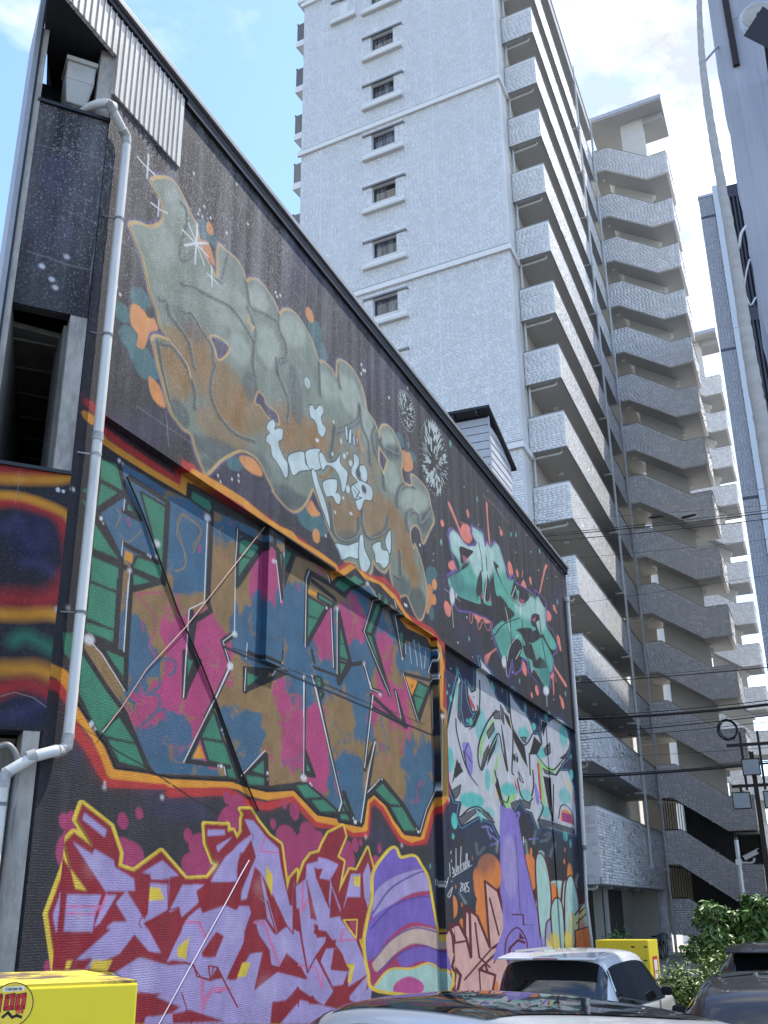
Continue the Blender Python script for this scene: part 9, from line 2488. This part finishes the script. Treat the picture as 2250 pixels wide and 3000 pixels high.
    for yy in wheels:
        for s in (-1, 1):
            cx = s * (wb - 0.1)
            t = MB().tube([(cx - 0.1, yy, 0.31), (cx - 0.09, yy, 0.31), (cx + 0.09, yy, 0.31), (cx + 0.1, yy, 0.31)], [0.27, 0.31, 0.31, 0.27], 24).build('wheel', rubber, root, smooth=True)
            MB().disc((cx + s * 0.095, yy, 0.31), (s, 0, 0), 0.2, 0.02, 20).build('rim', rimm, t, smooth=True)
    y0 = prof[0][0]; y1 = prof[-1][0]
    for s in (-1, 1):
        MB().box((s * wb * .95, y0 + 0.02, 0.78), (s * wb * .72, y0 + 0.1, 1.0)).build('tail_lamp', taill, root, bevel=0.02)
        MB().box((s * wb * .92, y1 - 0.12, 0.62), (s * wb * .6, y1 - 0.03, 0.76)).build('headlamp', headl, root, bevel=0.02)
        MB().box((s * (wb + 0.01), y1 - 1.33, 0.98), (s * (wb + 0.15), y1 - 1.24, 1.09)).build('door_mirror', rubber, root, bevel=0.04)
        MB().box((s * (wb * .6), y0 - 0.02, 0.4), (s * (wb * .2), y0 + 0.06, 0.46)).build('reflector', taill, root)
    MB().box((-0.2, y0 - 0.005, 0.62), (0.2, y0 + 0.05, 0.74)).build('plate_recess', rubber, root)
    if fin:
        x_, yy, zz_ = fin; fm = MB(); fm.hexa([(x_ - .035, yy - .1, zz_ - .04), (x_ + .035, yy - .1, zz_ - .04), (x_ + .03, yy + .12, zz_ - .04), (x_ - .03, yy + .12, zz_ - .04)], [(x_ - .007, yy - .08, zz_ + .09), (x_ + .007, yy - .08, zz_ + .09), (x_ + .007, yy - .02, zz_ + .095), (x_ - .007, yy - .02, zz_ + .095)])
        fm.build('antenna_fin', pm, root, bevel=0.006)
    return root, patch
hatch = [(0.0, .70, .62, .66, .66), (0.04, 1.0, .60, .92, .70), (0.12, 1.22, .585, .95, .725), (0.26, 1.44, .57, .96, .735), (0.40, 1.50, .565, .96, .74), (0.8, 1.525, .565, .96, .74), (1.6, 1.53, .56, .95, .74), (2.2, 1.48, .55, .94, .74), (2.6, 1.34, .54, .94, .735), (3.05, 1.02, .56, .94, .73), (3.3, .92, .6, .88, .72), (3.55, .78, .6, .74, .69), (3.62, .6, .58, .55, .66)]
r, pf = car('hatchback', 'white hatchback with dark glass parked in front of the yellow cabinet', (-3.04, 12.2, GZ), math.radians(-3), hatch, cwhite, [(0.04, 0.27, 'tail'), (0.28, 2.75, 'side'), (2.3, 3.02, 'front')], (0.62, 2.95))
MB().hexa([(-.56, -.05, 1.475), (.56, -.05, 1.475), (.56, .42, 1.515), (-.56, .42, 1.515)], [(-.55, -.05, 1.50), (.55, -.05, 1.50), (.56, .42, 1.535), (-.56, .42, 1.535)]).build('roof_spoiler', cwhite, r, bevel=0.01)
MB().box((-.14, -.055, 1.482), (.14, -.048, 1.494)).build('brake_lamp', taill, r)
MB().tube([(-.1, .0, 1.0), (-.3, -.0, 1.06), (-.5, .02, 1.08)], .01, 6).build('rear_wiper', rubber, r)
MB().hexa([(-.545, .5, 1.53), (-.52, .5, 1.53), (-.52, 2.0, 1.52), (-.545, 2.0, 1.52)], [(-.54, .5, 1.556), (-.525, .5, 1.556), (-.525, 2.0, 1.55), (-.54, 2.0, 1.55)]).build('roof_rail', trim_grey, r)
sedan = [(0.0, .72, .64, .68, .72), (0.08, 1.0, .68, .94, .82), (0.3, 1.2, .66, .98, .87), (0.6, 1.34, .62, .99, .88), (1.0, 1.43, .60, .98, .885), (1.6, 1.48, .595, .97, .89), (2.3, 1.5, .59, .96, .89), (2.9, 1.475, .58, .95, .89), (3.3, 1.38, .575, .94, .885), (3.8, 1.1, .6, .93, .88), (4.2, .96, .66, .9, .86), (4.55, .84, .66, .78, .82), (4.68, .62, .62, .58, .76)]
car('estate_car', 'silver car with dark glass roof in the foreground, parked at an angle', (-0.02, 5.55, GZ), math.radians(62), sedan, csilver, [(0.1, 0.55, 'tail'), (0.7, 1.3, 'side'), (1.4, 2.2, 'side'), (2.3, 3.1, 'side'), (0.95, 3.12, 'roof'), (3.2, 3.78, 'front')], (0.85, 3.8))
suv = [(0.0, .8, .68, .74, .76), (0.05, 1.06, .67, 1.0, .83), (0.16, 1.28, .63, 1.04, .86), (0.34, 1.48, .6, 1.05, .88), (0.6, 1.54, .6, 1.05, .885), (1.2, 1.57, .595, 1.04, .89), (2.2, 1.55, .58, 1.03, .89), (2.7, 1.42, .57, 1.02, .885), (3.3, 1.1, .6, 1.0, .88), (3.9, 1.0, .68, .94, .86), (4.3, .88, .68, .8, .82), (4.45, .66, .64, .6, .76)]
s1, _ = car('sports_utility_car', 'black car with roof spoiler parked beside the shrubs', (-0.66, 13.6, GZ), math.radians(1), suv, cblack, [(0.06, 0.3, 'tail'), (0.5, 1.3, 'side'), (1.4, 2.3, 'side'), (2.5, 3.25, 'front')], (0.8, 3.5), fin=(0, 0.75, 1.575))
MB().hexa([(-.6, -.12, 1.50), (.6, -.12, 1.50), (.6, .5, 1.55), (-.6, .5, 1.55)], [(-.59, -.12, 1.525), (.59, -.12, 1.525), (.6, .5, 1.57), (-.6, .5, 1.57)]).build('roof_spoiler', cblack, s1, bevel=0.01)
low = [(z[0], z[1] - 0.11, z[2] + .02, z[3] - .1, z[4]) for z in suv]
car('saloon_car', 'dark bronze car with shark-fin antenna at the bottom right', (-0.46, 8.6, GZ), math.radians(3), low, cbrown, [(0.04, 0.2, 'tail'), (0.5, 1.3, 'side'), (1.4, 2.3, 'side'), (2.5, 3.25, 'front')], (0.8, 3.5), fin=(0.02, 0.62, 1.465))

# ------------------------------------------------------------------ planting
def leaf_mat(name, c1, c2):
    M = Mt(name); M.set(Roughness=0.45, Specular_IOR_Level=0.4)
    a = M.n('ShaderNodeAttribute', attribute_name='tone'); r = M.n('ShaderNodeValToRGB'); r.color_ramp.elements[0].color = c1; r.color_ramp.elements[1].color = c2; M.l(a.outputs['Fac'], r.inputs[0]); M.l(r.outputs[0], M.b.inputs['Base Color'])
    try: M.b.inputs['Transmission Weight'].default_value = 0.0; M.b.inputs['Subsurface Weight'].default_value = 0.0
    except Exception: pass
    return M.m
leafA = leaf_mat('pale_hedge_leaf', lin(64, 88, 42), lin(132, 156, 84)); leafB = leaf_mat('green_tree_leaf', lin(48, 80, 36), lin(114, 150, 74))
def foliage(name, blobs, n, size, m, parent, shell=0.5):
    C = []; Nn = []
    wts = np.array([b[1][0] * b[1][1] * b[1][2] for b in blobs]); wts = wts / wts.sum()
    for (c, r), wv in zip(blobs, wts):
        k = int(n * wv); d = nrs.normal(size=(k, 3)); d /= np.linalg.norm(d, axis=1)[:, None]; rad = nrs.uniform(shell, 1.05, k)[:, None] * (1 + 0.18 * np.sin(d[:, :1] * 7 + c[0]) + 0.15 * np.sin(d[:, 2:] * 9))
        C.append(np.array(c) + d * rad * np.array(r)); Nn.append(d)
    C = np.vstack(C); D = np.vstack(Nn); k = len(C); up = D + nrs.normal(0, .55, (k, 3)) + np.array([0, 0, .5]); up /= np.linalg.norm(up, axis=1)[:, None]
    t = np.cross(up, nrs.normal(size=(k, 3))); t /= np.linalg.norm(t, axis=1)[:, None]; s = np.cross(up, t); L = size * nrs.uniform(.6, 1.25, k)[:, None]; Wd = L * .42
    v = np.stack([C - t * L * .5, C - t * L * .05 + s * Wd * .5 + up * L * .08, C + t * L * .5 - up * L * .1, C - t * L * .05 - s * Wd * .5 + up * L * .08], 1).reshape(-1, 3)
    me = bpy.data.meshes.new(name); fi = np.arange(k * 4).reshape(-1, 4); tri = np.concatenate([fi[:, [0, 1, 2]], fi[:, [0, 2, 3]]], 0)
    me.vertices.add(k * 4); me.vertices.foreach_set('co', v.astype(np.float32).ravel()); me.loops.add(tri.size); me.loops.foreach_set('vertex_index', tri.ravel().astype(np.int32)); me.polygons.add(len(tri)); me.polygons.foreach_set('loop_start', np.arange(0, tri.size, 3, dtype=np.int32)); me.update(calc_edges=True)
    at = me.attributes.new('tone', 'FLOAT', 'POINT'); at.data.foreach_set('value', np.repeat(nrs.uniform(0, 1, k), 4).astype(np.float32))
    return link(name, me, m, parent)
def plant(name, label, cat, base, blobs, n, size, m, stems, group=None):
    o = thing(name, label, cat, base, group=group)
    for s_ in stems: MB().tube(catmull([Vector(base) + Vector((0, 0, 0.0))] + [Vector(q) for q in s_], 4), [0.035] * 1 + [0.02] * (len(s_) * 4), 6).build('stem', bark, o, smooth=True)
    foliage('foliage', blobs, n, size, m, o); return o
def around(px, cx, cy, cz, rx, ry, rz, k):
    return [((cx + rnd.uniform(-rx, rx), cy + rnd.uniform(-ry, ry), cz + rnd.uniform(-rz, rz)), (rnd.uniform(.22, .4), rnd.uniform(.22, .4), rnd.uniform(.18, .32))) for _ in range(k)]
plant('hedge_shrub', 'low pale-green rounded shrub beside the dark bronze car', 'shrub', (-2.35, 18.5, GZ), around(0, -2.3, 18.5, 1.0, .36, .3, .45, 18) + [((-2.3, 18.5, .8), (.6, .5, .5))], 5500, .085, leafA, [[(-2.3, 18.5, .9), (-2.2, 18.4, 1.4)], [(-2.4, 18.6, .8), (-2.7, 18.5, 1.3)]])
plant('hedge_shrub', 'pale-green shrub just left of the black car with spoiler', 'shrub', (-1.95, 20.8, GZ), around(0, -1.9, 20.8, 1.2, .45, .4, .4, 16), 4000, .09, leafA, [[(-1.9, 20.8, 1.0), (-1.8, 20.7, 1.6)]])
plant('young_tree', 'broad-leaved green young tree behind the black car with spoiler', 'tree', (-2.05, 27.5, GZ), around(0, -2.0, 27.5, 1.9, .85, .6, .6, 24), 4200, .22, leafB, [[(-2.1, 27.5, 1.4), (-2.3, 27.4, 2.3)], [(-2.0, 27.5, 1.2), (-1.5, 27.5, 2.2)], [(-2.1, 27.4, 1.2), (-2.7, 27.4, 2.0)]])
plant('young_tree', 'slender leafy sapling rising left of the surveillance pole', 'tree', (-2.75, 27.0, GZ), [((-2.85, 27, 2.28), (.32, .3, .16)), ((-2.6, 27, 2.34), (.3, .3, .14)), ((-3.0, 27, 2.05), (.22, .2, .14)), ((-2.7, 27, 1.7), (.45, .4, .3)), ((-3.05, 27, 1.45), (.45, .4, .28))], 800, .2, leafB, [[(-2.78, 27, 1.3), (-2.72, 27, 2.0), (-2.8, 27, 2.3)], [(-2.7, 27, 1.5), (-2.55, 27, 2.3)]])
plant('garden_bush', 'dark green bush against the foot of the zigzag stairs', 'bush', (-1.3, 29.0, GZ), around(0, -1.2, 29.0, 1.6, .8, .5, .6, 18), 3600, .17, leafB, [[(-1.2, 29, 1.2), (-1.0, 29, 2.0)]])
plant('garden_bush', 'narrow bush squeezed between the painted wall end and the cabinet', 'bush', (-5.75, 31.5, GZ), around(0, -5.75, 31.6, 1.2, .12, .3, .7, 8), 700, .13, leafB, [[(-5.75, 31.6, 1.2), (-5.8, 31.6, 2.0)]])

# ------------------------------------------------------------------ street furniture, cables, bicycles
cc = thing('surveillance_pole', 'slim galvanised pole with white surveillance camera above the shrubs', 'camera pole', (-2.16, 30, GZ))
MB().tube([(-2.16, 30, GZ), (-2.16, 30, 4.05)], 0.055, 12).build('pole', galv, cc, smooth=True)
MB().box((-2.24, 29.9, 3.42), (-2.08, 30.08, 3.56)).build('clamp', alu_w, cc); MB().tube([(-2.1, 29.95, 3.47), (-1.85, 29.9, 3.46), (-1.78, 29.9, 3.5), (-1.76, 29.9, 3.58)], 0.035, 8).build('arm', alu_w, cc)
cmb = MB(); A_ = Vector((-2.0, 29.9, 3.58)); B_ = Vector((-1.64, 29.86, 3.74)); d_ = (B_ - A_).normalized(); u_ = Vector((0, 0, 1)) - d_ * d_.z; u_.normalize(); w_ = d_.cross(u_)
for (l0, l1, hw, h0, h1, nm, mm) in ((0, .38, .055, -.05, .05, 'camera_body', alu_w), (-.02, .44, .066, .052, .066, 'sun_shield', alu_w), (.381, .39, .045, -.04, .04, 'lens', rubber)):
    MB().hexa([A_ + d_ * a + w_ * b + u_ * h0 for a, b in ((l0, -hw), (l1, -hw), (l1, hw), (l0, hw))], [A_ + d_ * a + w_ * b + u_ * h1 for a, b in ((l0, -hw), (l1, -hw), (l1, hw), (l0, hw))]).build(nm, mm, cc)
fl = thing('floodlight_mast', 'dark brown mast with three square floodlights at the right edge', 'floodlight', (-1.5, 30, GZ))
MB().hexa([(-1.56, 29.94, GZ), (-1.40, 29.94, GZ), (-1.40, 30.08, GZ), (-1.56, 30.08, GZ)], [(-1.54, 29.96, 6.3), (-1.43, 29.96, 6.3), (-1.43, 30.06, 6.3), (-1.54, 30.06, 6.3)]).build('mast', brownsteel, fl)
for x_ in (-1.72, -1.26): MB().box((x_ - .03, 30.0, 5.3), (x_ + .03, 30.08, 6.85)).build('upright', brownsteel, fl)
for z_ in (5.42, 6.5): MB().box((-2.1, 29.96, z_ - .04), (-0.95, 30.03, z_ + .04)).build('cross_arm', brownsteel, fl)
for x_, z_ in ((-1.52, 5.85), (-1.87, 5.0), (-1.08, 5.0)):
    lb = MB().hexa([(x_ - .235, 29.7, z_ - .2), (x_ + .235, 29.7, z_ - .2), (x_ + .19, 29.95, z_ - .12), (x_ - .19, 29.95, z_ - .12)], [(x_ - .235, 29.66, z_ + .24), (x_ + .235, 29.66, z_ + .24), (x_ + .19, 29.95, z_ + .18), (x_ - .19, 29.95, z_ + .18)]).build('floodlight_housing', brownsteel, fl)
    MB().quad((x_ - .205, 29.694, z_ - .17), (x_ + .205, 29.694, z_ - .17), (x_ + .205, 29.658, z_ + .21), (x_ - .205, 29.658, z_ + .21)).build('lamp_glass', lampglass, lb)
    MB().box((x_ - .03, 29.9, z_ + .2), (x_ + .03, 30.0, z_ + .46)).build('lamp_bracket', brownsteel, lb)
def wire(p, q, r, label, sag=0.0, xs=-12.0, xe=9.0, dz=0.0):
    p, q = Vector(p), Vector(q); d = (q - p) / (q.x - p.x); pts = []
    for i in range(25):
        x_ = xs + (xe - xs) * i / 24; v = p + d * (x_ - p.x); t = (x_ - p.x) / (q.x - p.x); v.z += sag * ((t - .5) ** 2 - .25) * 1.0 + dz; pts.append(v)
    return tag(MB().tube(pts, r, 6).build('overhead_cable', cablem, None, smooth=True), label, 'cable', 'overhead cables in front of the tower')
wire((-7.490, 33.000, 14.414), (-0.130, 33.000, 14.165), .012, 'uppermost pair of thin overhead cables, upper strand', .15)
wire((-7.495, 33.000, 14.340), (-0.143, 33.000, 14.074), .016, 'uppermost pair of overhead cables, thicker strand with black splice', .15)
wire((-7.373, 33.200, 14.226), (-0.172, 33.200, 13.939), .014, 'overhead cable just below the uppermost pair', .2)
wire((-7.233, 32.800, 14.820), (-0.108, 32.800, 14.253), .006, 'hair-thin overhead wire above the uppermost pair', .1)
wire((-6.790, 33.000, 13.428), (-0.264, 33.000, 13.194), .006, 'hair-thin overhead wire below the black splices', .1)
wire((-6.704, 33.000, 11.816), (-0.424, 33.000, 12.031), .006, 'hair-thin steep overhead wire at mid height of the stairs', .05)
wire((-6.548, 33.000, 9.197), (-0.818, 33.000, 9.158), .014, 'overhead cable with small clips, above the thick bundle', .1)
wire((-6.541, 33.000, 9.285), (-0.807, 33.000, 9.241), .005, 'messenger wire just above the clipped cable', .1)
wire((-6.750, 33.000, 8.041), (-0.972, 33.000, 8.043), .045, 'thickest black overhead cable bundle', .25)
wire((-6.734, 32.950, 8.108), (-0.953, 32.950, 8.156), .014, 'messenger wire on top of the thickest bundle', .2)
wire((-6.787, 33.000, 7.580), (-1.017, 33.000, 7.711), .014, 'overhead cable carrying the coil', .15)
wire((-6.779, 33.000, 7.676), (-1.005, 33.000, 7.801), .005, 'messenger wire above the cable carrying the coil', .15)
wire((-6.822, 33.100, 7.403), (-1.045, 33.100, 7.546), .010, 'overhead cable passing through the coil', .1)
wire((-6.759, 33.100, 6.824), (-1.148, 33.100, 6.798), .006, 'hair-thin overhead wire over the floodlights', .1)
wire((-6.677, 33.000, 6.241), (-1.206, 33.000, 6.334), .03, 'lower black overhead cable bundle behind the floodlights', .2)
wire((-6.652, 32.900, 6.292), (-1.195, 32.900, 6.380), .016, 'strand running along the lower black bundle', .25)
for a_, b_, rr__, lb_ in (((-3.843, 33.000, 14.469), (-3.343, 33.000, 14.476), .05, 'black splice sleeve on the uppermost cable pair, left one'), ((-2.831, 33.200, 14.371), (-2.332, 33.200, 14.438), .055, 'black splice sleeve on the cable below the pair')):
    tag(MB().tube([Vector(a_), Vector(a_).lerp(Vector(b_), .12), Vector(a_).lerp(Vector(b_), .88), Vector(b_)], [.014, rr__, rr__, .014], 8).build('cable_splice', cablem, None, smooth=True), lb_, 'cable splice')
ck = Vector((-2.205, 32.900, 7.377)); cm = MB()
for k in range(7):
    r_ = .27 + rnd.uniform(-.03, .03); ph = rnd.uniform(0, 6); cx_, cz_ = rnd.uniform(-.03, .03), rnd.uniform(-.03, .03)
    cm.tube([(ck.x + cx_ + r_ * math.cos(2 * math.pi * i / 24), 32.9 + 0.015 * k, ck.z + cz_ + r_ * 1.06 * math.sin(2 * math.pi * i / 24)) for i in range(25)], .011, 5, False)
cm.tube([(ck.x + .2, 32.9, ck.z - .2), (ck.x + .12, 32.9, ck.z - .38)], .01, 5); cm.tube([(ck.x, 32.95, ck.z + .27), (ck.x, 33.0, ck.z + .36)], .01, 5)
tag(cm.build('cable_coil', cablem, None, smooth=True), 'round coil of black cable hanging from an overhead line', 'cable coil')
def bicycle(label, loc, rz):
    o = thing('bicycle', label, 'bicycle', loc, rz, 'bicycles parked under the tower', local=True)
    for x_ in (-.5, .5):
        wh = MB().tube([(x_ + .33 * math.cos(2 * math.pi * i / 24), 0, .34 + .33 * math.sin(2 * math.pi * i / 24)) for i in range(25)], .018, 6, False).build('wheel', rubber, o, smooth=True)
        sp = MB()
        for i in range(10): a = math.pi * i / 10; sp.tube([(x_ - .32 * math.cos(a), 0, .34 - .32 * math.sin(a)), (x_ + .32 * math.cos(a), 0, .34 + .32 * math.sin(a))], .002, 3)
        sp.build('spokes', galv, wh)
    MB().tube([(-.5, 0, .34), (-.12, 0, .34), (.32, 0, .72), (-.22, 0, .74), (-.12, 0, .34)], .016, 6).tube([(-.5, 0, .34), (-.22, 0, .74)], .012, 6).tube([(.5, 0, .34), (.34, 0, .78), (.3, 0, .98)], .015, 6).build('frame', trim_dark, o, smooth=True)
    MB().tube([(.2, -.26, 1.0), (.3, 0, .98), (.2, .26, 1.0)], .012, 6).build('handlebar', alu_w, o, smooth=True); MB().box((-.36, -.07, .86), (-.1, .07, .92)).tube([(-.22, 0, .74), (-.23, 0, .88)], .012, 6).build('saddle', rubber, o, bevel=.02)
    MB().box((.36, -.15, .7), (.6, .15, .92)).build('basket', trim_grey, o)
bicycle('dark bicycle parked under the tower, nearer one', (-6.9, 46.2, GZ + .03), math.radians(75)); bicycle('dark bicycle parked under the tower, farther one against the cream wall', (-7.0, 48.2, GZ + .03), math.radians(82))
